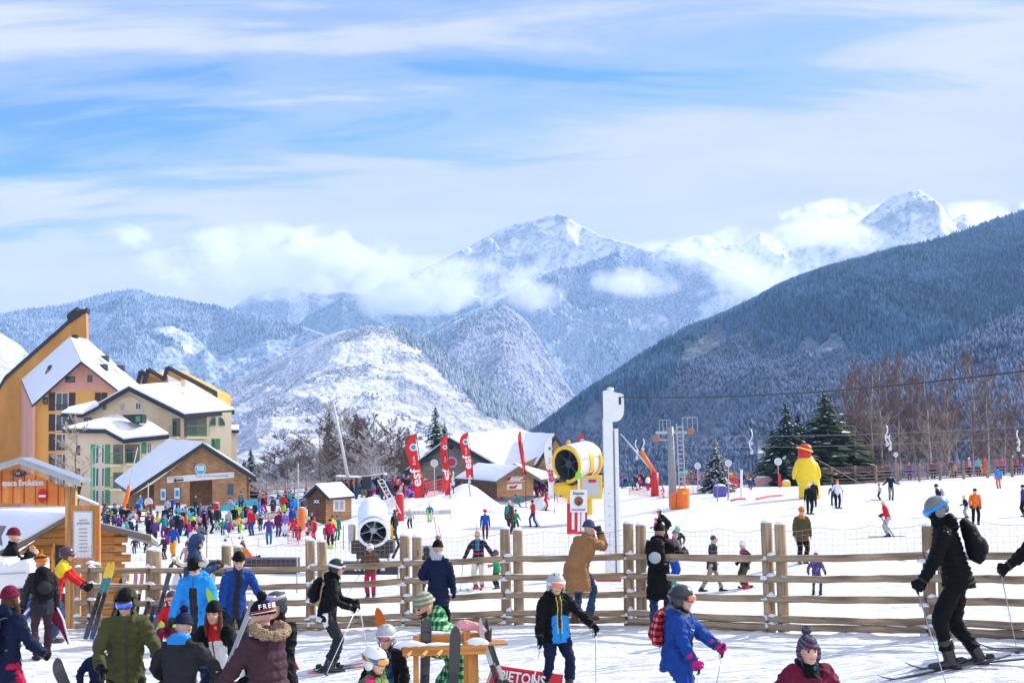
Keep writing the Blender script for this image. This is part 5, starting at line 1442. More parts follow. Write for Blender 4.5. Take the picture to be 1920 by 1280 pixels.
 for x0 in (393,410):
  a0 = Rt.pt(x0 + (10 if x0 == 393 else 0),797,.04) - o
  mb = MB(); pts_ = []
  for k in range(9):
   t = R(90 + 90 * k / 8) if x0 == 393 else R(90 - 90 * k / 8)
   pts_.append(Rt.pt(x0 + (10 if x0 == 393 else 0) + 10.5 * math.cos(t),797 - 15 * math.sin(t),.05) - o)
  mb.poly([a0] + pts_, Rt.n * .05); mb.build('window', GLASS, r)
  mb = MB(); mb.tube([a0 + Rt.n * .1] + [p + Rt.n * .1 for p in pts_] + [a0 + Rt.n * .1],.06,4); mb.build('window_frame', GRN, r)
 for y in (822,866):
  window(Rt, 396, y, 403, y + 20, r, GRN, 1); shutter(Rt, 404, y, 412, y + 20, r, GRN)
 # wing openings
 for y in (833,876,918):
  window(LW, 179, y, 186, y + 36, r, WHF, 1); shutter(LW, 170, y, 178, y + 36, r, GRN, False)
  window(LW, 190, y, 196, y + 36, r, WHF, 1); shutter(LW, 197, y, 206, y + 36, r, GRN)
  window(LW, 143, y + 2,150, y + 20, r, BRN, 1)
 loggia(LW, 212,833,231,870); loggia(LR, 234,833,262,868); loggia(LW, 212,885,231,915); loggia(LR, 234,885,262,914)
 shutter(LR, 265,830,274,850, r, GRN); window(LR, 275,830,284,850, r, WHF, 2)
 # far corner bay
 Rb = Plane(436,850,137,20)
 wall('rear_wing_wall', Rb, [(434,808),(434,955),(444,955),(444,808)], BEI2, r, 3); snow_roof('roof', [Rb.pt(432,806,.5), Rb.pt(448,806,.5), Rb.pt(448,797,-3), Rb.pt(432,797,-3)], r, .2,.3)
DOFF[0] = 20; cream_block(); DOFF[0] = 0
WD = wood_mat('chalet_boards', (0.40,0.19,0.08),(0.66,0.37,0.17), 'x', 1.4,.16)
WDD = wood_mat('dark_chalet_boards', (0.11,0.05,0.025),(0.24,0.12,0.055), 'x', 1.4,.16)  # darker boards: shade of left walls put into the colour; also a fence
WGR = wood_mat('grey_weathered_boards', (0.20,0.165,0.135),(0.38,0.33,0.28), 'x', 1.4,.2)
WOR = wood_mat('orange_stained_boards', (0.80,0.21,0.045),(0.95,0.36,0.10), 'z', 1.2,.22, 'x')
TXD = mat('text_dark', (0.02,0.02,0.025),.6); TXW = mat('text_white', (0.80,0.80,0.80),.5); SGW = mat('sign_white', (0.78,0.79,0.80),.45); RED = mat('sign_red', (0.62,0.012,0.02),.4); BLU = mat('sign_blue', (0.02,0.28,0.55),.4); NAV = mat('sign_navy', (0.03,0.035,0.16),.4)
def text_on(pl, px, py, s, hpx, m, root, out=.12, xs=1.0, bold=0.0, az=None, shear=0.0, align='CENTER'):
 c = pl.pt(px, py, out) - root.location; size = hpx * pl.pt(px, py).y / FPX / .72
 return text_mesh('lettering', s, size, m, frame(c, pl.u if pl.u.x > 0 else -pl.u, (0,0,1)), root, .01, bold, align, shear, xs)
def uplane(px, py, d, az): return Plane(px, py, d, az)
def chalet_esi():
 r = empty('wooden_chalet', G(380,944), label='wooden ski school chalet with round blue ESI sign and open porch', cat='chalet'); o = r.location
 F = Plane(380,900,118,12); n = F.n
 wall('front_wall', F, [(284,908),(284,952),(356,952),(356,899),(398,899),(398,952),(467,952),(467,892),(380,836)], WD, r, .25)
 # porch behind the opening
 mb = MB(); q = [F.pt(356,899), F.pt(398,899), F.pt(398,952), F.pt(356,952)]
 mb.poly([p - n * 2.2 - o for p in q],-n * .1); mb.poly([q[1] - n * .26 - o, q[2] - n * .26 - o, q[2] - n * 2.2 - o, q[1] - n * 2.2 - o], F.u * .1)
 mb.poly([q[0] - n * .26 - o, q[3] - n * .26 - o, q[3] - n * 2.2 - o, q[0] - n * 2.2 - o],-F.u * .1); mb.poly([q[0] - n * .26 - o, q[1] - n * .26 - o, q[1] - n * 2.2 - o, q[0] - n * 2.2 - o],(0,0,.1)); mb.build('porch', WD, r)
 ap = F.pt(380,830,.9); le = F.pt(243,922,.9); re = F.pt(480,894,.9); bk = -n * 13
 apb = P(316,824, ap.y + 11); leb = P(214,903, le.y + 11)
 snow_roof('roof', [ap, le, leb, apb], r, .22,.25); snow_roof('roof', [ap, re, re + bk, apb], r, .22,.25)
 mb = MB()
 for a, b in ((ap, le),(ap, re)): mb.poly([a + n * .05 - o, b + n * .05 - o, b + n * .05 - Vector((0,0,.38)) - o, a + n * .05 - Vector((0,0,.38)) - o],-n * .12)
 mb.build('bargeboard', DARK, r)
 Sd = Plane(284,930, F.pt(284,930).y, 0); Sd.u = Vector((bk.x, bk.y, 0)).normalized()
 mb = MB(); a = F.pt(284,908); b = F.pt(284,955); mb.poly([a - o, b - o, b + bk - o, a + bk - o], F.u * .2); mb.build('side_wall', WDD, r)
 mb = MB(); a = F.pt(467,892); b = F.pt(467,955); mb.poly([a - o, b - o, b + bk - o, a + bk - o],-F.u * .2); mb.build('side_wall', WD, r)
 # lean-to at the left
 A_ = Plane(262,930, F.pt(262,930).y + 1.5,12)
 wall('lean_to_wall', A_, [(240,932),(240,956),(284,956),(284,908)], WD, r, .2)
 for k, (x, y) in enumerate(((320,882),(345,863),(410,855),(437,873),(460,888))):
  mb = MB(); mb.tube([F.pt(x, y, -.1) - o, F.pt(x, y - 1,.85) - o],.10,6); mb.build('bracket', WD, r)
 c = F.pt(376,879,.12); rt = Vector(-n).to_track_quat('-Z', 'Y').to_matrix(); rad = 10.6 * c.y / FPX
 mb = MB(); mb.lathe([(rad, -.05),(rad, .05),(rad * .9,.06)],32, c=c - o, rot=rt); sg = mb.build('round_sign', SGW, r)
 mb = MB(); mb.lathe([(rad * .86,.055),(rad * .86,.085)],32, c=c - o, rot=rt); mb.build('disc', mat('sign_cyan', (0.03,0.42,0.68),.4), sg)
 text_on(F, 376,878, 'ESI', 8, TXW, r, .26,1.0,.03)
 bn = wall('banner', F, [(313,893),(439,884),(439,895),(313,905)], SGW, r, -.12)
 mb = MB()
 a = F.pt(325,901,.16) - o; b = F.pt(344,899.3,.16) - o
 mb.tube([a.lerp(b, .2), b],.07,6); mb.tube([a, a.lerp(b, .25)],[.01,.2],6); mb.build('arrow', TXD, r)
 text_on(F, 330,895.5, 'ECOLE DE SKI', 3, mat('text_grey', (.35,.35,.37),.6), r, .14); text_on(F, 398,892, 'Ecole de Ski Internationale', 4, mat('text_grey', (.35,.35,.37),.6), r, .14)
 for x0, y0, x1, y1, bl in ((300,915,314,939,1),(326,913,340,937,1),(425,905,439,928,0)):
  w = window(F, x0, y0, x1, y1, r, mat('grey_frame', (.20,.22,.24),.5),1,1)
  if bl:
   wall('poster', F, [(x0 + 1, y0 + 1),(x1 - 3, y0 + 1),(x1 - 3, y1 - 2),(x0 + 1, y1 - 2)], SGW, r, -.02,.1)
   wall('poster_print', F, [(x0 + 3, y0 + 6),(x1 - 5, y0 + 6),(x1 - 5, y1 - 7),(x0 + 3, y1 - 7)], BLU, r, -.02,.13)
  wall('sill', F, [(x0 - 1, y1),(x1 + 1, y1),(x1 + 1, y1 + 1.6),(x0 - 1, y1 + 1.6)], mat('grey_frame', (.20,.22,.24),.5), r, -.2)
chalet_esi()
def chalet_esf():
 r = empty('wooden_chalet', G(940,918), label='long grey boarded chalet with deep snow on its roof behind the red flags', cat='chalet'); o = r.location
 F = Plane(842,880,130,-6); n = F.n; bk = -n * 3
 wall('front_wall', F, [(768,878),(768,925),(925,925),(925,870),(842,823)], WGR, r, .3)
 ap = F.pt(842,820,.9); le = F.pt(760,882,.9); re = F.pt(935,874,.9)
 b1, b2 = P(965,806,148), P(1035,868,141)
 b3 = P(1012,818,146)
 for q3 in ([ap, re, b2],[ap, b2, b3],[ap, b3, b1]): snow_roof('roof', q3, r, .35,.2)
 snow_roof('roof', [ap, le, le + Vector((2,14,.2)), ap + Vector((3,15,.2))], r, .25,.3)
 mb = MB()
 for a, b in ((ap, le),(ap, re)): mb.poly([a - o, b - o, b - Vector((0,0,.55)) - o, a - Vector((0,0,.55)) - o],-n * .15)
 mb.build('bargeboard', DARK, r)
 rt = Vector(-n).to_track_quat('-Z', 'Y').to_matrix(); c = F.pt(847,866,.15); rad = 10.5 * c.y / FPX
 mb = MB(); mb.lathe([(rad, -.05),(rad, .05)],28, c=c - o, rot=rt); sg = mb.build('round_sign', mat('sign_pale_blue', (.35,.48,.70),.5), r)
 mb = MB(); mb.lathe([(rad * .72,.04),(rad * .72,.09)],28, c=c - o, rot=rt); mb.build('disc', RED, sg)
 for (x, y) in ((846,838),(800,861)):
  mb = MB(); mb.lathe([(.22,-.02),(.22,.04)],14, c=F.pt(x, y, .02) - o, rot=rt); mb.build('vent', DARK, r)
 for (x0, x1) in ((818,833),(852,866)): window(F, x0,890, x1,918, r, mat('grey_frame', (.20,.22,.24),.5),1)
 # right hand wing with big gable
 W_ = Plane(1040,870,126,35); wn = W_.n
 wa = W_.pt(1040,815,.8); wl = P(1005,872,127.5); wr = P(1058,850,133)
 snow_roof('roof', [P(1040,815,127), P(1004,872,126.5), P(968,868,136)], r, .25,.2); snow_roof('roof', [P(1040,815,127), P(968,868,136), P(985,812,140)], r, .25,.2)
 wall('wing_wall', Plane(1010,890,127.5,12),[(985,868),(985,930),(1062,930),(1062,850),(1041,818),(1020,850)], WD, r, .3)
 mb = MB()
 for a, b in ((P(1041,814,126), P(1003,873,125.6)),(P(1041,814,126), P(1068,852,127))): mb.poly([a - o, b - o, b - Vector((0,0,.5)) - o, a - Vector((0,0,.5)) - o],(0,.2,0))
 mb.build('bargeboard', DARK, r)
 WP = Plane(1010,890,127.2,12)
 for x0, x1 in ((988,998),(1002,1014),(1018,1032)): window(WP, x0,880, x1,922, r, mat('grey_frame', (.20,.22,.24),.5),1)
 mb = MB(); mb.box(P(945,813,144) - o, (2.2,1,.3)); mb.build('roof_vent', DARK, r)
chalet_esf()
def hut_esf():
 r = empty('wooden_hut', G(965,928), label='brown wooden ticket hut with red and white esf signs behind the snow mound', cat='hut'); o = r.location
 F = Plane(970,905,110,16); n = F.n
 wall('front_wall', F, [(932,900),(932,932),(1000,928),(1000,893),(972,876)], WD, r, .2)
 L0 = P(855,897,119)
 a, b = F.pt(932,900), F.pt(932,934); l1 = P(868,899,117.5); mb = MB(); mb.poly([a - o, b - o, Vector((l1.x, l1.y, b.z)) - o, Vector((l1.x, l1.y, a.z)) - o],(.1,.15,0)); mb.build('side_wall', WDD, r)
 ap = F.pt(973,874,.7); le = F.pt(930,902,.7); re = F.pt(1014,898,.7); apb = P(896,869,121); leb = P(852,896,120)
 snow_roof('roof', [ap, le, leb, apb], r, .16,.2); snow_roof('roof', [ap, re, re + Vector((2,9,0)), apb + Vector((3,0,0))], r, .16,.2)
 m = mat('roof_trim_grey', (.16,.13,.11),.6); mb = MB()
 for p, q in ((ap, le),(ap, re)): mb.poly([p + n * .04 - o, q + n * .04 - o, q + n * .04 - Vector((0,0,.22)) - o, p + n * .04 - Vector((0,0,.22)) - o],-n * .1)
 mb.build('bargeboard', m, r)
 for (x0, y0, x1, y1, t, mm, tm, xs) in ((950,893,984,902, 'ESF', RED, TXW, 2.0),(951,908,978,917, 'esf', SGW, RED, 1.5)):
  wall('sign', F, [(x0 - .5, y0 - .7),(x1 + .5, y0 - 2),(x1 + .5, y1 - .5),(x0 - .5, y1 + .9)], SGW, r, -.04,.0)
  if mm is RED: wall('sign_band', F, [(x0, y0 + .6),(x1, y0 - .6),(x1, y1 - 2),(x0, y1 - .6)], RED, r, -.03,.06)
  text_on(F, (x0 + x1) / 2 - (4 if mm is SGW else 0),(y0 + y1) / 2, t, 6, tm, r, .13, xs, .02, shear=.3)
hut_esf()
def hut_ax():
 r = empty('wooden_hut', G(620,978), label='small brown log hut with AX sign and white shuttered window beside the lift', cat='hut'); o = r.location
 C = G(611,982); d = C.y
 Lp = Plane(611,950, d, -22); Rp = Plane(611,950, d, 32)
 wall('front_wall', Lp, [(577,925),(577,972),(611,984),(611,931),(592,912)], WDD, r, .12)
 wall('side_wall', Rp, [(611,931),(611,984),(659,972),(659,928)], WD, r, .12)
 ap = Lp.pt(592,908,.35); le = Lp.pt(569,930,.35); re = Lp.pt(617,933,.35); sh = Rp.u * ((Rp.pt(664,928).y - d) / max(.01, Rp.u.y));
 re2 = Rp.pt(665,929,.3); ap2 = ap + (re2 - re)
 snow_roof('roof', [ap, re, re2, ap2], r, .12,.1); snow_roof('roof', [ap, le, le + (re2 - re), ap2], r, .12,.1)
 mb = MB()
 for a, b in ((ap, le),(ap, re)): mb.poly([a + Lp.n * .03 - o, b + Lp.n * .03 - o, b + Lp.n * .03 - Vector((0,0,.2)) - o, a + Lp.n * .03 - Vector((0,0,.2)) - o],-Lp.n * .06)
 mb.build('bargeboard', DARK, r)
 wall('sign', Lp, [(589,935),(598,935),(598,946),(589,946)], NAV, r, -.03); text_on(Lp, 593.5,940, 'AX', 6, TXW, r, .08,1,.01)
 window(Rp, 624,936,646,958, r, WHF, 2,1, mat('shutter_grey', (.42,.45,.47),.5),.12)
hut_ax()
def log_cabin():
 """cabin at the lower left: roof plane, log gable"""
 r = empty('log_cabin', GD(60,31), label='orange log cabin with snow covered roof at the lower left behind the notice board', cat='cabin'); o = r.location
 F = Plane(130,1000,30.5,6); n = F.n
 LOG = wood_mat('orange_logs', (0.45,0.17,0.035),(0.70,0.33,0.09), 'x', 1.2,.17)
 wall('gable_wall', F, [(20,1045),(20,1190),(226,1190),(226,1008),(224,1000),(124,972)], LOG, r, .18)
 ap = F.pt(126,966,.5); le = F.pt(12,1032,.5); re = F.pt(284,1004,.5)
 leb = P(-260,985,37); apb = P(-140,948,38)
 snow_roof('roof', [ap, le, F.pt(-120,1075,.5), P(-300,1000,37), P(-120,956,38)], r, .12,.10, mat('roof_trim_grey', (.16,.13,.11),.6))
 snow_roof('roof', [ap, re, re + Vector((-1.1,5,-.42)), ap + Vector((-1.6,6.0,-.30))], r, .05,.10, mat('roof_trim_grey', (.16,.13,.11),.6))
 mb = MB()
 for a, b in ((ap, le),(ap, re)): mb.poly([a + n * .03 - o, b + n * .03 - o, b + n * .03 - Vector((0,0,.10)) - o, a + n * .03 - Vector((0,0,.10)) - o],-n * .05)
 mb.build('bargeboard', mat('roof_trim_grey', (.16,.13,.11),.6), r)
 OR = wood_mat('orange_boards', (0.60,0.26,0.05),(0.80,0.42,0.10), 'z', 1.2,.18, 'x')
 wall('board_panel', F, [(28,1034),(28,1062),(72,1062),(72,1028)], wood_mat('ply_panel', (0.45,0.24,0.05),(0.72,0.46,0.14), 'x', .7), r, -.03)
 wall('door_opening', F, [(104,1022),(104,1160),(121,1160),(121,1022)], DARK, r, -.02)
 wall('door_frame', F, [(100,1018),(100,1160),(104,1160),(104,1018)], OR, r, -.07)
 for x in (78,98): wall('corner_post', F, [(x, 1028),(x, 1160),(x + 4,1160),(x + 4,1028)], OR, r, -.08)
 for k in range(8):
  y = 1010 + 18 * k; mb = MB(); p = F.pt(224, y) - o; mb.tube([p - F.u * .1, p + F.u * rnd.uniform(.10,.3)],.085,10); mb.build('log_end', LOG, r)
 wall('window', F, [(54,1056),(54,1084),(76,1084),(76,1056)], GLASS, r, -.04); wall('window_frame', F, [(52,1054),(52,1056.5),(78,1056.5),(78,1054)], mat('grey_frame', (.20,.22,.24),.5), r, -.07)
log_cabin()
def entrance_sign():
 r = empty('entrance_gate', GD(128,27.2), label='wooden gateway board reading Espace Evolution under a small metal roof', cat='gate'); o = r.location
 F = Plane(128,950,27.2,-3); n = F.n
 OR = WOR
 wall('sign_board', F, [(-120,955),(-120,925),(-60,893),(35,878),(121,914),(121,948),(0,942)], OR, r, .05)
 for x0, x1, y in ((122,132,912),(133,141,914)):
  m = wood_mat('gate_post', (0.42,0.21,0.07),(0.72,0.42,0.18), 'z', 1.2); wall('post', F, [(x0, y),(x0,1188),(x1,1188),(x1, y)], m, r, .12,.0 if x0 == 122 else -.02)
 MT = mat('galvanised', (0.42,0.44,0.46),.35,.7, var=.1)
 mb = MB()
 for a, b in (((-60,893),(36,862)),((36,862),(150,904))):
  pa, pb = F.pt(*a, .3) - o, F.pt(*b, .3) - o; mb.poly([pa, pb, pb - n * .6, pa - n * .6],(0,0,.05)); mb.poly([pa, pb, pb - Vector((0,0,.07)), pa - Vector((0,0,.07))], n * .02)
 mb.build('roof', MT, r)
 text_on(F, 43,905, 'space Evolution', 11.5, TXW, r, .07,.78,.004)
 text_on(F, -9,906, 'E', 11.5, TXW, r, .07,.78,.004)
 mb = MB(); mb.poly([F.pt(x, y, .06) - o for x, y in ((18,885),(28,888),(34,880),(40,886),(51,886),(45,892),(35,894),(28,892))],-n * .02); mb.build('emblem', NAV, r)
 text_on(F, 34,887, 'AX', 4.0, TXW, r, .09)
 c = F.pt(79.5,929,.06); rt = Vector(-n).to_track_quat('-Z', 'Y').to_matrix(); mb = MB(); rad = 10.8 * c.y / FPX
 mb.lathe([(rad, -.01),(rad, .012)],32, c=c - o, rot=rt @ Matrix.Diagonal((.78,1.25,1))); sg = mb.build('no_entry_disc', RED, r)
 wall('bar', F, [(73,927.5),(86,927.5),(86,931.5),(73,931.5)], SGW, r, -.02,.085).parent = sg
 # back roof strut to the right
 mb = MB(); a, b = F.pt(132,925,-.4) - o, F.pt(183,946,-1.2) - o; mb.tube([a, b],.04,6); mb.build('roof_edge', MT, r)
 r2 = empty('notice_board', GD(160,26.6), label='tall wooden notice board with a glazed white paper display', cat='notice board'); o2 = r2.location
 B = Plane(160,1000,26.6,4)
 wall('frame', B, [(133,947),(133,1054),(187,1054),(187,947)], wood_mat('board_frame', (0.50,0.17,0.04),(0.78,0.34,0.10), 'z', 1.4), r2,.08)
 wall('post', B, [(140,1054),(140,1190),(150,1190),(150,1054)], w_post, r2,.1)
 wall('metal_rim', B, [(137,957),(137,1047),(175,1047),(175,957)], MT, r2,-.02,.0); wall('paper', B, [(140,960),(140,1044),(172,1044),(172,960)], SGW, r2,-.02,.025)
 TG = mat('text_grey', (.35,.35,.37),.6)
 def txt(pl, x, y, s, h, m): text_mesh('lettering', s, h * pl.pt(x, y).y / FPX / .72, m, frame(pl.pt(x, y, .06) - o2, pl.u, (0,0,1)), r2,.003)
 txt(B, 156,975, 'ESPACE', 3, TG); txt(B, 156,981, 'EVOLUTION', 3, TXD)
 for k in range(7): wall('print_line', B, [(148,990 + 7 * k),(164,990 + 7 * k),(164,992 + 7 * k),(148,992 + 7 * k)], TG if k != 3 else mat('text_rose', (.6,.3,.35),.6), r2,-.004,.048)
entrance_sign()
# ---------------------------------------------------------------- equipment on the slope
GAL = mat('galvanised', (0.42,0.44,0.46),.35,.7, var=.1); WHT = mat('white_paint', (0.78,0.79,0.80),.35, var=.05); YEL = mat('yellow_paint', (0.85,0.52,0.015),.35, var=.06)
ORG = mat('orange_vinyl', (0.85,0.17,0.012),.45, var=.1, bump=.4, bscale=5); REDV = mat('red_vinyl', (0.62,0.015,0.02),.45, var=.12, bump=.4, bscale=5); BLKM = mat('black_metal', (0.02,0.022,0.026),.4); GRYP = mat('grey_paint', (.26,.27,.28),.45, var=.1)
Z = Vector((0,0,1))
def face_cam(px, d, az=0):
 """matrix-like helper plane facing the camera"""
 return Plane(px, 900, d, az)
def thing_at(name, p, label, cat, group=None, rz=0): return empty(name, p, rz, label=label, cat=cat, group=group)
def pylon():
 b = GD(1150,45.5); r = thing_at('cable_pylon', b, 'tall white steel pylon with a cable running off to the right', 'pylon')
 H = (P(1150,733,45.5).z - b.z)
 mb = MB(); mb.box((-.09,0, H / 2),(.30,.42, H), bev=.02); mb.build('column', WHT, r)
 mb = MB(); mb.box((.085,.02, H / 2 - .6),(.06,.30, H - 1.3)); mb.build('channel', mat('channel_grey', (.36,.35,.30),.5), r)
 mb = MB(); mb.box((.17,-.02, H / 2 - .6),(.12,.40, H - 1.2), bev=.015); mb.build('flange', WHT, r)
 mb = MB(); q = [(-.24, H),(-.24, H - .9),(.17, H - .98),(.28, H - .95),(.39, H - .82),(.43, H - .62),(.43, H - .16),(.40, H - .10),(.12, H - .04),(.08, H + .02),(-.15, H + .02)]
 mb.poly([(x, -.27, z) for x, z in q],(0,.54,0)); hd = mb.build('pulley_housing', WHT, r)
 bm = bmesh.new(); bm.from_mesh(hd.data); bmesh.ops.bevel(bm, geom=[e for e in bm.edges], offset=.02, segments=2, affect='EDGES'); bm.to_mesh(hd.data); bm.free()
 mb = MB(); mb.box((.30,-.275, H - .32),(.07,.03,.24)); mb.build('slot', BLKM, r)
 mb = MB(); mb.ell((.02,0, H + .06),(.12,.12,.07),12,6); mb.build('cap', WHT, r)
 mb = MB()
 for z in (H - .18, H - .42, H - .66,2.0,1.7,1.4,1.1,.8,2.3,2.7): mb.lathe([(.016,0),(.016,.02)],8, c=(-.10,-.212, z), rot=Matrix.Rotation(R(90),3, 'X'))
 mb.build('bolt', BLKM, r)
 # cable towards the right, thick and twisted, coming nearer
 a = P(1166,744,45.2); e = P(2150,664,27); c = thing_at('cable', a, 'thick dark twisted cable stretched from the white pylon to the right', 'cable')
 n = 420; pts_ = [[],[]]
 u = (e - a);
 for k in range(n + 1):
  t = k / n; p = u * t - Z * (1.1 * t * (1 - t)); th = k * 1.25
  for j in (0,1): pts_[j].append(p + Vector((0, math.cos(th + j * math.pi) * .010, math.sin(th + j * math.pi) * .010)))
 mb = MB()
 for j in (0,1): mb.tube(pts_[j],.013,5)
 mb.build('strand', BLKM, c, True)
pylon()
def lift_tower():
 b = G(1274,950); d = b.y; s = d / FPX; r = thing_at('lift_tower', b, 'grey drag lift tower with a ladder, cross arm and pulleys', 'lift tower')
 H = P(1262,795, d).z - b.z
 mb = MB(); mb.tube([(-.42,0,0),(-.5,0, H * .97)],[.30,.20],14); mb.build('mast', GRYP, r, True)
 mb = MB()
 for x in (.02,.42): mb.tube([(x, -.15,.2),(x - .1,-.15, H)],.05,6)
 for k in range(17): z = .5 + k * (H - .7) / 16; mb.tube([(.02 - .1 * z / H, -.15, z),(.42 - .1 * z / H, -.15, z)],.035,5)
 mb.build('ladder', GAL, r)
 mb = MB(); zt = H * .90; mb.tube([(-1.5,0, zt),(.95,0, zt)],.09,8); mb.tube([(-1.45,0, zt - .5),(-.4,0, zt - .5)],.06,6); mb.tube([(.3,0, H * .78 + .4),(.95,0, zt + .3)],.05,6); mb.build('cross_arm', GAL, r)
 for x, z in ((-1.5, zt - .42),(.85, zt + .05)):
  mb = MB(); mb.lathe([(.22,-.06),(.26,-.03),(.26,.03),(.22,.06)],16, rot=Matrix.Rotation(R(70),3, 'X'), c=(x, -.1, z)); mb.build('pulley', mat('rust_pulley', (.35,.16,.08),.6), r)
 mb = MB()
 for (x0, x1, z) in ((-1.25,-.5, zt + .85),(.35,1.35, zt + 1.0)):
  mb.tube([(x0,0, z),(x1,0, z)],.025,5)
  for x in np.linspace(x0, x1,4): mb.tube([(x, 0, zt),(x, 0, z)],.02,5)
 mb.build('guard_rail', GAL, r)
 for k, (px, w_, h_, py) in enumerate(((1266,.34,1.05,966),(1281,.40,1.35,969))):
  c = GD(px, d - 1.6 - .5 * k); q = thing_at('safety_pad', c, ('smaller' if k == 0 else 'larger front') + ' orange padded roll around the foot of the lift tower', 'pad')
  mb = MB(); mb.tube([(0,0,0),(0,0,.04),(.01,0, h_ * .5),(.03,0, h_ - .05),(.03,0, h_)],[w_ * .96, w_, w_ * 1.02, w_, w_ * .9],18); smooth_by_angle(mb.build('pad', ORG, q),50)
  if k: mb = MB(); mb.box((.08,-w_ - .012, h_ * .78),(.24,.02,.16)); mb.build('label_patch', YEL, q)
lift_tower()
# drag lift line and hangers
tower = G(1274,950)
ca = P(1272,822, tower.y); lines = [(P(1272,818, tower.y), P(2100,786,100)),(P(1272,838, tower.y), P(2100,806,96))]
for i, (a, b) in enumerate(lines):
 c = thing_at('tow_cable', a, ('upper' if i == 0 else 'lower') + ' thin tow cable running right from the grey lift tower', 'cable'); mb = MB(); u = b - a
 mb.tube([u * t - Z * (1.4 * t * (1 - t)) for t in np.linspace(0,1,24)],.012,4); mb.build('line', GRYP, c)
def hanger(px, d, ytop, ybot, k, lab, flip=1):
 c = P(px, ytop, d); h = c.z - P(px, ybot, d).z; r = thing_at('tow_hanger', c, lab, 'drag lift hanger', 'hangers on the drag lift')
 S_ = h; mb = MB(); pts_ = [(0,0,0),(.03 * flip * S_, 0,-.10 * S_),(.02 * flip * S_, 0,-.20 * S_),(-.05 * flip * S_, 0,-.32 * S_),(-.03 * flip * S_, 0,-.44 * S_),(.03 * flip * S_, 0,-.52 * S_)]
 mb.tube(pts_, .045,6); mb.build('hook', WHT, r, True)
 for z, rr_ in ((-.34,.10),(-.55,.13)): mb = MB(); mb.ell((-.0,0, z * S_),(rr_, rr_ * .7, rr_ * 1.2),10,8); mb.build('reel', mat('reel_grey', (.55,.57,.56),.5), r, True)
 mb = MB(); mb.tube([(.02,0,-.58 * S_),(.04,0,-1.0 * S_)],.04,6); mb.build('pole', BLKM, r)
for k, (px, d, y0, y1, lab, f) in enumerate(((1408,108,804,884, 'S-shaped drag lift hanger over the small snowy fir', 1),(1662,104,797,862, 'S-shaped drag lift hanger before the bare birches', 1),(1668,103,815,862, 'second drag lift hanger hooked beside the birch one', -1),(1908,100,806,872, 'drag lift hanger at the far right above the fence', -1),
                                              (1193,118,824,888, 'pale curled hanger left of the orange lance', -1),(1206,118,822,880, 'pale curled hanger just above the orange lance', 1),(849,100,883,925, 'thin grey hanger in front of the tall red flag', 1),(880,98,890,930, 'thin grey hanger hanging over the snow mound', 1))): hanger(px, d, y0, y1, k, lab, f)
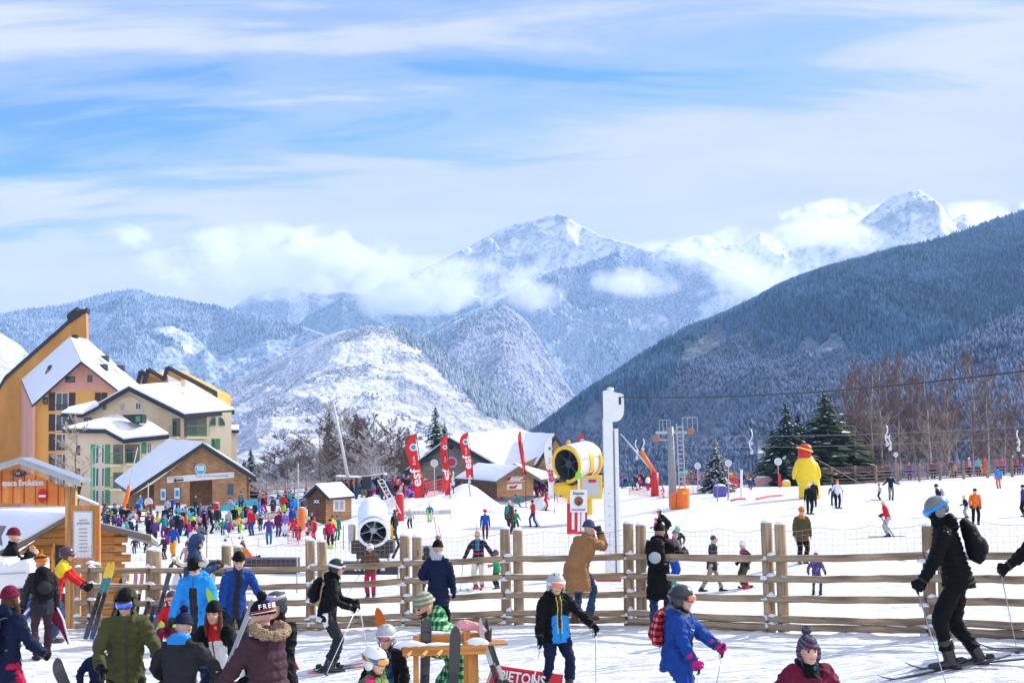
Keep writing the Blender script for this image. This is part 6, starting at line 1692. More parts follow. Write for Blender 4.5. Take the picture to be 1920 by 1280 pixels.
def snow_gun(px, base_y, d, R0, L0, az, tilt, body, rim, lab, stand, white_top, ys):
 """fan snow gun: barrel with ribbed throat, spider, nozzle rings, cradle and stand"""
 b = G(px, base_y) if d is None else GD(px, d); r = thing_at('snow_gun', b, lab, 'snow gun')
 cz = P(px, ys, b.y).z - b.z
 rot = (Matrix.Rotation(R(az),3, 'Z') @ Matrix.Rotation(R(90 + tilt),3, 'X')).to_3x3()   # local +z of the barrel = muzzle direction
 c = Vector((0,0, cz))
 mb = MB(); mb.lathe([(R0 * .52,-L0 * .62),(R0 * .80,-L0 * .60),(R0 * .93,-L0 * .50),(R0 * 1.0,-L0 * .3),(R0 * 1.02, L0 * .2),(R0 * .99, L0 * .40),(R0 * .92, L0 * .41)],32, c=c, rot=rot, cap=False); bd = mb.build('barrel', body, r); smooth_by_angle(bd, 50)
 mb = MB(); mb.lathe([(R0 * .92, L0 * .41),(R0 * .86, L0 * .2),(R0 * .82,-L0 * .45)],32, c=c, rot=rot, cap=False); mb.build('throat', mat('throat_dark', (.05,.055,.065),.5), r, True)
 mb = MB()
 for k, z in enumerate((L0 * .40, )): mb.lathe([(R0 * .90, z - .02),(R0 * 1.06, z - .03),(R0 * 1.08, z + .04),(R0 * .95, z + .07),(R0 * .88, z + .05),(R0 * .90, z - .02)],32, c=c, rot=rot, cap=False)
 smooth_by_angle(mb.build('nozzle_ring', rim, r),50)
 mb = MB()
 for k in range(12):
  a = 2 * math.pi * k / 12; v = rot @ Vector((math.cos(a) * R0 * .87, math.sin(a) * R0 * .87, L0 * .40)) + c; mb.lathe([(.03,-.03),(.02,.03)],6, c=v, rot=rot)
 mb.build('nozzle', GAL, r)
 mb = MB(); mb.lathe([(R0 * .82,-L0 * .2),(R0 * .82,-L0 * .19)],28, c=c, rot=rot); mb.build('fan_well', mat('fan_dark', (.008,.009,.011),.6), r)
 mb = MB()
 for k in range(7):
  a = 2 * math.pi * k / 7; dv = Vector((math.cos(a), math.sin(a),0)); tv = Vector((-math.sin(a), math.cos(a),0))
  q = [dv * R0 * .2 + tv * .02, dv * R0 * .78 + tv * .10 * R0 * 2, dv * R0 * .78 - tv * .03, dv * R0 * .2 - tv * .04]
  mb.poly([c + rot @ (v + Vector((0,0, L0 * .1 + (.06 if i < 2 else 0)))) for i, v in enumerate(q)], rot @ Vector((0,0,.015)))
 mb.build('fan', mat('fan_grey', (.035,.04,.048),.45), r)
 mb = MB(); mb.lathe([(R0 * .30, L0 * .0),(R0 * .30, L0 * .26),(R0 * .22, L0 * .33),(R0 * .05, L0 * .35)],20, c=c, rot=rot)
 for k in range(3):
  a = math.pi * k / 3 + .3; v = Vector((math.cos(a), math.sin(a),0)) * R0 * .9; mb.tube([c + rot @ (v + Vector((0,0, L0 * .30))), c + rot @ (-v + Vector((0,0, L0 * .30)))],.022 * R0 / .5,6)
 sp = mb.build('hub_spider', mat('spider_grey', (.33,.36,.39),.45) if white_top else mat('fan_grey', (.10,.11,.125),.45), r); smooth_by_angle(sp, 40)
 # snow lying on top of the barrel
 mb = MB(); cr = rot @ Vector((0,0,1))
 vs = []; nU, nV = 14,10
 for i in range(nU + 1):
  for j in range(nV + 1):
   a = R(12 + 156 * j / nV); z = L0 * (-.55 + .90 * i / nU); side = Vector((cr.y, -cr.x, 0)).normalized(); upv = side.cross(cr); upv = upv if upv.z > 0 else -upv
   rr_ = R0 * (1.035 if i > 1 else .93) + .07 * math.sin((a - R(12)) / R(156) * math.pi) + .015 * mnoise.noise(Vector((i * .6, j * .6, px)))
   vs.append(c + cr * z + side * math.cos(a) * rr_ + upv * math.sin(a) * rr_)
 fs = [(i * (nV + 1) + j, (i + 1) * (nV + 1) + j, (i + 1) * (nV + 1) + j + 1, i * (nV + 1) + j + 1) for i in range(nU) for j in range(nV)]
 o = raw_obj('snow_cover', vs, fs, r, [SNOW], True); md = o.modifiers.new('t', 'SOLIDIFY'); md.thickness = .04; md.offset = -1
 return r, c, rot, b
r1, c1, rot1, b1 = snow_gun(700,1040,58,.60,2.1,6,24, WHT, WHT, 'white fan snow gun pointing at the camera, topped with snow', None, True, 980)
mb = MB(); mb.box(c1 + Vector((0,.1,-.95)),(1.7,1.1,.5), bev=.04); mb.box(c1 + Vector((0,.1,-1.25)),(1.3,.9,.3)); mb.build('base_frame', BLKM, r1)
mb = MB(); mb.tube([c1 + Vector((-.74,0,-.1)), c1 + Vector((-.78,0,-.9))],.06,6); mb.tube([c1 + Vector((.74,0,-.1)), c1 + Vector((.78,0,-.9))],.06,6); mb.build('cradle', YEL, r1)
mb = MB(); mb.box(c1 + Vector((-.88,.1,-.4)),(.25,.4,.7), bev=.03); mb.build('control_box', GAL, r1)
mb = MB(); mb.tube([c1 + Vector((.86,.1,.5)), c1 + Vector((.95,.0,.1)), c1 + Vector((.9,-.1,-.4)), c1 + Vector((1.05,-.1,-.9)), c1 + Vector((.8,-.3,-1.4))],.06,8); mb.tube([c1 + Vector((.7,.1,-.6)), c1 + Vector((1.0,-.1,-.7)), c1 + Vector((1.25,0,-.5)), c1 + Vector((1.3,0,-1.0))],.04,8); mb.build('hose', BLKM, r1, True)
mb = MB()
for x in (-.5,.5): mb.tube([c1 + Vector((x, .1,-1.1)), c1 + Vector((x * 1.5,-.2,-1.9))],.05,6)
mb.build('leg', GAL, r1)
r2, c2, rot2, b2 = snow_gun(1083,958,92,1.12,2.5,-42,8, WHT, YEL, 'big yellow snow gun facing left, its barrel covered with snow', None, False, 866)
mb = MB(); mb.lathe([(1.155,-.35),(1.20,-.34),(1.20,.0),(1.155,.01)],32, c=c2, rot=rot2, cap=False); mb.lathe([(1.02,-1.3),(1.17,-1.28),(1.19,-1.05),(1.10,-1.04)],32, c=c2, rot=rot2, cap=False); smooth_by_angle(mb.build('yellow_band', YEL, r2),50)
mb = MB(); mb.box(c2 + Vector((-.1,.2,-1.75)),(1.6,1.2,1.1), bev=.05); mb.box(c2 + Vector((-.9,-.2,-1.7)),(1.2,.9,.8), bev=.2); mb.build('turret', YEL, r2)
mb = MB(); mb.box(c2 + Vector((.85,-.3,-1.6)),(1.5,.8,1.5), bev=.05); mb.build('cabinet', YEL, r2)
mb = MB(); mb.box(c2 + Vector((.85,-.73,-1.6)),(1.1,.06,1.15)); mb.build('cabinet_door', mat('cabinet_grey', (.50,.51,.50),.5), r2)
mb = MB(); mb.box(c2 + Vector((.95,-.78,-1.2)),(.5,.03,.2)); mb.build('red_label', RED, r2)
mb = MB(); mb.tube([c2 + Vector((-1.1,-.3,-1.0)), c2 + Vector((-.3,-.6,-1.35)), c2 + Vector((.7,-.5,-1.0)), c2 + Vector((1.0,-.2,-.5))],.14,8); mb.build('cradle', BLKM, r2, True)
mb = MB(); mb.tube([c2 + Vector((-.3,.2,-2.2)), c2 + Vector((-.3,.2,-3.4))],.35,12); mb.tube([c2 + Vector((.8,.2,-2.2)), c2 + Vector((.8,.2,-3.4))],.2,10); mb.build('post', YEL, r2)
mb = MB(); mb.ell(c2 + Vector((-.5,.2,1.22)),(.15,.15,.22),10,8); mb.build('beacon', mat('beacon_orange', (.85,.35,.02),.3), r2)
# feather flags
def flag(px, ytop, ybot, d, wpx, lab, lean=0, white=False, curv=1.0):
 b = GD(px + lean, d); s = b.y / FPX; r = thing_at('feather_flag', b, lab, 'flag', 'feather flags near the ski school chalet')
 top = P(px, ytop, b.y) - b; bot = P(px + lean, ybot, b.y) - b; w = wpx * s
 mb = MB(); mb.tube([(0,0,0), bot, bot.lerp(top, .5) + Vector((w * .08,0,0)), top],.03,6); mb.build('pole', BLKM, r)
 vs, fs = [],[]; n = 24
 for k in range(n + 1):
  t = k / n; c = bot.lerp(top, t); ww = w * (1 if t < .72 else math.sqrt(max(0,1 - ((t - .72) / .28) ** 2)) ) * (1 - .25 * (1 - t));
  for j in range(5):
   u = j / 4; vs.append(c + Vector((-ww * u * 1.0 + w * .1 * math.sin(t * 6),.14 * math.sin(u * 3 + t * 9) * curv, .03 * math.sin(u * 4 + t * 5))))
 for k in range(n):
  for j in range(4): fs.append((k * 5 + j, k * 5 + j + 1, k * 5 + j + 6, k * 5 + j + 5))
 cl = raw_obj('cloth', vs, fs, r, [mat('flag_red', (0.70,0.015,0.015),.6, var=.08) if not white else SGW], True); md = cl.modifiers.new('t', 'SOLIDIFY'); md.thickness = .02
 u = (top - bot).normalized(); x_ = Vector((u.z, 0,-u.x)); cx = -w * .42
 if wpx > 8:
  M_ = frame(bot.lerp(top, .40) + Vector((cx, -.24,0)),-u, x_)      # reads downwards
  text_mesh('lettering', 'esf', w * 1.15, TXW if not white else RED, frame(bot.lerp(top, .34) + Vector((cx + w * .02,-.26,0)), u, -x_), r, .012,.02, xs=1.15)
  text_mesh('lettering', 'Ecole', w * .34, TXW if not white else RED, frame(bot.lerp(top, .60) + Vector((cx, -.26,0)), u, -x_), r, .012,.0)
  rt = Matrix.Rotation(R(90),3, 'X'); c = bot.lerp(top, .80) + Vector((cx * .8,-.27,0)); mb = MB(); mb.lathe([(w * .32,-.012),(w * .32,.012)],22, c=c, rot=rt); dg = mb.build('emblem', SGW, r)
  mb = MB(); mb.lathe([(w * .2,.012),(w * .2,.025)],20, c=c, rot=rt); mb.build('emblem_centre', BLU, dg)
flag(780,813,938,100,22, 'large red esf feather flag at the left, nearest the bare trees', 15)
flag(838,816,928,102,13, 'narrow folded red feather flag in front of the grey chalet', 6, curv=2)
flag(877,811,895,104,17, 'red feather flag leaning at the left edge of the white roof', 10)
flag(976,808,890,108,7, 'edge-on thin red feather flag on the right of the white roof', 10, curv=2)
flag(1095,813,880,110,12, 'red flag tip showing behind the yellow snow gun', 4)
flag(1035,818,930,104,16, 'white feather flag with red marks beside the yellow snow gun', 5, True)
# tall snow lance (long leaning pole) and platform at the left, two orange lances
def lance(base, tipp, sleeve_px, lab, base_c, d, pr=.05):
 b = GD(base[0], d) if d else G(base[0], base[1] + 11); d = b.y; r = thing_at('snow_lance', b, lab, 'snow lance'); s = d / FPX
 t = P(*tipp, d) - b; q = Vector((0,0,1.0))
 p0 = P(base[0], base[1], d) - b
 mb = MB(); mb.tube([p0, p0.lerp(t, .5), t],[pr * 1.3, pr, pr * .6],8); mb.build('pole', mat('lance_grey', (.55,.55,.56),.4), r, True)
 if sleeve_px:
  e = P(*sleeve_px, d) - b; mb = MB(); mb.tube([p0, e],[.19,.15],12); mb.build('orange_sleeve', ORG, r, True)
 mb = MB(); mb.tube([(0,0,0), p0 + Vector((0,0,.1))],[.33,.27],14); mb.build('base_pad', base_c, r, True)
lance((1228,888),(1163,812),(1202,845), 'orange and white snow lance on a red padded base, middle distance', REDV, 112,.07)
lance((232,955),(258,838),(243,910), 'orange snow lance leaning right beside the blue sign chalet', REDV, None, .05)
def platform():
 d = 100; b = GD(665, d); r = thing_at('lift_station', b, 'low drag lift station roof with a long leaning pole and snow on it', 'lift station')
 q = lambda x, y, dd=0: P(x, y, d + dd) - b
 mb = MB(); mb.tube([q(652,893), q(640,830), q(624,752)],[.12,.10,.07],8); mb.build('long_pole', mat('lance_grey', (.55,.55,.56),.4), r, True)
 mb = MB(); mb.poly([q(630,893), q(672,895), q(720,888), q(722,891), q(672,898), q(630,896)],(0,2.2,0)); mb.build('roof', GRYP, r)
 mb = MB(); mb.poly([q(629,891), q(672,893), q(721,886), q(720,888), q(672,895), q(630,893)],(0,2.2,0)); mb.build('snow_cover', SNOW, r)
 mb = MB()
 for x in (696,700,706,712,718): mb.tube([q(x, 889), q(x, 875)],.03,5)
 mb.tube([q(694,875), q(720,875)],.03,5); mb.build('railing', GAL, r)
 mb = MB(); mb.box(q(688,905),(.6,.6,.9)); mb.tube([q(668,896), q(668,935)],.1,8); mb.tube([q(716,890), q(716,930)],.1,8); mb.build('motor_column', BLKM, r)
 l = thing_at('ladder', GD(735,88), 'pale leaning ladder on red pad behind the white snow gun', 'ladder'); b2_ = l.location; p = lambda x, y: P(x, y, 88) - b2_
 mb = MB(); mb.tube([p(708,900), p(744,965)],.035,5); mb.tube([p(718,898), p(752,962)],.035,5)
 for k in range(10): t = k / 9.5; mb.tube([p(708,900).lerp(p(744,965), t), p(718,898).lerp(p(752,962), t)],.03,5)
 mb.build('rails_and_rungs', mat('ladder_pale', (.72,.70,.66),.5), l)
platform()
def pad(px, ybot, ytop, rpx, m, lab, d=None, band=None):
 b = G(px, ybot); s = b.y / FPX; H = (ybot - ytop) * s; w = rpx * s; r = thing_at('safety_pad', b, lab, 'pad', 'padded bollards on the snow front')
 mb = MB(); mb.tube([(0,0,0),(0,0,.03),(0,0, H * .5),(0,0, H - .05),(0,0, H)],[w * .97, w, w * 1.02, w, w * .86],16); smooth_by_angle(mb.build('pad', m, r),50)
 mb = MB(); mb.ell((0,0, H),(w * .8, w * .8,.05),10,5, z0=0); mb.build('snow_cap', SNOW, r, True)
pad(750,976,926,7.5, REDV, 'tall red padded bollard right of the white snow gun')
pad(566,994,952,6.5, ORG, 'orange padded bollard left of the small AX hut')
pad(406,975,943,5.5, REDV, 'red padded bollard before the porch of the chalet')
pad(280,968,945,5.5, REDV, 'short red padded bollard left of the chalet posters')
# signs
def disc_sign(px, ydisc, rpx, ybase, lab, pole=.035, d=None, face=WHT):
 b = G(px, ybase) if d is None else GD(px, d); s = b.y / FPX; r = thing_at('disc_sign', b, lab, 'sign', 'round white signs on poles')
 z = P(px, ydisc, b.y).z - b.z; rt = Matrix.Rotation(R(90),3, 'X')
 mb = MB(); mb.tube([(0,0,0),(0,0, z + rpx * s)], pole, 8); mb.build('pole', mat('pole_pinkish', (.55,.45,.44),.5), r)
 mb = MB(); mb.lathe([(rpx * s, -.02),(rpx * s, .02)],24, c=(0,-.07, z), rot=rt); dd = mb.build('disc', face, r)
 mb = MB(); mb.lathe([(rpx * s * .8,.021),(rpx * s * .8,.026)],24, c=(0,-.07, z), rot=rt); mb.build('face', mat('disc_grey', (.55,.56,.57),.5), dd)
for a in ((1309,873,6,925, 'white disc sign left of the small snowy fir'),(1367,868,6.3,932, 'white disc sign between fir and red play figures'),(1460,865,7,912, 'white disc sign left of the yellow inflatable'),(1567,858,6.5,903, 'white disc sign right of the yellow inflatable'),(1681,852,4.5,903, 'oval white disc sign on the right slope by the fence'),(815,868,7,940, 'white disc on a tall grey pole between the red flags'),(279,941,8,962, 'white disc on a pole left of the chalet windows')): disc_sign(*a)
def post(px, y0, y1, d, r_, m, lab, c='post', lean=0):
 b = GD(px + lean, d) if d else G(px + lean, y1); t = thing_at('marker_pole', b, lab, 'pole', 'slalom and marker poles'); q = P(px, y0, b.y) - b; mb = MB(); mb.tube([(0,0,0), q], r_, 7); mb.build('pole', m, t)
GALP = mat('pole_grey', (.5,.5,.5),.4)
RP = mat('pole_red', (.65,.10,.12),.5); DP = mat('pole_dark', (.12,.03,.05),.5)
for a in ((1104 / 4 + 0 + 2,905,968, None, .05, GALP, 'grey pole on the red pad left of the chalet'),(409,893,945, None, .05, GALP, 'slim grey pole on the red pad before the chalet'),
          (388,993,1052, None, .022, DP, 'dark red gate pole on the empty snow below the chalet'),(433,1007,1044, None, .018, RP, 'leaning red bamboo pole left of the patterned child', 'p', 10),(485,1008,1030, None, .015, RP, 'short red pole right of the patterned child'),
          (644,984,1030, None, .028, RP, 'red gate pole left of the white snow gun'),(655,1010,1032, None, .05, GALP, 'short grey stub post left of the white snow gun'),(559,868,990,96,.05, GALP, 'tall pole with green tag left of the AX hut'),
          (814,968,1022, None, .02, RP, 'leaning red bamboo pole, the left of the close pair', 'p', 8),(822,985,1025, None, .02, RP, 'leaning red bamboo pole, the right of the close pair', 'p', 8),(893,984,1003, None, .02, RP, 'short red pole beside the child in blue'),
          (1390,880,934, None, .09, SGW, 'thick white post in front of the play figures'),(1345,905,940, None, .04, mat('pole_brown', (.3,.18,.12),.6), 'brown stake left of the blue cushions'),(1365,905,938, None, .04, mat('pole_brown', (.3,.18,.12),.6), 'brown stake right of the blue cushions')):
 post(*a[:7], *(a[7:] if len(a) > 7 else ()))
def sheet(name, px0, y0, px1, y1, base, lab, m, cat='banner', th=.05, skew=0, txt=None, tm=None, th_px=6, xs=1.2, d=None, group=None, bold=.02):
 b = G((px0 + px1) / 2, base) if d is None else GD((px0 + px1) / 2, d); r = thing_at(name, b, lab, cat, group); o = r.location; pl = Plane((px0 + px1) / 2, base, b.y, 0)
 a = pl.pt(px0, y0) - o; bb = pl.pt(px1, y0 - skew) - o; c = pl.pt(px1, y1 - skew) - o; dd = pl.pt(px0, y1) - o
 mb = MB(); n = 10; vs = []
 mb.poly([a, bb, c, dd],(0, th, 0)); mb.build('sheet', m, r)
 mb = MB();
 for p, q in ((a, dd),(bb, c)): mb.tube([p + Vector((0,.05,.05)), Vector((q.x, .05,0))],.03,6)
 mb.build('post', GALP, r)
 if txt:
  ang = (bb - a); cc = (a + c) / 2; text_mesh('lettering', txt, th_px * b.y / FPX / .72, tm or TXW, frame(cc + Vector((0,-.03,0)), ang, (0,0,1)), r, .01, bold, xs=xs)
 return r
GB = mat('banner_grey', (.30,.30,.31),.6); GB2 = mat('banner_light_grey', (.50,.50,.51),.6); CY = mat('banner_cyan', (.05,.42,.60),.5)
sheet('banner', 397,981,467,991,995, 'grey AX 3 DOMAINES banner in front of the queue, left of the pair', GB, skew=12, txt='AX 3 DOMAINES', th_px=7, xs=.95)
sheet('banner', 468,964,560,976,985, 'long grey AX 3 DOMAINES banner behind the bending skier', GB, skew=8, txt='AX 3 DOMAINES', th_px=6, xs=.9)
sheet('banner', 744,958,845,966,970, 'light grey AX 3 DOMAINES banner right of the red bollard', GB2, skew=3, txt='AX 3 DOMAINES', th_px=6.5, xs=.85)
sheet('banner', 736,963,758,974,976, 'red banner end wrapped on the tall red bollard', mat('banner_wine', (.35,.02,.03),.5), txt='INES', th_px=6, xs=.85)
sheet('banner', 440,937,575,950,950, 'cyan ESI banner stretched before the chalet fence', CY, skew=4, txt='ESI', th_px=8, xs=2.5)
sheet('banner', 344,956,440,967,967, 'cyan and white banner below the chalet porch', CY, skew=12, txt='ESI   ESI', th_px=6, xs=1.4)
sheet('banner', 292,948,348,962,962, 'white banner on the barrier left of the porch', SGW, skew=3)
sheet('conveyor_cover', 440,1047,556,1076,1077, 'long low black conveyor box behind the fence at left', mat('conveyor_black', (.03,.028,.04),.5, var=.2), 'conveyor box', .7, d=44)
sheet('conveyor_cover', 380,1052,420,1080,1080, 'short black conveyor box left of the long one', mat('conveyor_black', (.03,.028,.04),.5, var=.2), 'conveyor box', .7, d=44)
sheet('conveyor_cover', 634,1054,746,1077,1078, 'black conveyor box with white lettering below the white snow gun', mat('conveyor_black', (.03,.028,.04),.5, var=.2), 'conveyor box', .7, d=48, txt='90 cm    90 cm', th_px=6)
sheet('side_panel', 782,1022,812,1060,1062, 'plain grey side panel behind the dark dressed child', mat('panel_grey', (.40,.40,.42),.5), 'panel', .1, d=45)
# red and white striped board with animal sign
def desman():
 d = 62; b = GD(1083, d); r = thing_at('play_sign', b, 'Desman animal sign on a red and white striped board left of the pylon', 'sign'); pl = Plane(1083,1000, d, 0); o = r.location
 q = lambda x0, y0, x1, y1, out=0.0: [pl.pt(x, y, out) - o for x, y in ((x0, y0),(x1, y0),(x1, y1),(x0, y1))]
 mb = MB(); mb.poly(q(1063,943,1101,1001),(0,.06,0)); mb.build('striped_board', REDV, r)
 for x0, x1 in ((1072,1077),(1083,1088),(1090,1097)): mb = MB(); mb.poly(q(x0,960, x1,996 if x0 != 1072 else 992,.03),(0,.03,0)); mb.build('white_stripe', SGW, r)
 mb = MB(); mb.poly(q(1069,918,1101,960,.12),(0,.05,0)); pn = mb.build('picture_panel', SGW, r)
 mb = MB(); mb.ell(pl.pt(1085,939,.17) - o, (.19,.02,.20),18,8); mb.build('brown_animal_picture', mat('print_brown', (.22,.09,.04),.7, var=.4, vscale=30), r, True)
 mb = MB(); mb.tube([pl.pt(1086,941,.2) - o, pl.pt(1085,948,.24) - o],[.05,.02],8); mb.build('snout', mat('print_dark', (.06,.03,.02),.7), r)
 for s, y, h in (('Desman', 924.5,4.5),('"le roi trompette"', 955,2.6)): text_mesh('lettering', s, h * d / FPX / .72, TXD, frame(pl.pt(1085, y, .16) - o, (1,0,0),(0,0,1)), r, .004,.004)
 mb = MB()
 for x in (1066,1097): mb.tube([pl.pt(x, 1000) - o + Vector((0,.08,0)), Vector((pl.pt(x, 1000).x - o.x, .08,0))],.035,6)
 mb.build('post', WHT, r)
 g = thing_at('smiley_sign', GD(1085,64), 'small lime green smiling face sign before the yellow snow gun', 'sign'); z = P(1085,890,64) - g.location
 mb = MB(); mb.tube([(0,.04,0), z + Vector((0,.04,0))],.05,6); mb.build('post', WHT, g)
 mb = MB(); mb.ell(z, (.15,.04,.17),18,8); mb.build('face', mat('lime_sign', (.25,.65,.05),.4), g, True)
desman()
def pylon_sign():
 d = 45; b = GD(1142, d); r = thing_at('warning_board', b, 'red board with a white skier pictogram at the foot of the pylon', 'sign'); pl = Plane(1142,1095, d, 0); o = r.location
 mb = MB(); mb.poly([pl.pt(x, y, .5) - o for x, y in ((1116,1084),(1165,1084),(1165,1108),(1129,1109))],(0,.05,0)); mb.build('board', REDV, r)
 mb = MB(); c = pl.pt(1147,1098,.53) - o; mb.ell(c + Vector((0,0,.06)),(.04,.01,.04),10,6); mb.tube([c + Vector((0,0,.03)), c + Vector((-.06,0,-.07)), c + Vector((.05,0,-.12))],.022,6); mb.tube([c + Vector((-.14,0,-.14)), c + Vector((.12,0,-.17))],.012,5)
 for k in range(3): mb.tube([c + Vector((-.30 + .07 * k, 0,.0)), c + Vector((-.20 + .07 * k, 0,-.17))],.012,5)
 mb.build('pictogram', TXW, r)
pylon_sign()
# tall yellow inflatable with a red top
def inflatable():
 b = G(1514,934); s = b.y / FPX; r = thing_at('inflatable', b, 'tall yellow inflatable with a red round top on the slope', 'inflatable'); K = s
 YV = mat('yellow_vinyl', (0.88,0.62,0.01),.4, var=.05, bump=.3, bscale=3)
 prof = [(18,2),(20,10),(20,25),(22.5,45),(22.5,55),(19,68),(13,77),(10,81)]
 mb = MB(); mb.tube([(x * K, 0, z * K) for x, z in ((4,2),(4,10),(4,25),(0,45),(-1,55),(-2,68),(-2,76),(-3,80))],[(a * K, a * K * .85) for a, _ in prof],24, up=(0,1,0)); o = mb.build('body', YV, r, True)
 for sx in (-1,1):
  mb = MB(); mb.ell(((3 + sx * 12) * K, -.2,5 * K),(9 * K, 13 * K, 6.5 * K),16,10); mb.build('foot', YV, r, True)
  mb = MB(); mb.ell(((-1 + sx * 20.5) * K, -.1,52 * K),(5 * K, 8 * K, 17 * K),14,10, rot=Matrix.Rotation(R(-14 * sx),3, 'Y')); mb.build('side_lobe', YV, r, True)
 mb = MB(); mb.tube([(-3 * K, 0,76 * K),(-3 * K, 0,84 * K),(-3 * K, 0,90 * K)],[13 * K, 12 * K, 12 * K],20); mb.ell((-2 * K, 0,92 * K),(13 * K, 13 * K, 10 * K),20,12); mb.build('red_top', REDV, r, True)
 mb = MB(); mb.tube([(-2 * K + math.cos(a) * 13.4 * K, math.sin(a) * 13.4 * K, (91 - 4.5 * math.cos(a)) * K) for a in np.linspace(0,2 * math.pi, 25)],1.6 * K, 8); mb.build('yellow_ring', YV, r, True)
 mb = MB()
 for x in (-95,70,130): mb.tube([(-2 * K, 0,85 * K),(x * K, 3,18 * K)],.012,4)
 mb.build('guy_line', BLKM, r)
inflatable()
# play area: cushions, mats and small tents
def cushion(px, yb, wpx, hpx, m, lab, name='foam_block', cat='foam block', m2=None):
 b = G(px, yb); s = b.y / FPX; r = thing_at(name, b, lab, cat, 'foam shapes in the children area', 0)
 mb = MB(); mb.box((0,0, hpx * s / 2),(wpx * s, wpx * s * .7, hpx * s), bev=min(wpx, hpx) * s * .12); mb.build('block', m, r)
 if m2 is not None: mb = MB(); mb.ell((0,0, hpx * s),(wpx * s * .45, wpx * s * .32,.15),12,5, z0=0); mb.build('snow_cap' if m2 is SNOW else 'top', m2, r, True)
BLV = mat('blue_vinyl', (.02,.10,.45),.45, var=.1); PUR = mat('purple_vinyl', (.10,.08,.40),.45); PKV = mat('rose_net', (.62,.33,.33),.7)
for a in ((1327,920,16,14, BLV, 'blue foam block behind the blue cushions', 'foam_block', 'foam block', None),(1350,931,24,20, PUR, 'large violet blue foam block with snow on it', 'foam_block', 'foam block', SNOW),(1288,908,8,22, ORG, 'upright orange foam panel in the children area', 'foam_block', 'foam block', None),
          (1281,908,5,20, BLV, 'thin upright blue foam panel beside the orange one', 'foam_block', 'foam block', None),(1372,912,7,28, ORG, 'tall orange foam column by the red play figures', 'foam_block', 'foam block', None),(1365,910,5,26, BLV, 'tall blue foam column by the red play figures', 'foam_block', 'foam block', None),(1378,916,10,22, REDV, 'red foam play figure without face', 'foam_block', 'foam block', None),
          (1384,914,12,8, REDV, 'low red foam seat next to the red figure', 'foam_block', 'foam block', None),(1474,912,15,10, YEL, 'small yellow foam box with snow near the inflatable', 'foam_block', 'foam block', SNOW),(1432,911,32,16, PKV, 'rose netted pen with snow on top', 'netted_pen', 'pen', SNOW),(1462,913,5,24, REDV, 'red padded pole foot of the disc sign', 'foam_block', 'foam block', None)): cushion(*a)
# far fence on the right and at the left
def rail_fence(pix, hh, m, lab, rails=4, netm=None, pw=.09, name='rail_fence'):
 pts_ = [GD(px, d) if d else G(px, y) for px, y, d in pix]; r = thing_at(name, pts_[0], lab, 'fence'); o = r.location
 for i, p in enumerate(pts_):
  mb = MB(); mb.tube([p - o, p - o + Z * hh], pw, 8); mb.build('post', m, r)
 for i in range(len(pts_) - 1):
  a, b = pts_[i] - o, pts_[i + 1] - o
  for k in range(rails): z = Z * (hh * (.12 + .52 * k / max(1, rails - 1))); mb = MB(); mb.tube([a + z, b + z],.05,6); mb.build('rail', m, r)
  if netm is not None:
   mb = MB()
   for k in range(7): z = Z * hh * (.66 + .05 * k); mb.tube([a + z, b + z],.008,3, cap=False)
   n = int((b - a).length / .22)
   for k in range(n + 1): q = a.lerp(b, k / n); mb.tube([q + Z * hh * .66, q + Z * hh * .97],.008,3, cap=False)
   mb.build('net', netm, r)
FW = wood_mat('far_fence_wood', (.27,.16,.12),(.45,.30,.24), 'z', 1.0); FN = mat('rose_cord', (.50,.28,.28),.8)
rail_fence([(1470,908,128),(1520,907,128),(1560,907,128),(1604,907,128),(1643,904,127.5),(1684,902,127),(1724,901,126.5),(1763,900,126),(1807,898,125.5),(1852,896,125),(1898,893,124),(1950,890,123.5),(2010,887,123)],1.62, FW, 'long wooden rail fence with net along the top of the right slope', 4, FN, .13)
rail_fence([(1280,900,140),(1320,900,140),(1370,900,140),(1420,900,138),(1470,900,136)],1.2, FW, 'low fence behind the children area in front of the firs', 3, FN, .10)
rail_fence([(466,940,128),(500,940,128),(535,940,128),(575,938,128),(610,935,130)],1.5, FW, 'wooden fence right of the chalet below the bare bushes', 3, FN, .10)
rail_fence([(-60,975,62),(20,972,64),(70,970,66),(118,968,68),(165,965,72),(200,963,76)],1.25, w_post, 'dark wooden fence seen below the gateway board', 3, None, .14)
rail_fence([(196,952,100),(215,952,100),(240,952,100),(282,952,100)],1.4, WDD, 'short dark fence left of the chalet lean-to', 3, None, .12)
# red net fences
def red_net(pts_px, hh, lab, d=None, m=None):
 pts_ = [G(x, y) for x, y in pts_px]; r = thing_at('safety_net', pts_[0], lab, 'safety net'); o = r.location; m = m or mat('net_red', (.70,.08,.10),.7); mb = MB()
 for a, b in zip(pts_, pts_[1:]):
  a, b = a - o, b - o; n = max(2, int((b - a).length / .25))
  for k in range(n + 1): q = a.lerp(b, k / n); mb.tube([q, q + Z * hh],.012,3, cap=False)
  for k in range(6): mb.tube([a + Z * hh * k / 5, b + Z * hh * k / 5],.014,3, cap=False)
 mb.build('net', m, r)
 for p in pts_: mb = MB(); mb.tube([p - o, p - o + Z * hh * 1.1],.025,6); mb.build('stake', m, r)
red_net([(760,945),(800,938),(830,928),(850,918)],1.3, 'red safety net climbing beside the snow mound')
red_net([(540,1020),(560,1022),(585,1018)],1.2, 'sagging red safety net beside the skiers in red')
red_net([(908,930),(930,936),(960,934)],.9, 'low orange net in front of the ticket hut', m=mat('net_orange', (.75,.18,.10),.7))
red_net([(1180,925),(1240,930),(1300,925)],.5, 'low red net lying across the slope by the tower')
red_net([(1010,940),(1045,944),(1080,940)],.7, 'red net below the white feather flag')
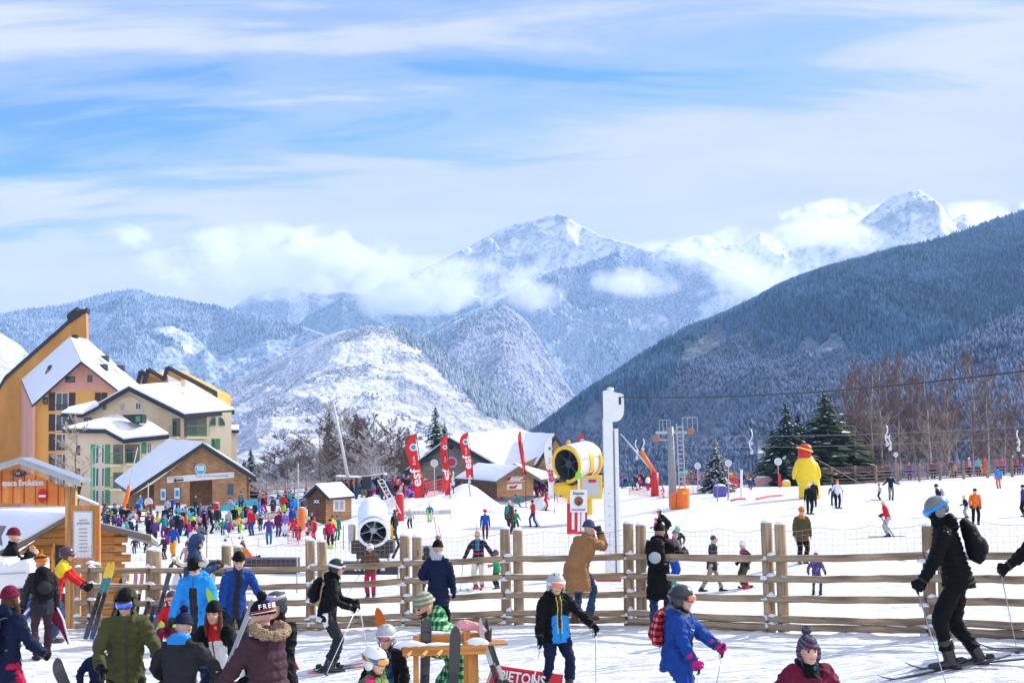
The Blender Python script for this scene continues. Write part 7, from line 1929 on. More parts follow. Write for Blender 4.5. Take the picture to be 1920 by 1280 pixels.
def strip(a, b, lab):
 p, q = G(*a), G(*b); r = thing_at('red_strip', p, lab, 'strip'); mb = MB(); mb.tube([(0,0,.08),(q - p) * .5 + Z * .14, q - p + Z * .08],.07,6); mb.build('tube', mat('net_red', (.70,.08,.10),.7), r)
strip((1370,940),(1398,937), 'short red tube lying on the snow'); strip((1418,937),(1466,930), 'longer red tube lying on the snow')
# snow mound between hut and flags
def mound(px, d, w, h, dep, lab, seed):
 b = GD(px, d); vs = []; n, m_ = 36,14
 for j in range(m_ + 1):
  rr_ = j / m_
  for k in range(n):
   a = 2 * math.pi * k / n; x, y = math.cos(a) * w * rr_, math.sin(a) * dep * rr_; nz = mnoise.noise(Vector((x * .35 + seed, y * .35,0)))
   vs.append((b.x + x, b.y + y, ground_z(b.x + x, b.y + y) + h * (math.cos(rr_ * math.pi) * .5 + .5) ** .55 * (1 + .5 * nz) - (.3 if j == m_ else 0)))
 fs = [(j * n + k, j * n + (k + 1) % n, (j + 1) * n + (k + 1) % n, (j + 1) * n + k) for j in range(m_) for k in range(n)]
 o = raw_obj('snow_mound', vs, fs, None, [SNOW], True); props(o, lab, 'snow', kind='structure')
mound(868,104,3.3,1.5,4, 'big mound of piled snow', 2); mound(1022,108,1.2,.9,1.5, 'pile of snow beside the hut', 5); mound(800,100,4.5,.9,3, 'low snow pile', 8)
def street_lamp():
 d = 96; b = GD(172, d); r = thing_at('street_lamp', b, 'slim pale green street lamp in front of the cream building', 'street lamp'); t = P(172,843, d) - b; mb = MB()
 m = mat('lamp_green', (.16,.42,.27),.5); mb.tube([(0,0,0), t, t + Vector((.15,0,.18)), t + Vector((.55,0,.2))],.06,6); mb.build('post', m, r)
 mb = MB(); mb.ell(t + Vector((.6,0,.15)),(.22,.12,.06),10,6); mb.build('lamp_head', m, r)
street_lamp()
def dark_flag():
 d = 60; b = GD(147, d); r = thing_at('feather_flag', b, 'black feather flag tip with a yellow mark above the gateway roof', 'flag'); mb = MB(); q = lambda x, y: P(x, y, d) - b
 mb.tube([(0,0,0), q(146,912), q(152,896)],.03,6); mb.build('pole', BLKM, r)
 mb = MB(); mb.poly([q(146,925), q(144,905), q(148,894), q(157,890),(q(155,905)), q(150,925)],(0,.02,0)); mb.build('cloth', BLKM, r)
 text_mesh('lettering', 'X', .24, YEL, frame(q(149,907) + Vector((0,-.03,0)),(1,0,0),(0,0,1)), r, .004,.02)
dark_flag()
# ---------------------------------------------------------------- trees
BARK = wood_mat('birch_bark', (.28,.21,.17),(.62,.53,.47), 'z', 1.0); BARKD = wood_mat('dark_bark', (.08,.05,.04),(.17,.12,.10), 'z', 1.0)
TW = {'russet': mat('twig_russet', (.16,.10,.085),.9), 'brown': mat('twig_brown', (.13,.085,.07),.9), 'frost': mat('twig_frost', (.50,.47,.47),.9), 'pale': mat('twig_pale', (.40,.32,.27),.9)}
def bare_tree(H, seed, levels=3, rmin=.02, n1=13, spread=.35, narrow=True, twigs=14, r0=None, low=.3):
 rs = random.Random(seed); tr, cr = MB(), MB(); r0 = r0 or H * .010
 trunk = []; p = Vector((0,0,0)); lean = Vector((rs.uniform(-.06,.06), rs.uniform(-.05,.05),0))
 for k in range(9): t = k / 8; trunk.append(Vector((lean.x * H * t + rs.uniform(-.01,.01) * H, lean.y * H * t, H * t)))
 tr.tube(trunk, [r0 * (1 - .88 * k / 8) + .01 for k in range(9)],7)
 def br(p, d, l, r, lv):
  q = [p]; dd = d.copy(); nseg = 4
  for k in range(nseg): dd = (dd + Vector((rs.uniform(-.18,.18), rs.uniform(-.18,.18),.10 if narrow else .04))).normalized(); q.append(q[-1] + dd * l / nseg)
  (tr if lv == 1 else cr).tube(q, [r * (1 - .75 * k / nseg) for k in range(nseg + 1)],4 if lv == 1 else 3, cap=False)
  if lv >= levels: return
  n = (6 if lv == 1 else twigs) if lv < levels - 1 else twigs
  for k in range(n):
   t = rs.uniform(.2,1); i = min(int(t * nseg), nseg - 1); s = q[i].lerp(q[i + 1], t * nseg - i); a = rs.uniform(0,6.28)
   nd = (dd * .75 + Vector((math.cos(a), math.sin(a), rs.uniform(.0,.6))) * .65).normalized(); br(s, nd, l * rs.uniform(.3,.55), max(r * .45, rmin), lv + 1)
 for k in range(n1):
  t = low + (1 - low) * (k + rs.random()) / n1; i = min(int(t * 8),7); s = trunk[i].lerp(trunk[i + 1], t * 8 - i); a = rs.uniform(0,6.28); up_ = 1.1 if narrow else .55
  d = Vector((math.cos(a), math.sin(a), up_ + rs.uniform(-.2,.3))).normalized(); br(s, d, H * spread * (1.15 - t * .75), r0 * .4 * (1.1 - t * .7),1)
 return tr, cr
def conifer(H, W_, seed, snow=.3):
 rs = random.Random(seed); tr, cr, sn = MB(), MB(), MB(); tr.tube([(0,0,0),(0,0, H * .6),(0,0, H)],[H * .018, H * .01,.01],8)
 lay = int(H * 5.4)
 for k in range(lay):
  t = k / lay; z = H * (.05 + .95 * t); rad = W_ * (1 - t) ** .85 * rs.uniform(.82,1.1) + .08; nb = max(5, int(13 * (1 - t)) + 3)
  for j in range(nb):
   a = rs.uniform(0,6.28); l = rad * rs.uniform(.7,1.1) * (1 + .55 * mnoise.noise(Vector((math.cos(a) * 1.3, math.sin(a) * 1.3, z * .5 + seed)))); d = Vector((math.cos(a), math.sin(a),0)); sd = Vector((-d.y, d.x, 0)); dr = rs.uniform(.18,.38)
   for m_ in range(4):     # sprays along the branch
    u0, u1 = m_ / 4,(m_ + 1.25) / 4; b0 = Vector((0,0, z)) + d * l * u0 - Z * l * dr * u0; b1 = Vector((0,0, z)) + d * l * u1 - Z * l * dr * u1 * 1.1
    w = (.14 + .20 * l) * (1 - .5 * u0) * rs.uniform(.7,1.2); dn = Z * rs.uniform(.05,.18)
    f1 = [b0, b0.lerp(b1,.6) + sd * w - dn, b1 - dn * .5]; f2 = [b0, b1 - dn * .5, b0.lerp(b1,.6) - sd * w - dn]
    tgt = cr
    tgt.add(f1,[(0,1,2)]); tgt.add(f2,[(0,1,2)])
    if rs.random() < snow: o_ = Z * .025; sc_ = rs.uniform(.5,.85); c0 = b0.lerp(b1,.5); sn.add([c0 + (v - c0) * sc_ + o_ for v in (f1[0], f1[1], f1[2])],[(0,1,2)]); sn.add([c0 + (v - c0) * sc_ + o_ for v in (f2[0], f2[1], f2[2])],[(0,1,2)])
 return tr, cr, sn
def needle_mat(name, c1, c2):
 if name in MATS: return MATS[name]
 m = bpy.data.materials.new(name); m.use_nodes = True; t = m.node_tree; b = t.nodes['Principled BSDF']; b.inputs['Roughness'].default_value = .8; b.inputs['Specular IOR Level'].default_value = .1
 g = t.nodes.new('ShaderNodeNewGeometry'); o = t.nodes.new('ShaderNodeTexCoord').outputs['Object']; s = mathn(t, 'ADD', mathn(t, 'MULTIPLY', g.outputs['Random Per Island'],.5), mathn(t, 'MULTIPLY', noisen(t, o, .8,4),.5))
 L(t, rampn(t, s, [(.3, c1),(.7, c2)]), b.inputs['Base Color']); MATS[name] = m; return m
NG = needle_mat('needles_dark', (.012,.03,.018),(.035,.07,.03)); NO = needle_mat('needles_olive', (.04,.06,.022),(.12,.14,.05)); NB = needle_mat('needles_blue', (.02,.045,.04),(.08,.12,.12))
PROTO = {}
def tree(kind, px, d, ytop, lab, group, sx=1.0, rz=None, zoff=0.0, **k):
 b = GD(px, d); b = Vector((b.x, b.y, b.z + zoff)); H = P(px, ytop, d).z - b.z
 key = (kind, tuple(sorted(k.items())))
 if kind == 'conifer':
  if key not in PROTO:
   tr, cr, sn = conifer(10, k.get('w', 2.6), k.get('seed', 1), k.get('snow', .3)); PROTO[key] = [(n_, raw_obj(n_, m_.v, m_.f, None, [mm])) for n_, m_, mm in (('trunk', tr, BARKD),('crown', cr, {'o': NO, 'b': NB}.get(k.get('tone'), NG)),('snow_on_crown', sn, SNOW))]
  H0 = 10; nm = 'fir_tree'; cat = 'tree'
 else:
  if key not in PROTO:
   tr, cr = bare_tree(10, k.get('seed', 1),3,.013 if kind == 'birch' else .024, k.get('n1', 14), k.get('spread', .33), kind == 'birch', k.get('twigs', 9), k.get('r0', .09), k.get('low', .25))
   PROTO[key] = [('trunk', raw_obj('trunk', tr.v, tr.f, None, [{'pale': BARK, 'frost': TW['frost'], 'dark': BARKD}[k.get('bark', 'pale')]])),('crown', raw_obj('crown', cr.v, cr.f, None, [TW[k.get('tw', 'russet')]]))]
  H0 = 10; nm = 'birch_tree' if kind == 'birch' else 'bare_tree'; cat = 'tree'
 r = empty(nm, b, rz if rz is not None else rnd.uniform(0,6.28), label=lab, cat=cat, group=group); r.scale = (H / H0 * sx, H / H0 * sx, H / H0)
 for n_, o_ in PROTO[key]:
  c = o_.copy() if o_.parent or o_.get('used') else o_
  if c is not o_: COL.objects.link(c)
  c.parent = r; o_['used'] = 1
  if 'used' in c: pass
 return r
rt_ = random.Random(21)
gB = 'bare birches behind the right fence'
birch_desc = ['slender pale birch', 'forked birch', 'tall straight birch', 'thin leaning birch', 'dense twiggy birch', 'young reddish birch']
ORD = 'first second third fourth fifth sixth seventh eighth ninth tenth eleventh twelfth thirteenth fourteenth fifteenth sixteenth seventeenth eighteenth nineteenth twentieth twenty-first twenty-second twenty-third twenty-fourth twenty-fifth twenty-sixth'.split()
spots_b = [(1586,715),(1603,700),(1618,722),(1635,700),(1655,690),(1672,712),(1688,700),(1702,685),(1716,718),(1733,708),(1749,700),(1765,715),(1780,740),(1794,760),(1838,680),(1868,700),(1856,745),(1885,760),(1905,735),(1930,700),(1826,770),(1598,760),(1648,750),(1740,765)]
spots_b.sort()
for i, (px, yt) in enumerate(spots_b):
 d = 134 + (i * 7) % 13
 tree('birch', px, d, yt, f'{birch_desc[i % 6]} behind the right fence, {ORD[i]} from the firs', gB, sx=rt_.uniform(.8,1.15), seed=i % 6, spread=.30 if i % 3 else .38, tw='russet', twigs=12, n1=18, r0=.105)
for i, px in enumerate(sorted(rt_.uniform(1575,1935) for _ in range(26))):
 yt = rt_.uniform(765,835)
 tree('bush', px, 136 + rt_.uniform(0,10), yt, f'{"low" if yt > 805 else "middling"} bare shrub tree under the birches, {ORD[i]} from the left', 'bare shrubs under the birches', seed=20 + i % 4, spread=.5, tw=['brown', 'russet', 'pale'][i % 3], n1=20, low=.05, r0=.05, bark='dark', twigs=14)
gC = 'dark firs on the right'
for a in ((1478,128,752, 'tall dark fir at the left of the fir group', 1.0,3,.25, ''),(1500,131,768, 'narrow dark fir squeezed behind the two big ones', .9,4,.2, ''),(1551,133,735, 'broad olive green fir, tallest of the fir group', 1.75,5,.22, 'o'),(1585,136,775, 'small olive fir beside the birches', 1.6,6,.2, 'o'),(1452,138,800, 'low fir at the left edge of the fir group', 1.2,3,.3, '')):
 tree('conifer', a[0], a[1], a[2], a[3], gC, sx=a[4] * 1.12, seed=a[5], snow=a[6] * .6, tone=a[7], w=3.7)
tree('conifer', 1343,112,820, 'small snow dusted blue fir behind the children area', None, sx=1.15, seed=9, snow=.75, tone='b', w=3.4)
gL = 'trees behind the lift station'
for i, a in enumerate(((818,150,760, 'dark fir behind the red feather flags', 1.0,3),(835,152,790, 'smaller dark fir right of the flag fir', 1.0,4),(766,152,798, 'small dark fir left of the red flags', 1.0,5),(470,150,840, 'dark fir at the corner of the cream building', 1.3,6),(458,152,860, 'lower snowy fir at the corner of the cream building', 1.3,7),(668,152,770, 'tall brownish fir behind the leaning pole', 1.0,8),(618,152,765, 'brown fir left of the leaning pole', .9,3))):
 tree('conifer', a[0], a[1], a[2], a[3], gL, sx=a[4], seed=a[5] if a[5] < 6 else 3 + a[5] % 3, snow=.3, tone='' if i < 6 else 'o', w=2.9)
for i, (px, yt, tw, sx) in enumerate(sorted(((635,770, 'frost', 1.3),(600,800, 'brown', 1.2),(575,830, 'frost', 1.2),(540,828, 'russet', 1.5),(552,845, 'russet', 1.4),(520,850, 'brown', 1.3),(500,875, 'frost', 1.5),(700,790, 'brown', 1.2),(725,800, 'russet', 1.3),(745,815, 'brown', 1.3),(690,820, 'frost', 1.4),(715,840, 'frost', 1.4),(660,800, 'russet', 1.1),(610,850, 'frost', 1.6),(570,880, 'frost', 1.8),(640,865, 'frost', 1.8),(740,860, 'pale', 1.5),(490,900, 'frost', 2.0),(530,900, 'frost', 2.0),(765,840, 'brown', 1.2),(590,870, 'pale', 1.6),(680,860, 'pale', 1.6)))):
 tree('bush', px, 138 + (i * 5) % 14, yt, f'{dict(frost="snow frosted", brown="brown", russet="russet red", pale="pale")[tw]} bare tree {["with spreading limbs", "with fine dense twigs", "with a rounded crown", "with crooked limbs"][i % 4]} by the lift station, {ORD[i]} from the left', gL, sx=sx, seed=30 + i % 5, spread=.42, tw=tw, n1=24, low=.10, r0=.06, bark='frost' if tw in ('frost', 'pale') else 'dark', twigs=15)
tree('bush', 139,104,800, 'snow dusted bare larch in front of the cream building', None, sx=1.2, seed=33, spread=.34, tw='pale', n1=20, low=.1, r0=.08, bark='dark', twigs=10)
# ---------------------------------------------------------------- people in front
gF = 'people in front of the fence'; gM = 'people close behind the fence'
GL_BLUE = mat('mirror_blue', (0.01,0.10,0.75),.1, spec=1.0, coat=1.0)
BK = dict(bootk='ski')
def put(px, d=None, py=None): return GD(px, d) if d else G(px, py)
# 1 olive anorak
a, J = make_person(put(233,15),-160,1.81, dict(lean=4, headp=16, heady=-14, lh=(-.20,.14,.50), rh=(.15,.20,.57), epl=(-1,-.3,-.6)), 'man in an olive green hooded anorak and mirrored blue goggles holding a pole', gF,
                   jacket='olive', jlen=.13, bulk=1.10, hoodup=True, hat='beanie', hatc='black', goggles='on', gstrap='charcoal', lensm=GL_BLUE, gloves='black', pants='black', seed=1, beard=False, wr=.011)
pole_down(a, J, 'r', 'white ski pole held by the man in the olive anorak', (.25,-.5), 'white')
backpack(a, J, 1.8, 'black', 'black backpack on the shoulders of the olive anorak man', size=.9)
# 2 left edge, navy jacket with backpack
a, J = make_person(put(8,15.8),-35,1.70, dict(lean=4, headp=0, lh=(-.16,.06,.46), rh=(.13,.20,.55)), 'person cut off by the left edge in a navy jacket and red trousers', gF, jacket='navy', jlen=.12, bulk=1.08, hat='beanie', hatc='burgundy', pants='crimson', gloves='black', hood=True, seed=2, longhair=True, hair='brown')
backpack(a, J, 1.62, 'charcoal', 'dark backpack with grey straps at the left edge', 'grey', 1.0, 'grey')
# 3 orange beanie, dark jacket, snowboard gear
a, J = make_person(put(78,22.3),25,1.62, dict(lean=14, headp=6, heady=30, lf=(-.05,-.05,0), rf=(.06,.10,0), lh=(-.18,.05,.44), rh=(.15,.10,.46)), 'man in an orange beanie and dark grey jacket carrying gear near the white booth', gF, jacket='charcoal', pants='plum', hat='beanie', hatc='orange', goggles='up', gstrap='black', gloves='black', bootk='shoe', hood=True, seed=3)
backpack(a, J, 1.62, 'black', 'black backpack with red details on the orange beanie man', 'charcoal', 1.05, 'red')
p = W(a, J['lgrip']); r = empty('snowshoe', p, .5, label='blue and white snowshoe hanging from the orange beanie man', cat='snowshoe'); mb = MB(); mb.tube([(-.22,0,-.28),(-.1,0,-.12),(.12,0,.14),(.26,0,.30)],[(.05,.02),(.09,.025),(.10,.025),(.05,.02)],10, up=(0,1,0)); mb.build('deck', shiny('blue'), r); mb = MB(); mb.tube([(-.1,-.03,-.1),(.1,-.03,.1)],.02,6); mb.build('binding', shiny('white'), r)
p = W(a, J['rgrip']); r = empty('snowboard_bag', p, .2, label='clear rimmed red bag hanging behind the orange beanie man', cat='bag'); mb = MB(); mb.tube([(-.12,0,.1),(0,0,-.05),(.12,0,-.25),(.2,0,-.5)],[(.03,.05),(.10,.08),(.06,.06),(.01,.01)],12, up=(0,1,0)); mb.build('bag_body', cm('burgundy'), r, True); mb = MB(); mb.tube([(.02,-.05,.1),(.12,-.06,-.1),(.22,-.02,-.5)],.015,6); mb.build('strap', cm('white'), r)
# 4 red and yellow jacket, arm stretched right
a, J = make_person(put(98,24.4),-80,1.66, dict(lean=20, headp=10, lh=(-.08,.38,.52), rh=(.16,.34,.56)), 'helmeted person in a red and yellow jacket reaching out to the gate post', gF, jacket='red', jmats=('yellow',), jpaint=lambda u, v, w, bi, s, c: ((w > .23) & (bi == 0) | ((bi > 0) & (s < .07) & ((bi == 1) | (bi == 3)))).astype(int), hat='helmet', hatc='plum', goggles='on', gstrap='plum', lens='burgundy', gloves='black', pants='denim', seed=4)
# 5 red cap man at far left behind the booth
a, J = make_person(put(6,25.6),-60,1.95, dict(lean=12, headp=6, lh=(-.05,.24,.76), rh=(.18,.22,.74)), 'man in a dark red cap leaning on the white booth, hand at face', gF, jacket='black', hat='beanie', hatc='burgundy', bare=True, bootk='shoe', pants='black', seed=5, curl=40)
# 6 teal hooded man
a, J = make_person(put(357,24.6),-75,1.86, dict(lean=7, headp=34, lh=(-.03,.24,.70), rh=(.07,.25,.68)), 'man with a dark blue pulled up hood looking down at his phone by the fence', gF, jacket='denim', jmats=('teal',), jlen=.11, hoodup=True, hat=None, hair='hair', bare=True, pants='black', bootk='shoe', seed=6, beard=True, curl=55)
# 7 viking hat
a, J = make_person(put(371,20.4),172,1.80, dict(lean=10, headp=34, lh=(-.19,.16,.50), rh=(.19,.12,.44)), 'person in a bright blue jacket wearing a black hat with white horns', gF, jacket='sky', jmats=('charcoal',), jpaint=lambda u, v, w, bi, s, c: ((bi == 0) & (v > .02) & (np.abs(u) < .035) & (w < .26)).astype(int), hat='beanie', hatc='black', gloves='charcoal', pants='navy', bulk=1.12, jlen=.12, hood=True, seed=7)
for sx in (-1,1):
 hs, hc, hm = J['hs'], J['head'], J['hm']; T = lambda x, y, z: hc + hm @ (Vector((x * sx, y, z)) * hs)
 mb = MB(); mb.tube([T(.075,0,.07), T(.15,0,.06), T(.20,.02,.12), T(.19,.03,.20), T(.15,.03,.24)],[.034,.033,.028,.017,.005],10); mb.build('horn', mat('horn_cream', (.75,.66,.50),.5), a, True)
# 8 blue jacket man leaning, black beanie
a, J = make_person(put(438,22.2),-150,1.78, dict(lean=22, headp=18, heady=-18, lh=(-.26,.26,.40), rh=(.16,.16,.46)), 'bareheaded looking man in royal blue jacket and thin black cap leaning forward by the fence', gF, jacket='royal', jmats=('charcoal',), jpaint=lambda u, v, w, bi, s, c: ((bi == 0) & (v > .02) & (np.abs(u - .01) < .030)).astype(int), hat='beanie', hatc='black', gloves='black', pants='charcoal', jlen=.12, bulk=1.02, hair='hair', seed=8)
# 9 child sitting in red
a, J = make_person(put(322,23.2),175,1.30, dict(POSES['sit'], hz=.26, headp=2), 'child in red sitting in the snow with an orange goggled helmet', gF, jacket='red', pants='burgundy', boots='red', hat='helmet', hatc='charcoal', goggles='on', gstrap='charcoal', lensm=mat('mirror_orange', (.9,.16,.01),.1, spec=1.0, coat=1.0), gloves='lime', kid=True, seed=9)
# 10 navy pompom hat, grey jacket, back to camera
a, J = make_person(put(333,14.6),-12,1.72, dict(hz=.435, lean=10, headp=14, lh=(-.13,.20,.50), rh=(.14,.20,.50), epl=(-1,-.2,-.6), epr=(1,-.2,-.6)), 'person seen from behind in a dark grey hooded jacket and navy bobble hat', gF, jacket='charcoal', jmats=('sky', 'grey'), jpaint=lambda u, v, w, bi, s, c: np.where((bi == 0) & (w > .300),1,0), jlen=.12, bulk=1.06, hood=True, hat='beanie', hatc='navy', pom='navy', pants='black', seed=10, wide=1.05)
# 11 long haired woman
a, J = make_person(put(404,16.4),165,1.68, dict(lean=20, hz=.46, hy=-.1, headp=6, heady=8, lh=(-.30,.34,.50), rh=(.10,.22,.46), epl=(-1,-.1,-.6)), 'long haired woman in a black beanie and white and red jacket showing her hand', gF, jacket='white', jmats=('red', 'black'), jpaint=lambda u, v, w, bi, s, c: np.where((bi == 0) & (np.abs(u) < .007) & (v > 0),1, np.where((w > .235) & (bi == 0),1, np.where((bi > 0),2,0))), hat='beanie', hatc='black', longhair=True, hair='brown', bare=True, pants='navy', seed=11, curl=35)
# 12 puffer with fur hood
a, J = make_person(put(507,13.2),58,1.84, dict(lean=7, headp=10, heady=10, lh=(-.10,.26,.55), rh=(.10,.24,.50), epl=(-.8,-.4,-.6)), 'person in a plum brown puffer coat with fur trimmed hood and lettered bobble hat', gF, jacket='plum', puffer=.085, jlen=.14, bulk=1.12, furhood=True, hood=True, hat='beanie', hatc='black', pom='black', bare=True, pants='denim', bootk='shoe', seed=12, curl=45)
hs, hc, hm = J['hs'], J['head'], J['hm']
for k, ch in enumerate('FREESE'):
 an = R(200 + 22 * k); q = hc + hm @ (Vector((math.cos(an) * .093, math.sin(an) * .112 - .018,.085)) * hs); nrm = hm @ Vector((math.cos(an), math.sin(an),.25)); tx = Vector((0,0,1)).cross(nrm)
 text_mesh('lettering', ch, .060, TXW, frame(q + nrm.normalized() * .004, hm @ Vector((-math.sin(an), math.cos(an),0)), hm @ Vector((0,0,1))), a, .004,.002)
for z, c in ((.055, RED),(.04, TXW)):
 mb = MB(); mb.tube([hc + hm @ (Vector((math.cos(t) * .0945, math.sin(t) * .1135 - .018, z)) * hs) for t in np.linspace(0,2 * math.pi, 29)],.005,6); mb.build('hat_stripe', c, a, True)
# 13 behind him with grey helmet
a, J = make_person(put(527,14.9),150,1.80, dict(lean=6, headp=10, lh=(-.12,.18,.5), rh=(.12,.18,.5)), 'person in a grey helmet with patterned goggles half hidden by the puffer coat', gF, jacket='black', hat='helmet', hatc='charcoal', goggles='up', gstrap='silver', lens='violet', scarf='black', pants='black', seed=13)
# 14 skier black and neon
a, J = make_person(G(612,1258),-88,1.70, dict(hz=.495, lean=13, headp=10, lf=(-.05,.02,0), rf=(.06,.06,0), lh=(-.06,.24,.575), rh=(.08,.22,.555)), 'skier in a black jacket with neon stripe and white goggles resting on two poles', gF, jacket='black', jmats=('lime', 'white'), jpaint=lambda u, v, w, bi, s, c: np.where((bi == 0) & (u > .045) & (u < .075) & (w > .13) & (w < .29) & (v > .0),1, np.where((bi == 0) & (w < -.03) & (v < -.02),2,0)), pants='charcoal', pmats=('white',), ppaint=lambda c, bi, s: ((bi == 2) & (s < .09) & (c[:, 1] < .05)).astype(int), hat='helmet', hatc='black', goggles='on', gstrap='white', lens='burgundy', scarf='black', gloves='black', boots='charcoal', hood=True, seed=14, jlen=.06)
pole_down(a, J, 'l', 'far white ski pole under the hands of the neon striped skier', (.12,.35), 'white'); pole_down(a, J, 'r', 'near white ski pole crossing the legs of the neon striped skier', (-.42,-.35), 'white'); flat_skis(a, J, 'red and black ski of the neon striped skier', 'skis on the feet of skiers in front', ('red', 'black', 'red'),1.55)
backpack(a, J, 1.7, 'black', 'small black backpack on the neon striped skier', size=.8)
# 15 rainbow helmet kid
a, J = make_person(put(697,13.4),-120,1.34, dict(lean=4, headp=8, lh=(-.16,.12,.48), rh=(.16,.12,.48)), 'child with a white helmet and rainbow zigzag band in a checked jacket', gF, jacket='checks', hat='helmet', hatc='white', goggles='on', gstrap='rainbow', lens='amber', kid=True, pants='magenta', scarf='plum', seed=15)
# 16 bear helmet kid
a, J = make_person(put(729,15.2),165,1.34, dict(lean=4, headp=12, lh=(-.16,.14,.5), rh=(.20,.10,.50)), 'child in a pale blue animal patterned helmet and blue camouflage jacket', gF, jacket='camo', jmats=('lime', 'black'), jpaint=lambda u, v, w, bi, s, c: np.where((bi == 0) & (np.abs(u) < .008) & (v > 0),1, np.where((bi > 0),2,0)), hat='helmet', hatc='silver', goggles='on', gstrap='white', lensm=mat('mirror_mixed', (.35,.06,.08),.15, spec=1.0, coat=1.0, var=.6, vscale=40), kid=True, pants='navy', gloves='khaki', seed=16)
# 17 plaid man
a, J = make_person(put(868,15.9),112,1.84, dict(hz=.43, lean=38, headp=24, heady=10, lh=(-.10,.30,.53), rh=(.10,.30,.50)), 'man in a green plaid jacket and striped green beanie bending over the ski rack', gF, jacket='plaid', jlen=.13, hat='beanie', hatc='stripeknit', hair='hair', beard=True, gloves='black', pants='plaid', bulk=1.08, hood=True, seed=17)
# 18 woman with pompom, navy puffer, back
a, J = make_person(put(822,22.6),-8,1.60, dict(lean=3, headp=8, heady=8, lh=(-.12,.12,.62), rh=(.15,.06,.46)), 'woman in a navy quilted coat and fur bobble hat leaning at the fence', gF, jacket='navy', puffer=.07, jlen=.15, jmats=('silver',), jpaint=lambda u, v, w, bi, s, c: ((bi == 0) & (w > .295)).astype(int), hat='beanie', hatc='black', pom='fur', pants='black', bootk='shoe', hood=True, seed=18, bulk=1.05, wide=.95)
# 19 tan coat man
a, J = make_person(Vector(put(1090,22.5)) + Vector((-.05,-.12,.14)),-42,1.70, dict(hz=.485, lean=27, slean=4, headp=12, lh=(-.03,.235,.835), rh=(.07,.25,.825), epl=(-.1,.45,-1), epr=(.1,.55,-1), lf=(-.03,.0,.0), rf=(.06,.10,.02), hx=-.02), 'man in a long tan coat leaning on the fence with hands at his face', gF, jacket='tan', jlen=.19, bulk=1.24, hat='beanie', hatc='denim', gloves='plum', pants='denim', bootk='shoe', boots='brown', hood=False, seed=19, flare=1.1, wr=.007, curl=70)
# 20 woman in black coat with grey and black backpack
a, J = make_person(put(1238,22.4),-18,1.67, dict(lean=10, headp=4, lh=(-.02,.27,.72), rh=(.20,.26,.71), epl=(-.8,0,-1), epr=(1,0,-.8)), 'woman in a long black coat and furry black hat with arms on the top rail', gF, jacket='black', jlen=.22, bulk=1.10, hat='beanie', hatc='black', pom='black', pants='denim', boots='black', gloves='black', hood=True, seed=20, flare=1.05, wide=.95)
backpack(a, J, 1.72, 'black', 'black and light grey backpack of the woman leaning on the fence', 'silver', .95, 'silver')
# 21 boy in black and blue
def j21(u, v, w, bi, s, c):
 r = np.zeros(len(u), int); r[(bi == 0) & (v > -.02) & (w < .165 - .3 * np.abs(u)) & (np.abs(u) < .13)] = 1; r[(bi == 0) & (v > 0) & (np.abs(u) < .014) & (w > .05)] = 2; r[(bi == 0) & (v > 0) & (np.abs(np.abs(u) - .019) < .005) & (w > .0)] = 3; return r
a, J = make_person(put(1043,17.6),-158,1.42, dict(lean=4, headp=6, heady=-12, lh=(-.36,.10,.50), rh=(.20,.10,.42), lf=(-.10,.06,0), rf=(.09,-.02,0), epl=(-.3,-1,-.4)), 'boy in a black and bright blue jacket with white rimmed goggles and poles', gF, jacket='black', jmats=('sky', 'burgundy', 'lime'), jpaint=j21, hat='helmet', hatc='silver', goggles='on', gstrap='white', lensm=mat('mirror_orange', (.9,.16,.01),.1, spec=1.0, coat=1.0), gloves='black', kid=True, pants='navy', bulk=1.18, hood=True, seed=21, wr=.009, vox=.0095)
pole_down(a, J, 'l', 'thin grey pole standing by the outstretched glove of the boy in black and blue', (-.02,-.15)); pole_down(a, J, 'r', 'ski pole held low in front of the boy in black and blue', (-.18,-.6), 'white')
# 22 blue suited child
a, J = make_person(put(1272,15.4),-112,1.50, dict(lean=6, headp=4, lh=(-.14,.30,.53), rh=(.14,.20,.41), epl=(-.5,-.8,-.6)), 'child in a blue ski suit, grey helmet and pink gloves walking with poles', gF, jacket='royal', jlen=.10, pants='royal', hat='helmet', hatc='charcoal', goggles='on', gstrap='charcoal', lensm=mat('mirror_orange', (.9,.16,.01),.1, spec=1.0, coat=1.0), scarf='navy', gloves='magenta', cuff=1.8, kid=True, bulk=1.27, hood=True, seed=22, wr=.012, vox=.011, jmats=('grey', 'white'), jpaint=lambda u, v, w, bi, s, c: np.where((bi == 0) & (w > .285),1, np.where((bi == 0) & (np.abs(w - .20) < .004) & (v > 0),2,0)))
pole_down(a, J, 'l', 'slim pole in the raised pink glove of the blue suited child', (-.25,-.35)); pole_down(a, J, 'r', 'pole in the lowered pink glove of the blue suited child', (-.15,-.6), 'white')
backpack(a, J, 1.5, 'redplaid', 'red plaid backpack on the blue suited child', 'redplaid', .85, 'redplaid')
# 23 burgundy woman
a, J = make_person(put(1512,12.2),-150,1.62, dict(hz=.475, lean=8, headp=-2, heady=-22, lh=(-.28,.06,.42), rh=(.30,.06,.42), epl=(-1,-.3,-.3), epr=(1,-.3,-.3)), 'smiling woman in a burgundy jacket and knitted earflap hat looking right', gF, jacket='burgundy', jmats=('black',), jpaint=lambda u, v, w, bi, s, c: ((bi == 0) & (w > .285)).astype(int), hat='peru', hatc='knit', pom='knit', bare=True, pants='navy', scarf='teal', bulk=1.32, hair='brown', seed=23, wide=1.2, wr=.013, glasses=False)
b_ = backpack(a, J, 1.6, 'khaki', 'backpack with beige straps on the burgundy jacket woman', 'khaki', .7, 'khaki')
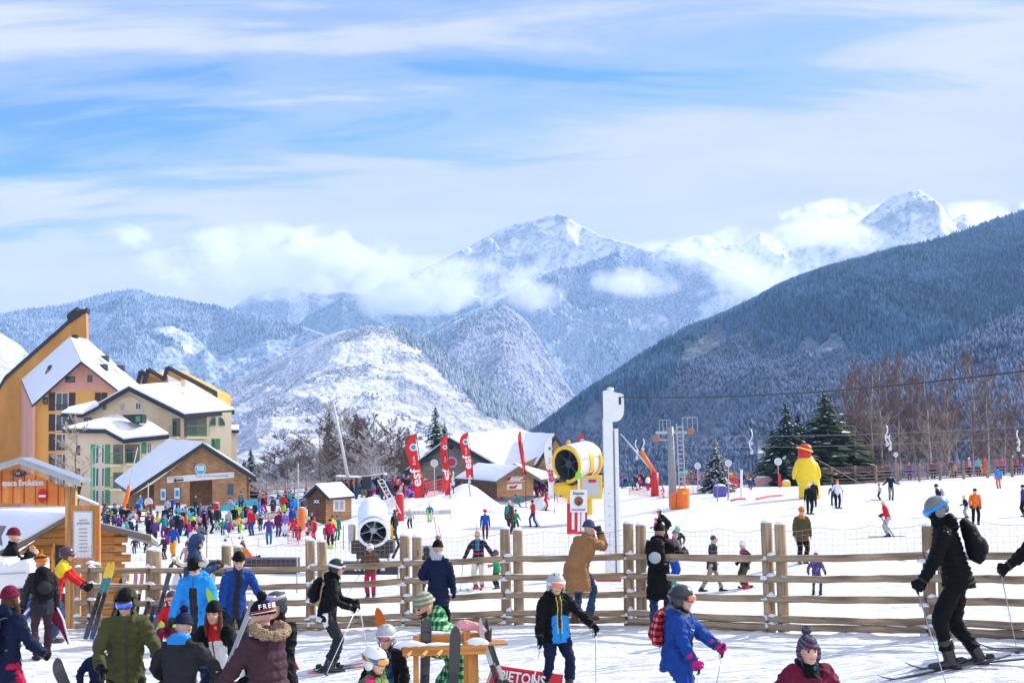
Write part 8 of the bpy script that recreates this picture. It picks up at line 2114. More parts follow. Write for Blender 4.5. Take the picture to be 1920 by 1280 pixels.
# 24 big skier at the right
def quiltless(u, v, w, bi, s, c): return np.zeros(len(u), int)
a, J = make_person(G(1800,1250),78,1.93, dict(hz=.50, hy=-.01, lean=15, headp=24, heady=4, lf=(-.06,.07,0), rf=(.06,-.10,0), lh=(-.12,.20,.49), rh=(.14,.18,.46), epl=(-.3,-.6,-.9)), 'tall skier all in black with blue goggles on the helmet at the right', gF, jacket='black', puffer=.055, jlen=.05, pants='black', boots='black', hat='helmet', hatc='grey', goggles='on', gstrap='sky', lens='sky', scarf='black', mask=True, gloves='black', hood=True, seed=24, bulk=1.02, vox=.013)
pole_down(a, J, 'l', 'ski pole planted ahead of the tall black skier', (.02,-.95)); flat_skis(a, J, 'dark ski of the tall black skier', 'skis on the feet of skiers in front', 'black', 1.45)
backpack(a, J, 1.93, 'black', 'black backpack on the tall black skier', 'charcoal', 1.02)
# 25 arm at right edge
a, J = make_person(put(1978,17.2),80,1.75, dict(lean=14, headp=14, lh=(-.14,.34,.56), rh=(.14,.30,.52)), 'skier mostly cut off by the right edge, one black sleeve and pole showing', gF, jacket='black', pants='navy', hat='helmet', hatc='black', gloves='black', seed=25)
pole_down(a, J, 'l', 'ski pole at the right edge of the picture', (.05,-.35)); flat_skis(a, J, 'ski entering from the right edge', 'skis on the feet of skiers in front', 'charcoal', 1.7)
# 26 small child legs in navy and blue behind the olive anorak man
a, J = make_person(put(186,16.3),-150,1.15, 'kid', 'small child in navy and red half hidden by the olive anorak man', gF, jacket='navy', jmats=('red',), jpaint=lambda u, v, w, bi, s, c: ((bi == 0) & (w < .05)).astype(int), hat='helmet', hatc='navy', pants='navy', boots='sky', kid=True, seed=26)
# ---- people just behind the fence
def mid(px, py, h, H, pose, lab, **k):
 k.setdefault('vox', .019); return make_person(G(px, py), h, H, pose, lab, gM, **k)
a, J = mid(898,1104,170,1.74, dict(lean=8, headp=22, lh=(-.30,.06,.50), rh=(.24,.10,.50)), 'adult in a navy and teal jumper and white trousers spreading the arms', jacket='navy', jmats=('teal', 'magenta'), jpaint=lambda u, v, w, bi, s, c: np.where((bi == 0) & (v > 0) & (np.abs(u) < .035) & (w > .16),1, np.where((bi == 0) & (np.abs(w - .11) < .012),2,0)), hat=None, hair='blond', glasses=True, pants='cream', boots='red', seed=30)
flat_skis(a, J, 'ski of the navy and teal jumper adult', 'skis behind the fence', 'white', 1.5); pole_down(a, J, 'r', 'pole of the navy and teal jumper adult', (-.1,.2), 'charcoal', 'ski poles behind the fence')
a, J = mid(932,1104,60,1.12, 'spread', 'child in a green jacket with pink gloves behind the fence post', jacket='green', pants='black', gloves='pink', hat='helmet', hatc='plum', kid=True, seed=31)
a, J = mid(800,1108,-20,1.35, 'kid', 'child in dark grey with hood up beside the grey panel', jacket='charcoal', pants='denim', hoodup=True, hat='beanie', hatc='charcoal', kid=True, seed=32)
a, J = mid(695,1120,175,1.60, dict(lean=4, headp=20, lh=(-.18,.10,.50), rh=(.14,.12,.55)), 'skier in brown jacket, white helmet and bright pink trousers', jacket='brown', pants='crimson', hat='helmet', hatc='white', gloves='black', seed=33)
pole_down(a, J, 'r', 'pole of the pink trousered skier', (-.5,-.3), 'charcoal', 'ski poles behind the fence')
a, J = mid(1336,1110,-78,1.66, dict(lf=(-.05,.20,0), rf=(.05,-.22,.01), lean=6, lh=(-.12,.12,.50), rh=(.14,-.06,.50), glasses=0), 'woman in a dark jacket and beige trousers walking right behind the fence', jacket='charcoal', jlen=.12, pants='khaki', hat=None, hair='brown', glasses=True, scarf='silver', bootk='shoe', bare=True, seed=34)
a, J = mid(1398,1104,110,1.42, 'kid', 'child in a white helmet, plum vest and red ski boots bending down', jacket='plum', jmats=('magenta',), jpaint=lambda u, v, w, bi, s, c: ((bi == 0) & (w > .18)).astype(int), pants='olive', boots='red', hat='helmet', hatc='white', kid=True, seed=35)
flat_skis(a, J, 'ski of the child in red boots', 'skis behind the fence', 'white', 1.1)
a, J = mid(1505,1056,-172,1.82, dict(lean=2, headp=4, lh=(-.15,.04,.46), rh=(.15,.04,.46)), 'man in an orange beanie, olive jacket and red and black trousers', jacket='olive', jmats=('orange',), jpaint=lambda u, v, w, bi, s, c: ((bi == 0) & (w > .28)).astype(int), pants='red', pmats=('black',), ppaint=lambda c, bi, s: (((bi == 0) | (bi == 2)) & (s > .10) | ((bi == 1) | (bi == 3)) & (s < .12)).astype(int), hat='beanie', hatc='orange', bare=True, glasses=True, jlen=.11, bulk=1.12, seed=36)
a, J = mid(1532,1115,-20,1.18, 'kid', 'small child in a starry purple coat and pink hat', jacket='stars', jlen=.12, pants='olive', hat='beanie', hatc='magenta', kid=True, bootk='shoe', seed=37)
a, J = mid(1262,1096,-60,1.66, dict(lean=10, headp=14, lh=(-.14,.16,.5), rh=(.16,.18,.52)), 'person in a grey beanie, grey jacket and blue trousers beside the coat woman', jacket='grey', pants='blue', boots='green', hat='beanie', hatc='grey', seed=38)
backpack(a, J, 1.66, 'crimson', 'crimson backpack behind the fence on the grey beanie person', 'crimson', .9)
a, J = mid(1272,1050,150,1.25, 'kid', 'child in a turquoise helmet and black jacket behind the grey beanie person', jacket='black', pants='black', hat='helmet', hatc='turquoise', gloves='green', kid=True, seed=39)
a, J = mid(1216,1090,10,1.30, 'kid', 'child in sky blue mostly hidden left of the coat woman', jacket='sky', pants='navy', hat='helmet', hatc='sky', kid=True, seed=40)
a, J = mid(1250,1016,110,1.72, dict(POSES['bend'], lean=45, hz=.49), 'adult all in black with goggles up bending over a child in pink', jacket='black', pants='black', hat='helmet', hatc='black', goggles='up', gstrap='white', seed=41, vox=.022)
a, J = mid(1234,1018,130,1.15, dict(POSES['spread'], lean=14), 'small child all in pink reaching out an arm', jacket='pink', pants='magenta', hat='helmet', hatc='pink', kid=True, seed=42, vox=.022)
a, J = mid(458,1100,175,1.6, dict(POSES['spread'], lean=22, hz=.48), 'person in an orange jacket with arms spread seen between the rails', jacket='orange', pants='black', hat='helmet', hatc='charcoal', seed=43)
a, J = mid(455,1066,-30,1.25, 'kid', 'child in a leopard print hooded suit in front of the black box', jacket='leopard', pants='leopard', hoodup=True, hat='beanie', hatc='leopard', kid=True, seed=44, vox=.022)
a, J = mid(352,1078,20,1.35, 'kid', 'child in a leopard print jacket and teal trousers walking away', jacket='leopard', pants='teal', hat='helmet', hatc='plum', kid=True, seed=45, vox=.022)
a, J = mid(337,1088,150,1.2, dict(POSES['bend'], hz=.44), 'crouching person in plum with an orange collar behind the left fence', jacket='plum', jmats=('orange',), jpaint=lambda u, v, w, bi, s, c: ((bi == 0) & (w < .06)).astype(int), pants='black', hat='helmet', hatc='white', seed=46, vox=.022)
# ---------------------------------------------------------------- things in front
def ski_rack():
 d = 15.0; b = put(860, d); r = empty('ski_rack', b, R(6), label='wooden ski rack with pegs and snow on its top board, bottom centre', cat='ski rack'); RW = wood_mat('rack_wood', (.45,.18,.04),(.72,.34,.10), 'x', 2.2); RZ = wood_mat('rack_post', (.45,.18,.04),(.72,.34,.10), 'z', 2.2)
 zt = P(860,1215, d).z - b.z; k = d / FPX; x = lambda px: (px - 860) * k
 for nm, y, z, w in (('beam', -.10, zt, (x(758), x(912))),('beam', .25, zt + .08,(x(790), x(925)))): mb = MB(); mb.box(((w[0] + w[1]) / 2, y, z),(w[1] - w[0],.045,.10), bev=.004); mb.build(nm, RW, r)
 mb = MB(); mb.box((x(892),-.06, zt + .012),(.22,.09,.13), bev=.006); mb.build('beam_end', RW, r)
 for px, w, y in ((783,.055,-.02),(888,.11,0)): mb = MB(); mb.box((x(px), y, (zt + (.14 if px == 783 else 0)) / 2),(w, .07, zt + (.14 if px == 783 else 0)), bev=.004); mb.build('post', RZ, r)
 mb = MB(); mb.box((x(880),.2, zt / 2 + .1),(.07,.07, zt + .2), bev=.004); mb.build('post', RZ, r)
 for px in (775,803,830,858): mb = MB(); mb.tube([(x(px),-.11, zt + .0),(x(px) - .06,-.34, zt - .02)],.018,12); mb.build('peg', RZ, r)
 for i in range(4): mb = MB(); mb.box((x(930),.02 + .09 * i, zt + .03),(.26,.05,.018)); mb.build('shelf_slat', RW, r)
 mb = MB()
 for (x0, s_, h) in ((-.50,.14,.06),(-.40,.08,.035),(-.22,.14,.03),(-.05,.10,.02),(.19,.12,.07),(.26,.06,.05)): mb.ell((x0,-.08, zt + .048),(s_, .045, h),12,6, z0=-.1)
 for (x0, s_, h) in ((-.25,.16,.03),(.05,.2,.025)): mb.ell((x0,.25, zt + .125),(s_, .035, h),12,6, z0=-.1)
 mb.build('snow_cover', SNOW, r, True)
 # skis standing in the rack and leaning on it
 def stand(px0, py0, px1, py1, dd, ln, lab, top, w=.11, roll=0, name='ski', bind=True):
  """ski with its tail at pixel 0 (below) and its tip at pixel 1"""
  a, t = P(px0, py0, dd), P(px1, py1, dd - .05); u = (t - a).normalized(); c = t - u * ln * .54; f = Vector((0,-1,.1)); rt = u.cross(f).normalized(); f = rt.cross(u)
  m = Matrix((rt, u, f)).transposed().to_4x4(); m = m @ Matrix.Rotation(R(roll),4, 'Y'); m.translation = c; return ski_thing(m, ln, lab, 'skis standing by the rack', top, w=w, binding=bind, name=name)
 stand(848,1330,855,1170,14.6,1.5, 'wide black ski with grey tip and yellow mark standing on the rack front', ('charcoal', 'black', 'black'),.125)
 stand(795,1330,800,1154,15.1,1.5, 'wide dark ski in front of the face of the plaid jacket man', ('charcoal', 'charcoal', 'black'),.125)
 stand(742,1300,708,1136,16.0,1.5, 'white ski with an orange tip and round emblem behind the patterned helmet', ('orange', 'white', 'white', 'white'),.11, bind=False)
 stand(945,1320,892,1158,15.2,1.6, 'first slim dark ski leaning right of the rack', ('silver', 'black', 'charcoal'),.06,35); stand(958,1320,903,1160,15.3,1.6, 'second slim dark ski leaning right of the rack', ('black', 'silver', 'charcoal'),.06,35); stand(935,1320,912,1175,15.25,1.5, 'third slim ski behind the pair right of the rack', ('charcoal', 'silver'),.05,35)
 g = empty('glove', P(872,1172,15.2),0, label='pale pink mitten glove lying on top of the ski rack', cat='glove'); mb = MB(); mb.ell((0,0,0),(.12,.07,.06),14,10); mb.tube([(.08,0,0),(.16,0,-.03),(.2,0,-.08)],[.05,.045,.045],10); mb.ell((-.06,-.05,-.02),(.05,.03,.03),10,8); remesh('mitten', mb, .01, g, [cm('rose')],1, lambda co: wrinkle(co, .008,20,3))
 # dark goggle or helmet at the bottom
 h = empty('helmet', P(735,1290,14.2),0, label='white helmet held low near the bottom edge by the long haired woman', cat='helmet')
 h.location = P(438,1262,14.6); mb = MB(); mb.ell((0,0,0),(.115,.13,.10),20,12, z0=-.3); remesh('shell', mb, .01, h, [shiny('white'), mat('vent_dark', (0.02,0.02,0.02),.6)],1, None, lambda c: ((np.abs(np.abs(c[:, 0]) - .04) < .01) & (c[:, 2] > .06) & (np.abs(c[:, 1]) < .03)).astype(int))
ski_rack()
def pietons():
 d = 17.5; b = put(985, d); r = empty('pedestrian_sign', b, R(0), label='red PIETONS banner sign on the snow by the bottom edge', cat='sign'); o = b
 q = lambda x, y, dd=0: P(x, y, d + dd) - o
 mb = MB(); mb.poly([q(923,1246), q(1056,1265), q(1052,1300), q(905,1300)],(0,.04,0)); mb.build('sheet', mat('banner_red', (.62,.02,.04),.5, var=.06), r)
 pl = frame(q(979,1271) + Vector((0,-.03,0)), q(1056,1265) - q(923,1246),(0,0,1)); text_mesh('lettering', 'PIETONS', .175, TXW, pl, r, .006,.004, xs=.82)
 mb = MB(); mb.tube([q(912,1290), q(926,1244)],.012,6); mb.build('rod', GALP, r)
 r2 = empty('warning_flag', put(571,15.5),0, label='small red cloth corner right of the puffer coat', cat='flag'); q = lambda x, y: P(x, y, 15.5) - r2.location
 mb = MB(); mb.poly([q(548,1228), q(561,1255), q(548,1256)],(0,.03,0)); mb.build('cloth', mat('banner_red', (.62,.02,.04),.5), r2)
pietons()
# skis leaning on the fence at the left
def lean_ski(px0, py0, px1, py1, d, lab, top, w=.085, bind=True, pair=None, name='ski', roll=0):
 a, t = G(px0, py0) if d is None else P(px0, py0, d), None; dd = a.y; t = P(px1, py1, dd + .45); u = (t - a); ln = u.length; u.normalize(); c = a + u * ln * .46; f = Vector((.1,-1,.1)); rt = u.cross(f).normalized(); f = rt.cross(u)
 m = Matrix((rt, u, f)).transposed().to_4x4() @ Matrix.Rotation(R(roll),4, 'Y'); m.translation = c; return ski_thing(m, ln, lab, 'skis leaning on the fence', top, w=w, binding=bind, name=name)
for a in ((160,1198,206,1055, None, 'teal ski with yellow tip, left one of the front pair', ('yellow', 'teal', 'black', 'charcoal', 'denim'),.09),(172,1198,214,1054, None, 'teal ski with yellow tip, right one of the front pair', ('yellow', 'teal', 'black', 'charcoal', 'denim'),.09),
          (215,1186,237,1068, None, 'grey ski with pale tip behind the front pair', ('silver', 'charcoal', 'black'),.08),(244,1188,256,1070, None, 'white ski with pink tip, left of two', ('rose', 'white', 'white'),.08),(252,1188,268,1072, None, 'white ski with pink tip, right of two', ('rose', 'white', 'silver'),.08),
          (262,1190,288,1090, None, 'black and red ski in the middle of the row', ('black', 'red', 'black'),.08),(276,1190,300,1092, None, 'blue ski with red band in the row', ('blue', 'red', 'blue', 'blue'),.08),(286,1192,322,1058, None, 'long dark blue ski beside the white board', ('charcoal', 'denim', 'blue', 'denim'),.10),
          (296,1192,334,1076, None, 'white board with dark edge leaning at the right end', ('white', 'white', 'silver'),.14),(290,1190,330,1110, None, 'short black ski half hidden by the white board', ('black', 'charcoal'),.08),(205,1188,228,1085, None, 'slim black ski behind the grey one', ('black', 'charcoal', 'black'),.07)): lean_ski(*a)
lean_ski(368,1190,398,1075, None, 'white ski with grey edge between the hooded man and royal blue jacket', ('white', 'white', 'silver'),.09); lean_ski(376,1190,402,1078, None, 'second white ski next to the royal blue jacket', ('white', 'silver'),.09)
# skis carried at the lower left
for px, py, t, lab in ((142,1330,(97,1228), 'dark ski tip with round white emblem sticking up at the lower left'),(92,1360,(78,1270), 'second dark ski tip just above the bottom edge at left')):
 a, tt = P(px, py, 13.5), P(t[0], t[1],13.2); u = (tt - a).normalized(); c = tt - u * 1.5 * .54; f = Vector((.5,-.9,.35)); rt = u.cross(f).normalized(); f = rt.cross(u); m = Matrix((rt, u, f)).transposed().to_4x4(); m.translation = c
 k = ski_thing(m, 1.5, lab, 'skis carried at the lower left', ('charcoal', 'black'), w=.12, binding=False)
# snowboard or curved ski the long haired woman holds
m = Matrix.Translation(P(432,1235,15.6)) @ Euler((R(80), R(20), R(-10))).to_matrix().to_4x4(); ski_thing(m, 1.25, 'slim curved silver ski held upright beside the long haired woman', 'skis held by people in front', ('silver', 'silver', 'lime'), w=.06, binding=False)
m = Matrix.Translation(P(424,1215,16.8)) @ Euler((R(78), R(-18), R(8))).to_matrix().to_4x4(); ski_thing(m, 1.35, 'neon green ski held beside the long haired woman', 'skis held by people in front', ('lime', 'lime', 'black'), w=.08, binding=False)
def booth():
 d = 24.6; b = put(10, d); r = empty('white_booth', b, 0, label='white rounded plastic booth with dark opening at the left edge', cat='booth'); q = lambda x, y, dd=0: P(x, y, d + dd) - b
 mb = MB(); mb.poly([q(-80,1050), q(8,1048), q(12,1060), q(20,1058), q(40,1049), q(53,1050), q(55,1062), q(54,1100),(q(38,1102)), q(26,1106), q(24,1140), q(18,1145), q(-80,1150)],(0,1.1,0)); bd = mb.build('shell', shiny('white'), r)
 bm = bmesh.new(); bm.from_mesh(bd.data); bmesh.ops.bevel(bm, geom=[e for e in bm.edges], offset=.03, segments=3, affect='EDGES'); bm.to_mesh(bd.data); bm.free(); smooth_by_angle(bd, 50)
 mb = MB(); mb.poly([q(28,1108), q(42,1104), q(42,1152), q(28,1152)],(0,.6,0)); mb.build('opening', DARK, r)
 mb = MB(); mb.poly([q(-80,1078,-.01), q(50,1072,-.01), q(50,1074,-.01), q(-80,1080,-.01)],(0,-.01,0)); mb.build('seam', mat('seam_grey', (.4,.42,.44),.5), r)
 mb = MB(); mb.box(q(30,1128,.1),(.10,.05,.2)); mb.build('poster', SGW, r)
 t = empty('counter', put(95,27.5),0, label='white counter table with diagonal struts behind the red and yellow jacket', cat='table'); q = lambda x, y: P(x, y, 27.5) - t.location; mb = MB(); mb.poly([q(88,1105), q(121,1105), q(121,1112), q(88,1112)],(0,.5,0)); mb.build('top', WHT, t)
 for x0, x1 in ((93,93),(97,120)): mb = MB(); mb.tube([q(x0,1112), q(x1,1150)],.03,6); mb.build('leg', WHT, t)
booth()
# ---------------------------------------------------------------- the crowd further away
def C(px, py, h, jk, pt, ht='black', hd=0, pose='stand', kid=False, pl='', **k): return crowd(px, py, h, jk, pt, ht, hd, pose, kid, pl, **k)
def skied(px, py, h, jk, pt, ht, hd, pose='ski', kid=False, pl='', top='black', ln=1.5, poles=True, **k):
 o, J, H = C(px, py, h, jk, pt, ht, hd, pose, kid, pl, **k); o['label']
 g = 'skis of distant skiers'
 for s_ in 'lr':
  p = o.matrix_basis @ J[s_ + 'a']; fd = o.matrix_basis.to_3x3() @ Vector((0,1,0)); q = p + fd; z0, z1 = ground_z(p.x, p.y), ground_z(q.x, q.y); f = Vector((fd.x, fd.y, z1 - z0)).normalized(); rt = f.cross(Z).normalized()
  mb = MB(); mb.box((0,.05,.012),(.08, ln, .015)); mb.box((0, ln * .5 + .09,.04),(.07,.12,.012), Matrix.Rotation(R(30),3, 'X')); k_ = mb.build('ski', shiny(top)); m = Matrix((rt, f, rt.cross(f))).transposed().to_4x4(); m.translation = Vector((p.x, p.y, z0 + .01)); k_.matrix_world = m
  props(k_, f"{cname(top)} ski, {'left' if s_ == 'l' else 'right'} foot of the {o['label']}"[:90], 'ski', g); lab_fix(k_, jk, pt, ht, s_, pl, kid)
 if poles:
  for s_ in ('l', 'r'):
   a = o.matrix_basis @ (J[s_ + 'w'] + (J[s_ + 'w'] - J[s_ + 'e']).normalized() * .04); t = a - (o.matrix_basis.to_3x3() @ Vector((0,1,0))) * .55; t.z = ground_z(t.x, t.y); mb = MB(); mb.tube([Vector((0,0,0)), t - a],.014,5); k_ = mb.build('ski_pole', mat('pole_charcoal', PAL['charcoal'],.3)); k_.location = a
   props(k_, 'x', 'ski pole', 'ski poles of distant skiers'); lab_fix(k_, jk, pt, ht, s_, pl, kid, 'pole')
 return o
LF = {}
def lab_fix(k_, jk, pt, ht, s_, pl, kid, what='ski'):
 l = f"{'left' if s_ == 'l' else 'right'} {what} of {'child' if kid else 'skier'} in {cname(jk)}, {cname(ht)} hat {pl}".strip()
 while l in LF: l = l + ' again'
 LF[l] = 1; k_['label'] = l
# right slope
sl_ = 'on the right slope'
skied(1666,1006,72, 'red', 'silver', 'white', 82, 'ski', pl=sl_ + ', skiing left'); C(1830,983,68, 'orange', 'black', 'black', 172, 'walk', pl=sl_); skied(1813,971,44, 'navy', 'silver', 'yellow', 100, 'ski', True, sl_ + ' holding a strap', 'red', 1.0, False, gloves='navy')
skied(1764,967,62, 'navy', 'black', 'charcoal', 80, 'ski', pl=sl_ + ' with pale backpack', bag='silver'); skied(1571,952,53, 'white', 'black', 'orange', 175, 'poles', pl=sl_); skied(1563,946,40, 'denim', 'navy', 'black', 170, 'kid', True, sl_ + ' behind white jacket', poles=False, ln=1.0)
C(1671,937,48, 'navy', 'khaki', 'navy', 178, 'spread', pl=sl_ + ' by the oval sign'); skied(1650,937,31, 'silver', 'navy', 'red', 90, 'kid', True, sl_, 'black', 1.0, False); C(1873,915,40, 'sky', 'orange', 'black', 0, 'stand', pl=sl_); skied(1518,963,57, 'black', 'black', 'white', 178, 'stand', pl=sl_ + ' by the inflatable', poles=True); C(1527,950,50, 'navy', 'navy', 'silver', 160, 'stand', pl='right beside the inflatable')
C(1921,968,60, 'purple', 'black', 'black', 90, 'stand', pl='at the right edge of the slope'); C(1525,933,20, 'turquoise', 'blue', 'silver', 90, 'sit', pl='at the foot of the inflatable')
# behind the far right fence
fp = 'behind the far fence'
for a in ((1574,908,33, 'denim', 'navy', 'navy'),(1620,905,30, 'navy', 'purple', 'black'),(1665,905,34, 'plum', 'black', 'purple'),(1706,903,34, 'purple', 'navy', 'amber'),(1750,900,34, 'plum', 'black', 'plum'),(1785,899,36, 'charcoal', 'khaki', 'black'),(1819,898,37, 'rose', 'black', 'white'),(1835,898,37, 'turquoise', 'plum', 'grey'),(1847,897,36, 'red', 'orange', 'red'),(1866,895,34, 'magenta', 'navy', 'pink'),(1886,894,38, 'plum', 'charcoal', 'silver'),(1896,894,30, 'magenta', 'purple', 'black'),(1905,893,38, 'charcoal', 'sky', 'white'),(1915,893,36, 'burgundy', 'navy', 'black'),(1790,899,28, 'amber', 'charcoal', 'brown'),(1842,898,28, 'cream', 'amber', 'black')):
 q = P(a[0], a[1],131); q.z = ground_z(q.x, 131); C(a[0], a[1], a[2], *a[3:], hd=[180,160,200,0,90][a[0] % 5], pl=fp, loc=Vector((q.x, 131 if a[0] < 1850 else 129, ground_z(q.x, 130))), H=a[2] * 130 / FPX)
# mid field, centre
mf = 'on the open centre snow'
skied(1000,987,50, 'red', 'blue', 'black', 60, 'walk', pl=mf); skied(1023,957,40, 'red', 'red', 'black', -95, 'ski', pl='an instructor before the hut', top='grey'); C(910,1010,55, 'blue', 'burgundy', 'crimson', 0, 'stand', True, 'with orange and white bib'); C(908,946,23, 'charcoal', 'navy', 'black', 160, 'stand', pl='by the snow mound')
C(955,1001,64, 'brown', 'plum', 'silver', -35, 'stand', pl='with a big teal rucksack', bag='teal'); C(967,996,42, 'green', 'navy', 'green', -20, 'kid', True, 'beside the teal rucksack'); skied(975,950,30, 'teal', 'teal', 'black', 90, 'bend', pl='bending forward below the hut', ln=1.3); C(941,935,22, 'navy', 'black', 'black', 0, 'stand', pl='beside the snow pile')
skied(806,977,34, 'teal', 'lime', 'yellow', 180, 'ski', True, 'behind the light grey banner', 'silver', 1.0); C(769,990,37, 'silver', 'navy', 'lime', 165, 'kid', True, 'under the light grey banner', bag='pink'); C(740,1004,44, 'black', 'black', 'charcoal', 20, 'stand', pl='beside the white snow gun', jlen=.2)
skied(620,1027,56, 'crimson', 'charcoal', 'navy', 15, 'ski', pl='left of the white snow gun', top='lime', ln=1.3, boots='lime'); C(632,1012,46, 'teal', 'green', 'blue', -10, 'stand', pl='behind the crimson jacket', jlen=.12); C(589,1012,40, 'red', 'crimson', 'brown', 150, 'stand', pl='behind the red net'); C(560,1012,40, 'charcoal', 'red', 'blond', 180, 'bend', pl='in the red net')
C(552,1008,40, 'red', 'red', 'brown', 0, 'stand', pl='all in red by the orange bollard'); skied(534,1004,46, 'violet', 'white', 'charcoal', -160, 'stand', pl='right of the red bollard', poles=False, ln=1.2)
# queue and crowd at the left
lq = 'before the chalet'
L_ = [(472,1003,50, 'red', 'blue', 'brown', 160),(325,1045,62, 'blue', 'amber', 'black', 175),(309,1048,46, 'plum', 'navy', 'burgundy', 150),(362,1038,50, 'cream', 'crimson', 'red', 20),(504,1003,30, 'orange', 'navy', 'yellow', 170),(488,995,30, 'charcoal', 'black', 'black', 180),(449,999,33, 'yellow', 'olive', 'brown', 10),
      (418,1003,32, 'green', 'black', 'black', 20),(428,998,42, 'silver', 'crimson', 'silver', -20),(396,999,44, 'navy', 'charcoal', 'silver', -70),(382,1002,46, 'black', 'black', 'black', -60),(373,1001,38, 'rose', 'black', 'navy', 30),(359,1004,42, 'lime', 'pink', 'charcoal', -30),(348,1004,44, 'orange', 'charcoal', 'grey', -60),
      (337,1002,42, 'silver', 'denim', 'charcoal', 10),(330,1005,46, 'navy', 'navy', 'black', -20),(322,1010,44, 'charcoal', 'black', 'grey', 60),(308,1012,50, 'teal', 'purple', 'brown', 30),(314,1020,38, 'burgundy', 'magenta', 'charcoal', 0),(290,1018,44, 'purple', 'plum', 'silver', 20),(281,1014,46, 'black', 'black', 'teal', 40),
      (540,985,33, 'white', 'black', 'white', -50),(514,968,38, 'black', 'charcoal', 'black', 60),(524,984,32, 'crimson', 'amber', 'red', 160),(531,964,38, 'red', 'lime', 'brown', -30),(536,962,42, 'charcoal', 'black', 'black', 120),(551,975,44, 'sky', 'sky', 'navy', 20),(545,955,38, 'turquoise', 'navy', 'red', -160),(478,973,32, 'charcoal', 'charcoal', 'brown', 160),
      (486,965,14, 'blue', 'navy', 'sky', 0),(452,957,36, 'grey', 'navy', 'navy', 180),(453,972,22, 'yellow', 'black', 'brown', 0),(433,965,34, 'silver', 'purple', 'charcoal', 150),(400,968,30, 'plum', 'plum', 'grey', 90),(322,966,34, 'blue', 'navy', 'burgundy', 170),(334,968,32, 'burgundy', 'brown', 'brown', 150),(314,968,34, 'silver', 'charcoal', 'charcoal', 10),(260,975,38, 'blue', 'navy', 'grey', 150),(262,962,34, 'sky', 'silver', 'silver', -30),(282,950,28, 'green', 'green', 'black', 0),(367,955,26, 'olive', 'charcoal', 'silver', 170)]
for i, a in enumerate(L_): C(*a[:6], hd=a[6], pose=['stand', 'walk', 'ski', 'stand', 'poles'][i % 5] if a[2] > 25 else 'stand', kid=a[2] < 39 and a[1] > 985, pl=lq)
for a in L_[:3] + L_[9:11]: pass
# dense rows lower left and behind: real figures, colours drawn from the ski wear
cols = ['black', 'charcoal', 'navy', 'black', 'plum', 'charcoal', 'burgundy', 'brown', 'navy', 'grey', 'plum', 'red', 'crimson', 'pink', 'magenta', 'blue', 'navy', 'sky', 'teal', 'turquoise', 'purple', 'violet', 'black', 'charcoal', 'grey', 'white', 'orange', 'yellow', 'lime', 'green', 'burgundy', 'rose', 'brown', 'plum', 'silver', 'royal', 'denim']
rc = random.Random(33)
PT = ['black', 'navy', 'charcoal', 'plum', 'purple', 'crimson', 'white', 'blue', 'teal', 'denim']
def scatter(n, x0, x1, y0, y1, h0, h1, pl, group, kidp=.4, dark=.0):
 for i in range(n):
  px = rc.uniform(x0, x1); t = rc.random(); py = y0 + (y1 - y0) * t; h = h0 + (h1 - h0) * t; k = rc.random() < kidp
  for _ in range(40):
   j = rc.choice(cols if rc.random() > dark else ['plum', 'burgundy', 'navy', 'purple', 'charcoal', 'crimson']); p_ = rc.choice(PT); q_ = rc.choice(cols)
   if f"{'child' if k else 'adult'} in {cname(j)}, {cname(p_)} trousers, {cname(q_)} hat {pl}" not in USED: break
  C(px, py, h * (rc.uniform(.66,.82) if k else rc.uniform(.92,1.08)), j, p_, q_, rc.uniform(0,360), rc.choice(['stand', 'walk', 'ski', 'poles', 'bend']) if rc.random() < .5 else rc.choice(['stand', 'walk']), k, pl, group=group)
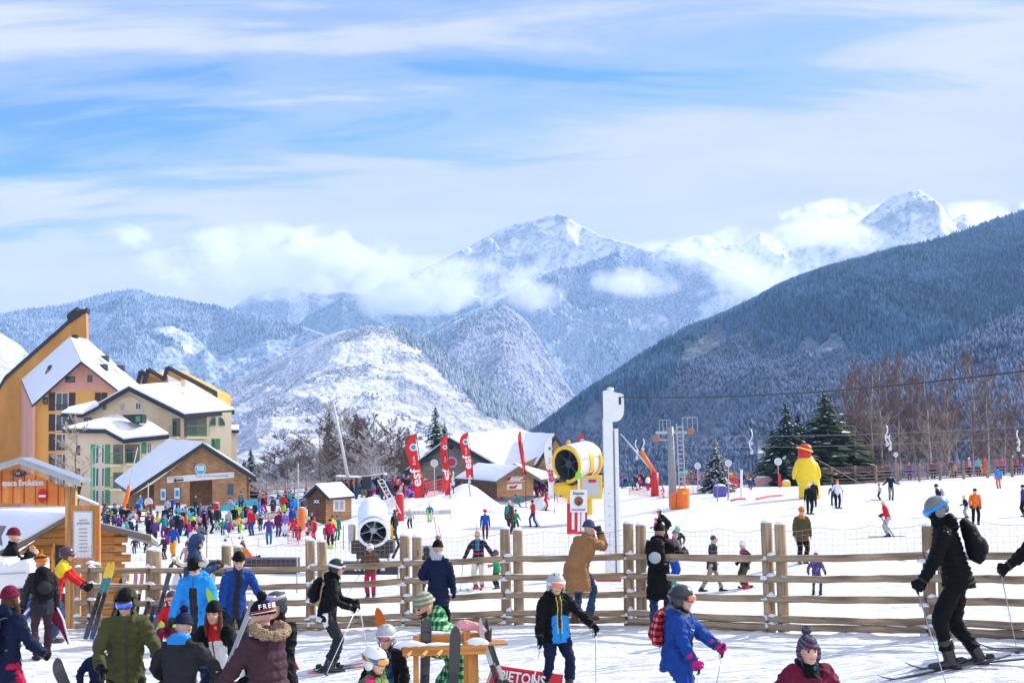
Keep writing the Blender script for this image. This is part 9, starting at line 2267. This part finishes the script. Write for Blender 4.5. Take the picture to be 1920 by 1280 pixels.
def mass(boxes, lab):
 """the smallest far people, more than can be told apart: one object"""
 mats_ = [cm(c) for c in cols] + [cm('skin')]; V, Fc, MI = [],[],[]
 for n, x0, x1, y0, y1, h0, h1, kidp in boxes:
  for i in range(n):
   px = rc.uniform(x0, x1); t = rc.random(); p = G(px, y0 + (y1 - y0) * t); k = rc.random() < kidp; H = (h0 + (h1 - h0) * t) * (rc.uniform(.66,.82) if k else rc.uniform(.92,1.08)) * p.y / FPX
   me, J = crowd_mesh(H, rc.choice(['stand', 'walk', 'poles']),[], k); m = Matrix.Translation(p) @ Matrix.Rotation(rc.uniform(0,6.28),4, 'Z'); o_ = len(V); pick = [rc.randrange(len(cols)) for _ in range(5)] + [len(cols)]
   V += [tuple(m @ v.co) for v in me.vertices]; Fc += [tuple(a + o_ for a in p_.vertices) for p_ in me.polygons]; MI += [pick[p_.material_index] for p_ in me.polygons]; bpy.data.meshes.remove(me)
 o = raw_obj('crowd', V, Fc, None, mats_, True, MI); props(o, lab, 'crowd', kind='stuff')
scatter(34,190,292,975,1012,34,46, 'above the cabin roof', 'dense group above the log cabin roof', .6)
scatter(8,232,285,1026,1040,36,42, 'at the cabin roof corner', 'dense group above the log cabin roof', .9)
scatter(26,645,800,924,938,34,40, 'at the lift station', 'dense queue at the drag lift station', .3,.4)
scatter(12,745,800,932,945,36,40, 'right of the lift station', 'dense queue at the drag lift station', .3,.4)
scatter(14,800,880,914,922,32,36, 'between the red flags', 'crowd between the red flags', .3,.5)
scatter(14,1000,1062,914,938,32,38, 'right of the ticket hut', 'crowd by the chalet doors', .3,.6)
scatter(7,1080,1130,905,930,30,36, 'beside the yellow snow gun', 'crowd by the chalet doors', .3)
scatter(8,1165,1225,912,920,26,32, 'by the padded lance', 'children by the red padded lance', .6,.3)
scatter(6,575,640,940,960,30,36, 'behind the AX hut', 'dense queue at the drag lift station', .3)
scatter(10,470,560,945,960,28,34, 'along the cyan banner', 'people along the cyan banner', .5)
scatter(10,300,470,1000,1018,34,44, 'at the grey banner', 'people along the cyan banner', .5)
scatter(8,480,640,985,1020,42,50, 'on the lower left snow', 'people along the cyan banner', .5)
mass([(34,290,470,978,998,38,42,.4),(26,470,620,950,975,34,38,.4),(44,645,800,920,934,33,38,.3),(26,800,885,911,918,30,34,.3),(20,1000,1062,906,930,29,33,.3),(12,1165,1225,911,918,24,28,.6),(14,1270,1330,898,905,22,26,.6),(10,1330,1420,900,915,20,26,.6),(16,190,292,972,990,30,38,.6)], 'far off crowd massed in the lift queues')
skied(1245,932,24, 'violet', 'orange', 'orange', 80, 'ski', True, 'skiing by the lift tower', 'red', .9, False); skied(1408,918,22, 'blue', 'navy', 'lime', 170, 'ski', True, 'in front of the netted pen', 'red', .8, False)
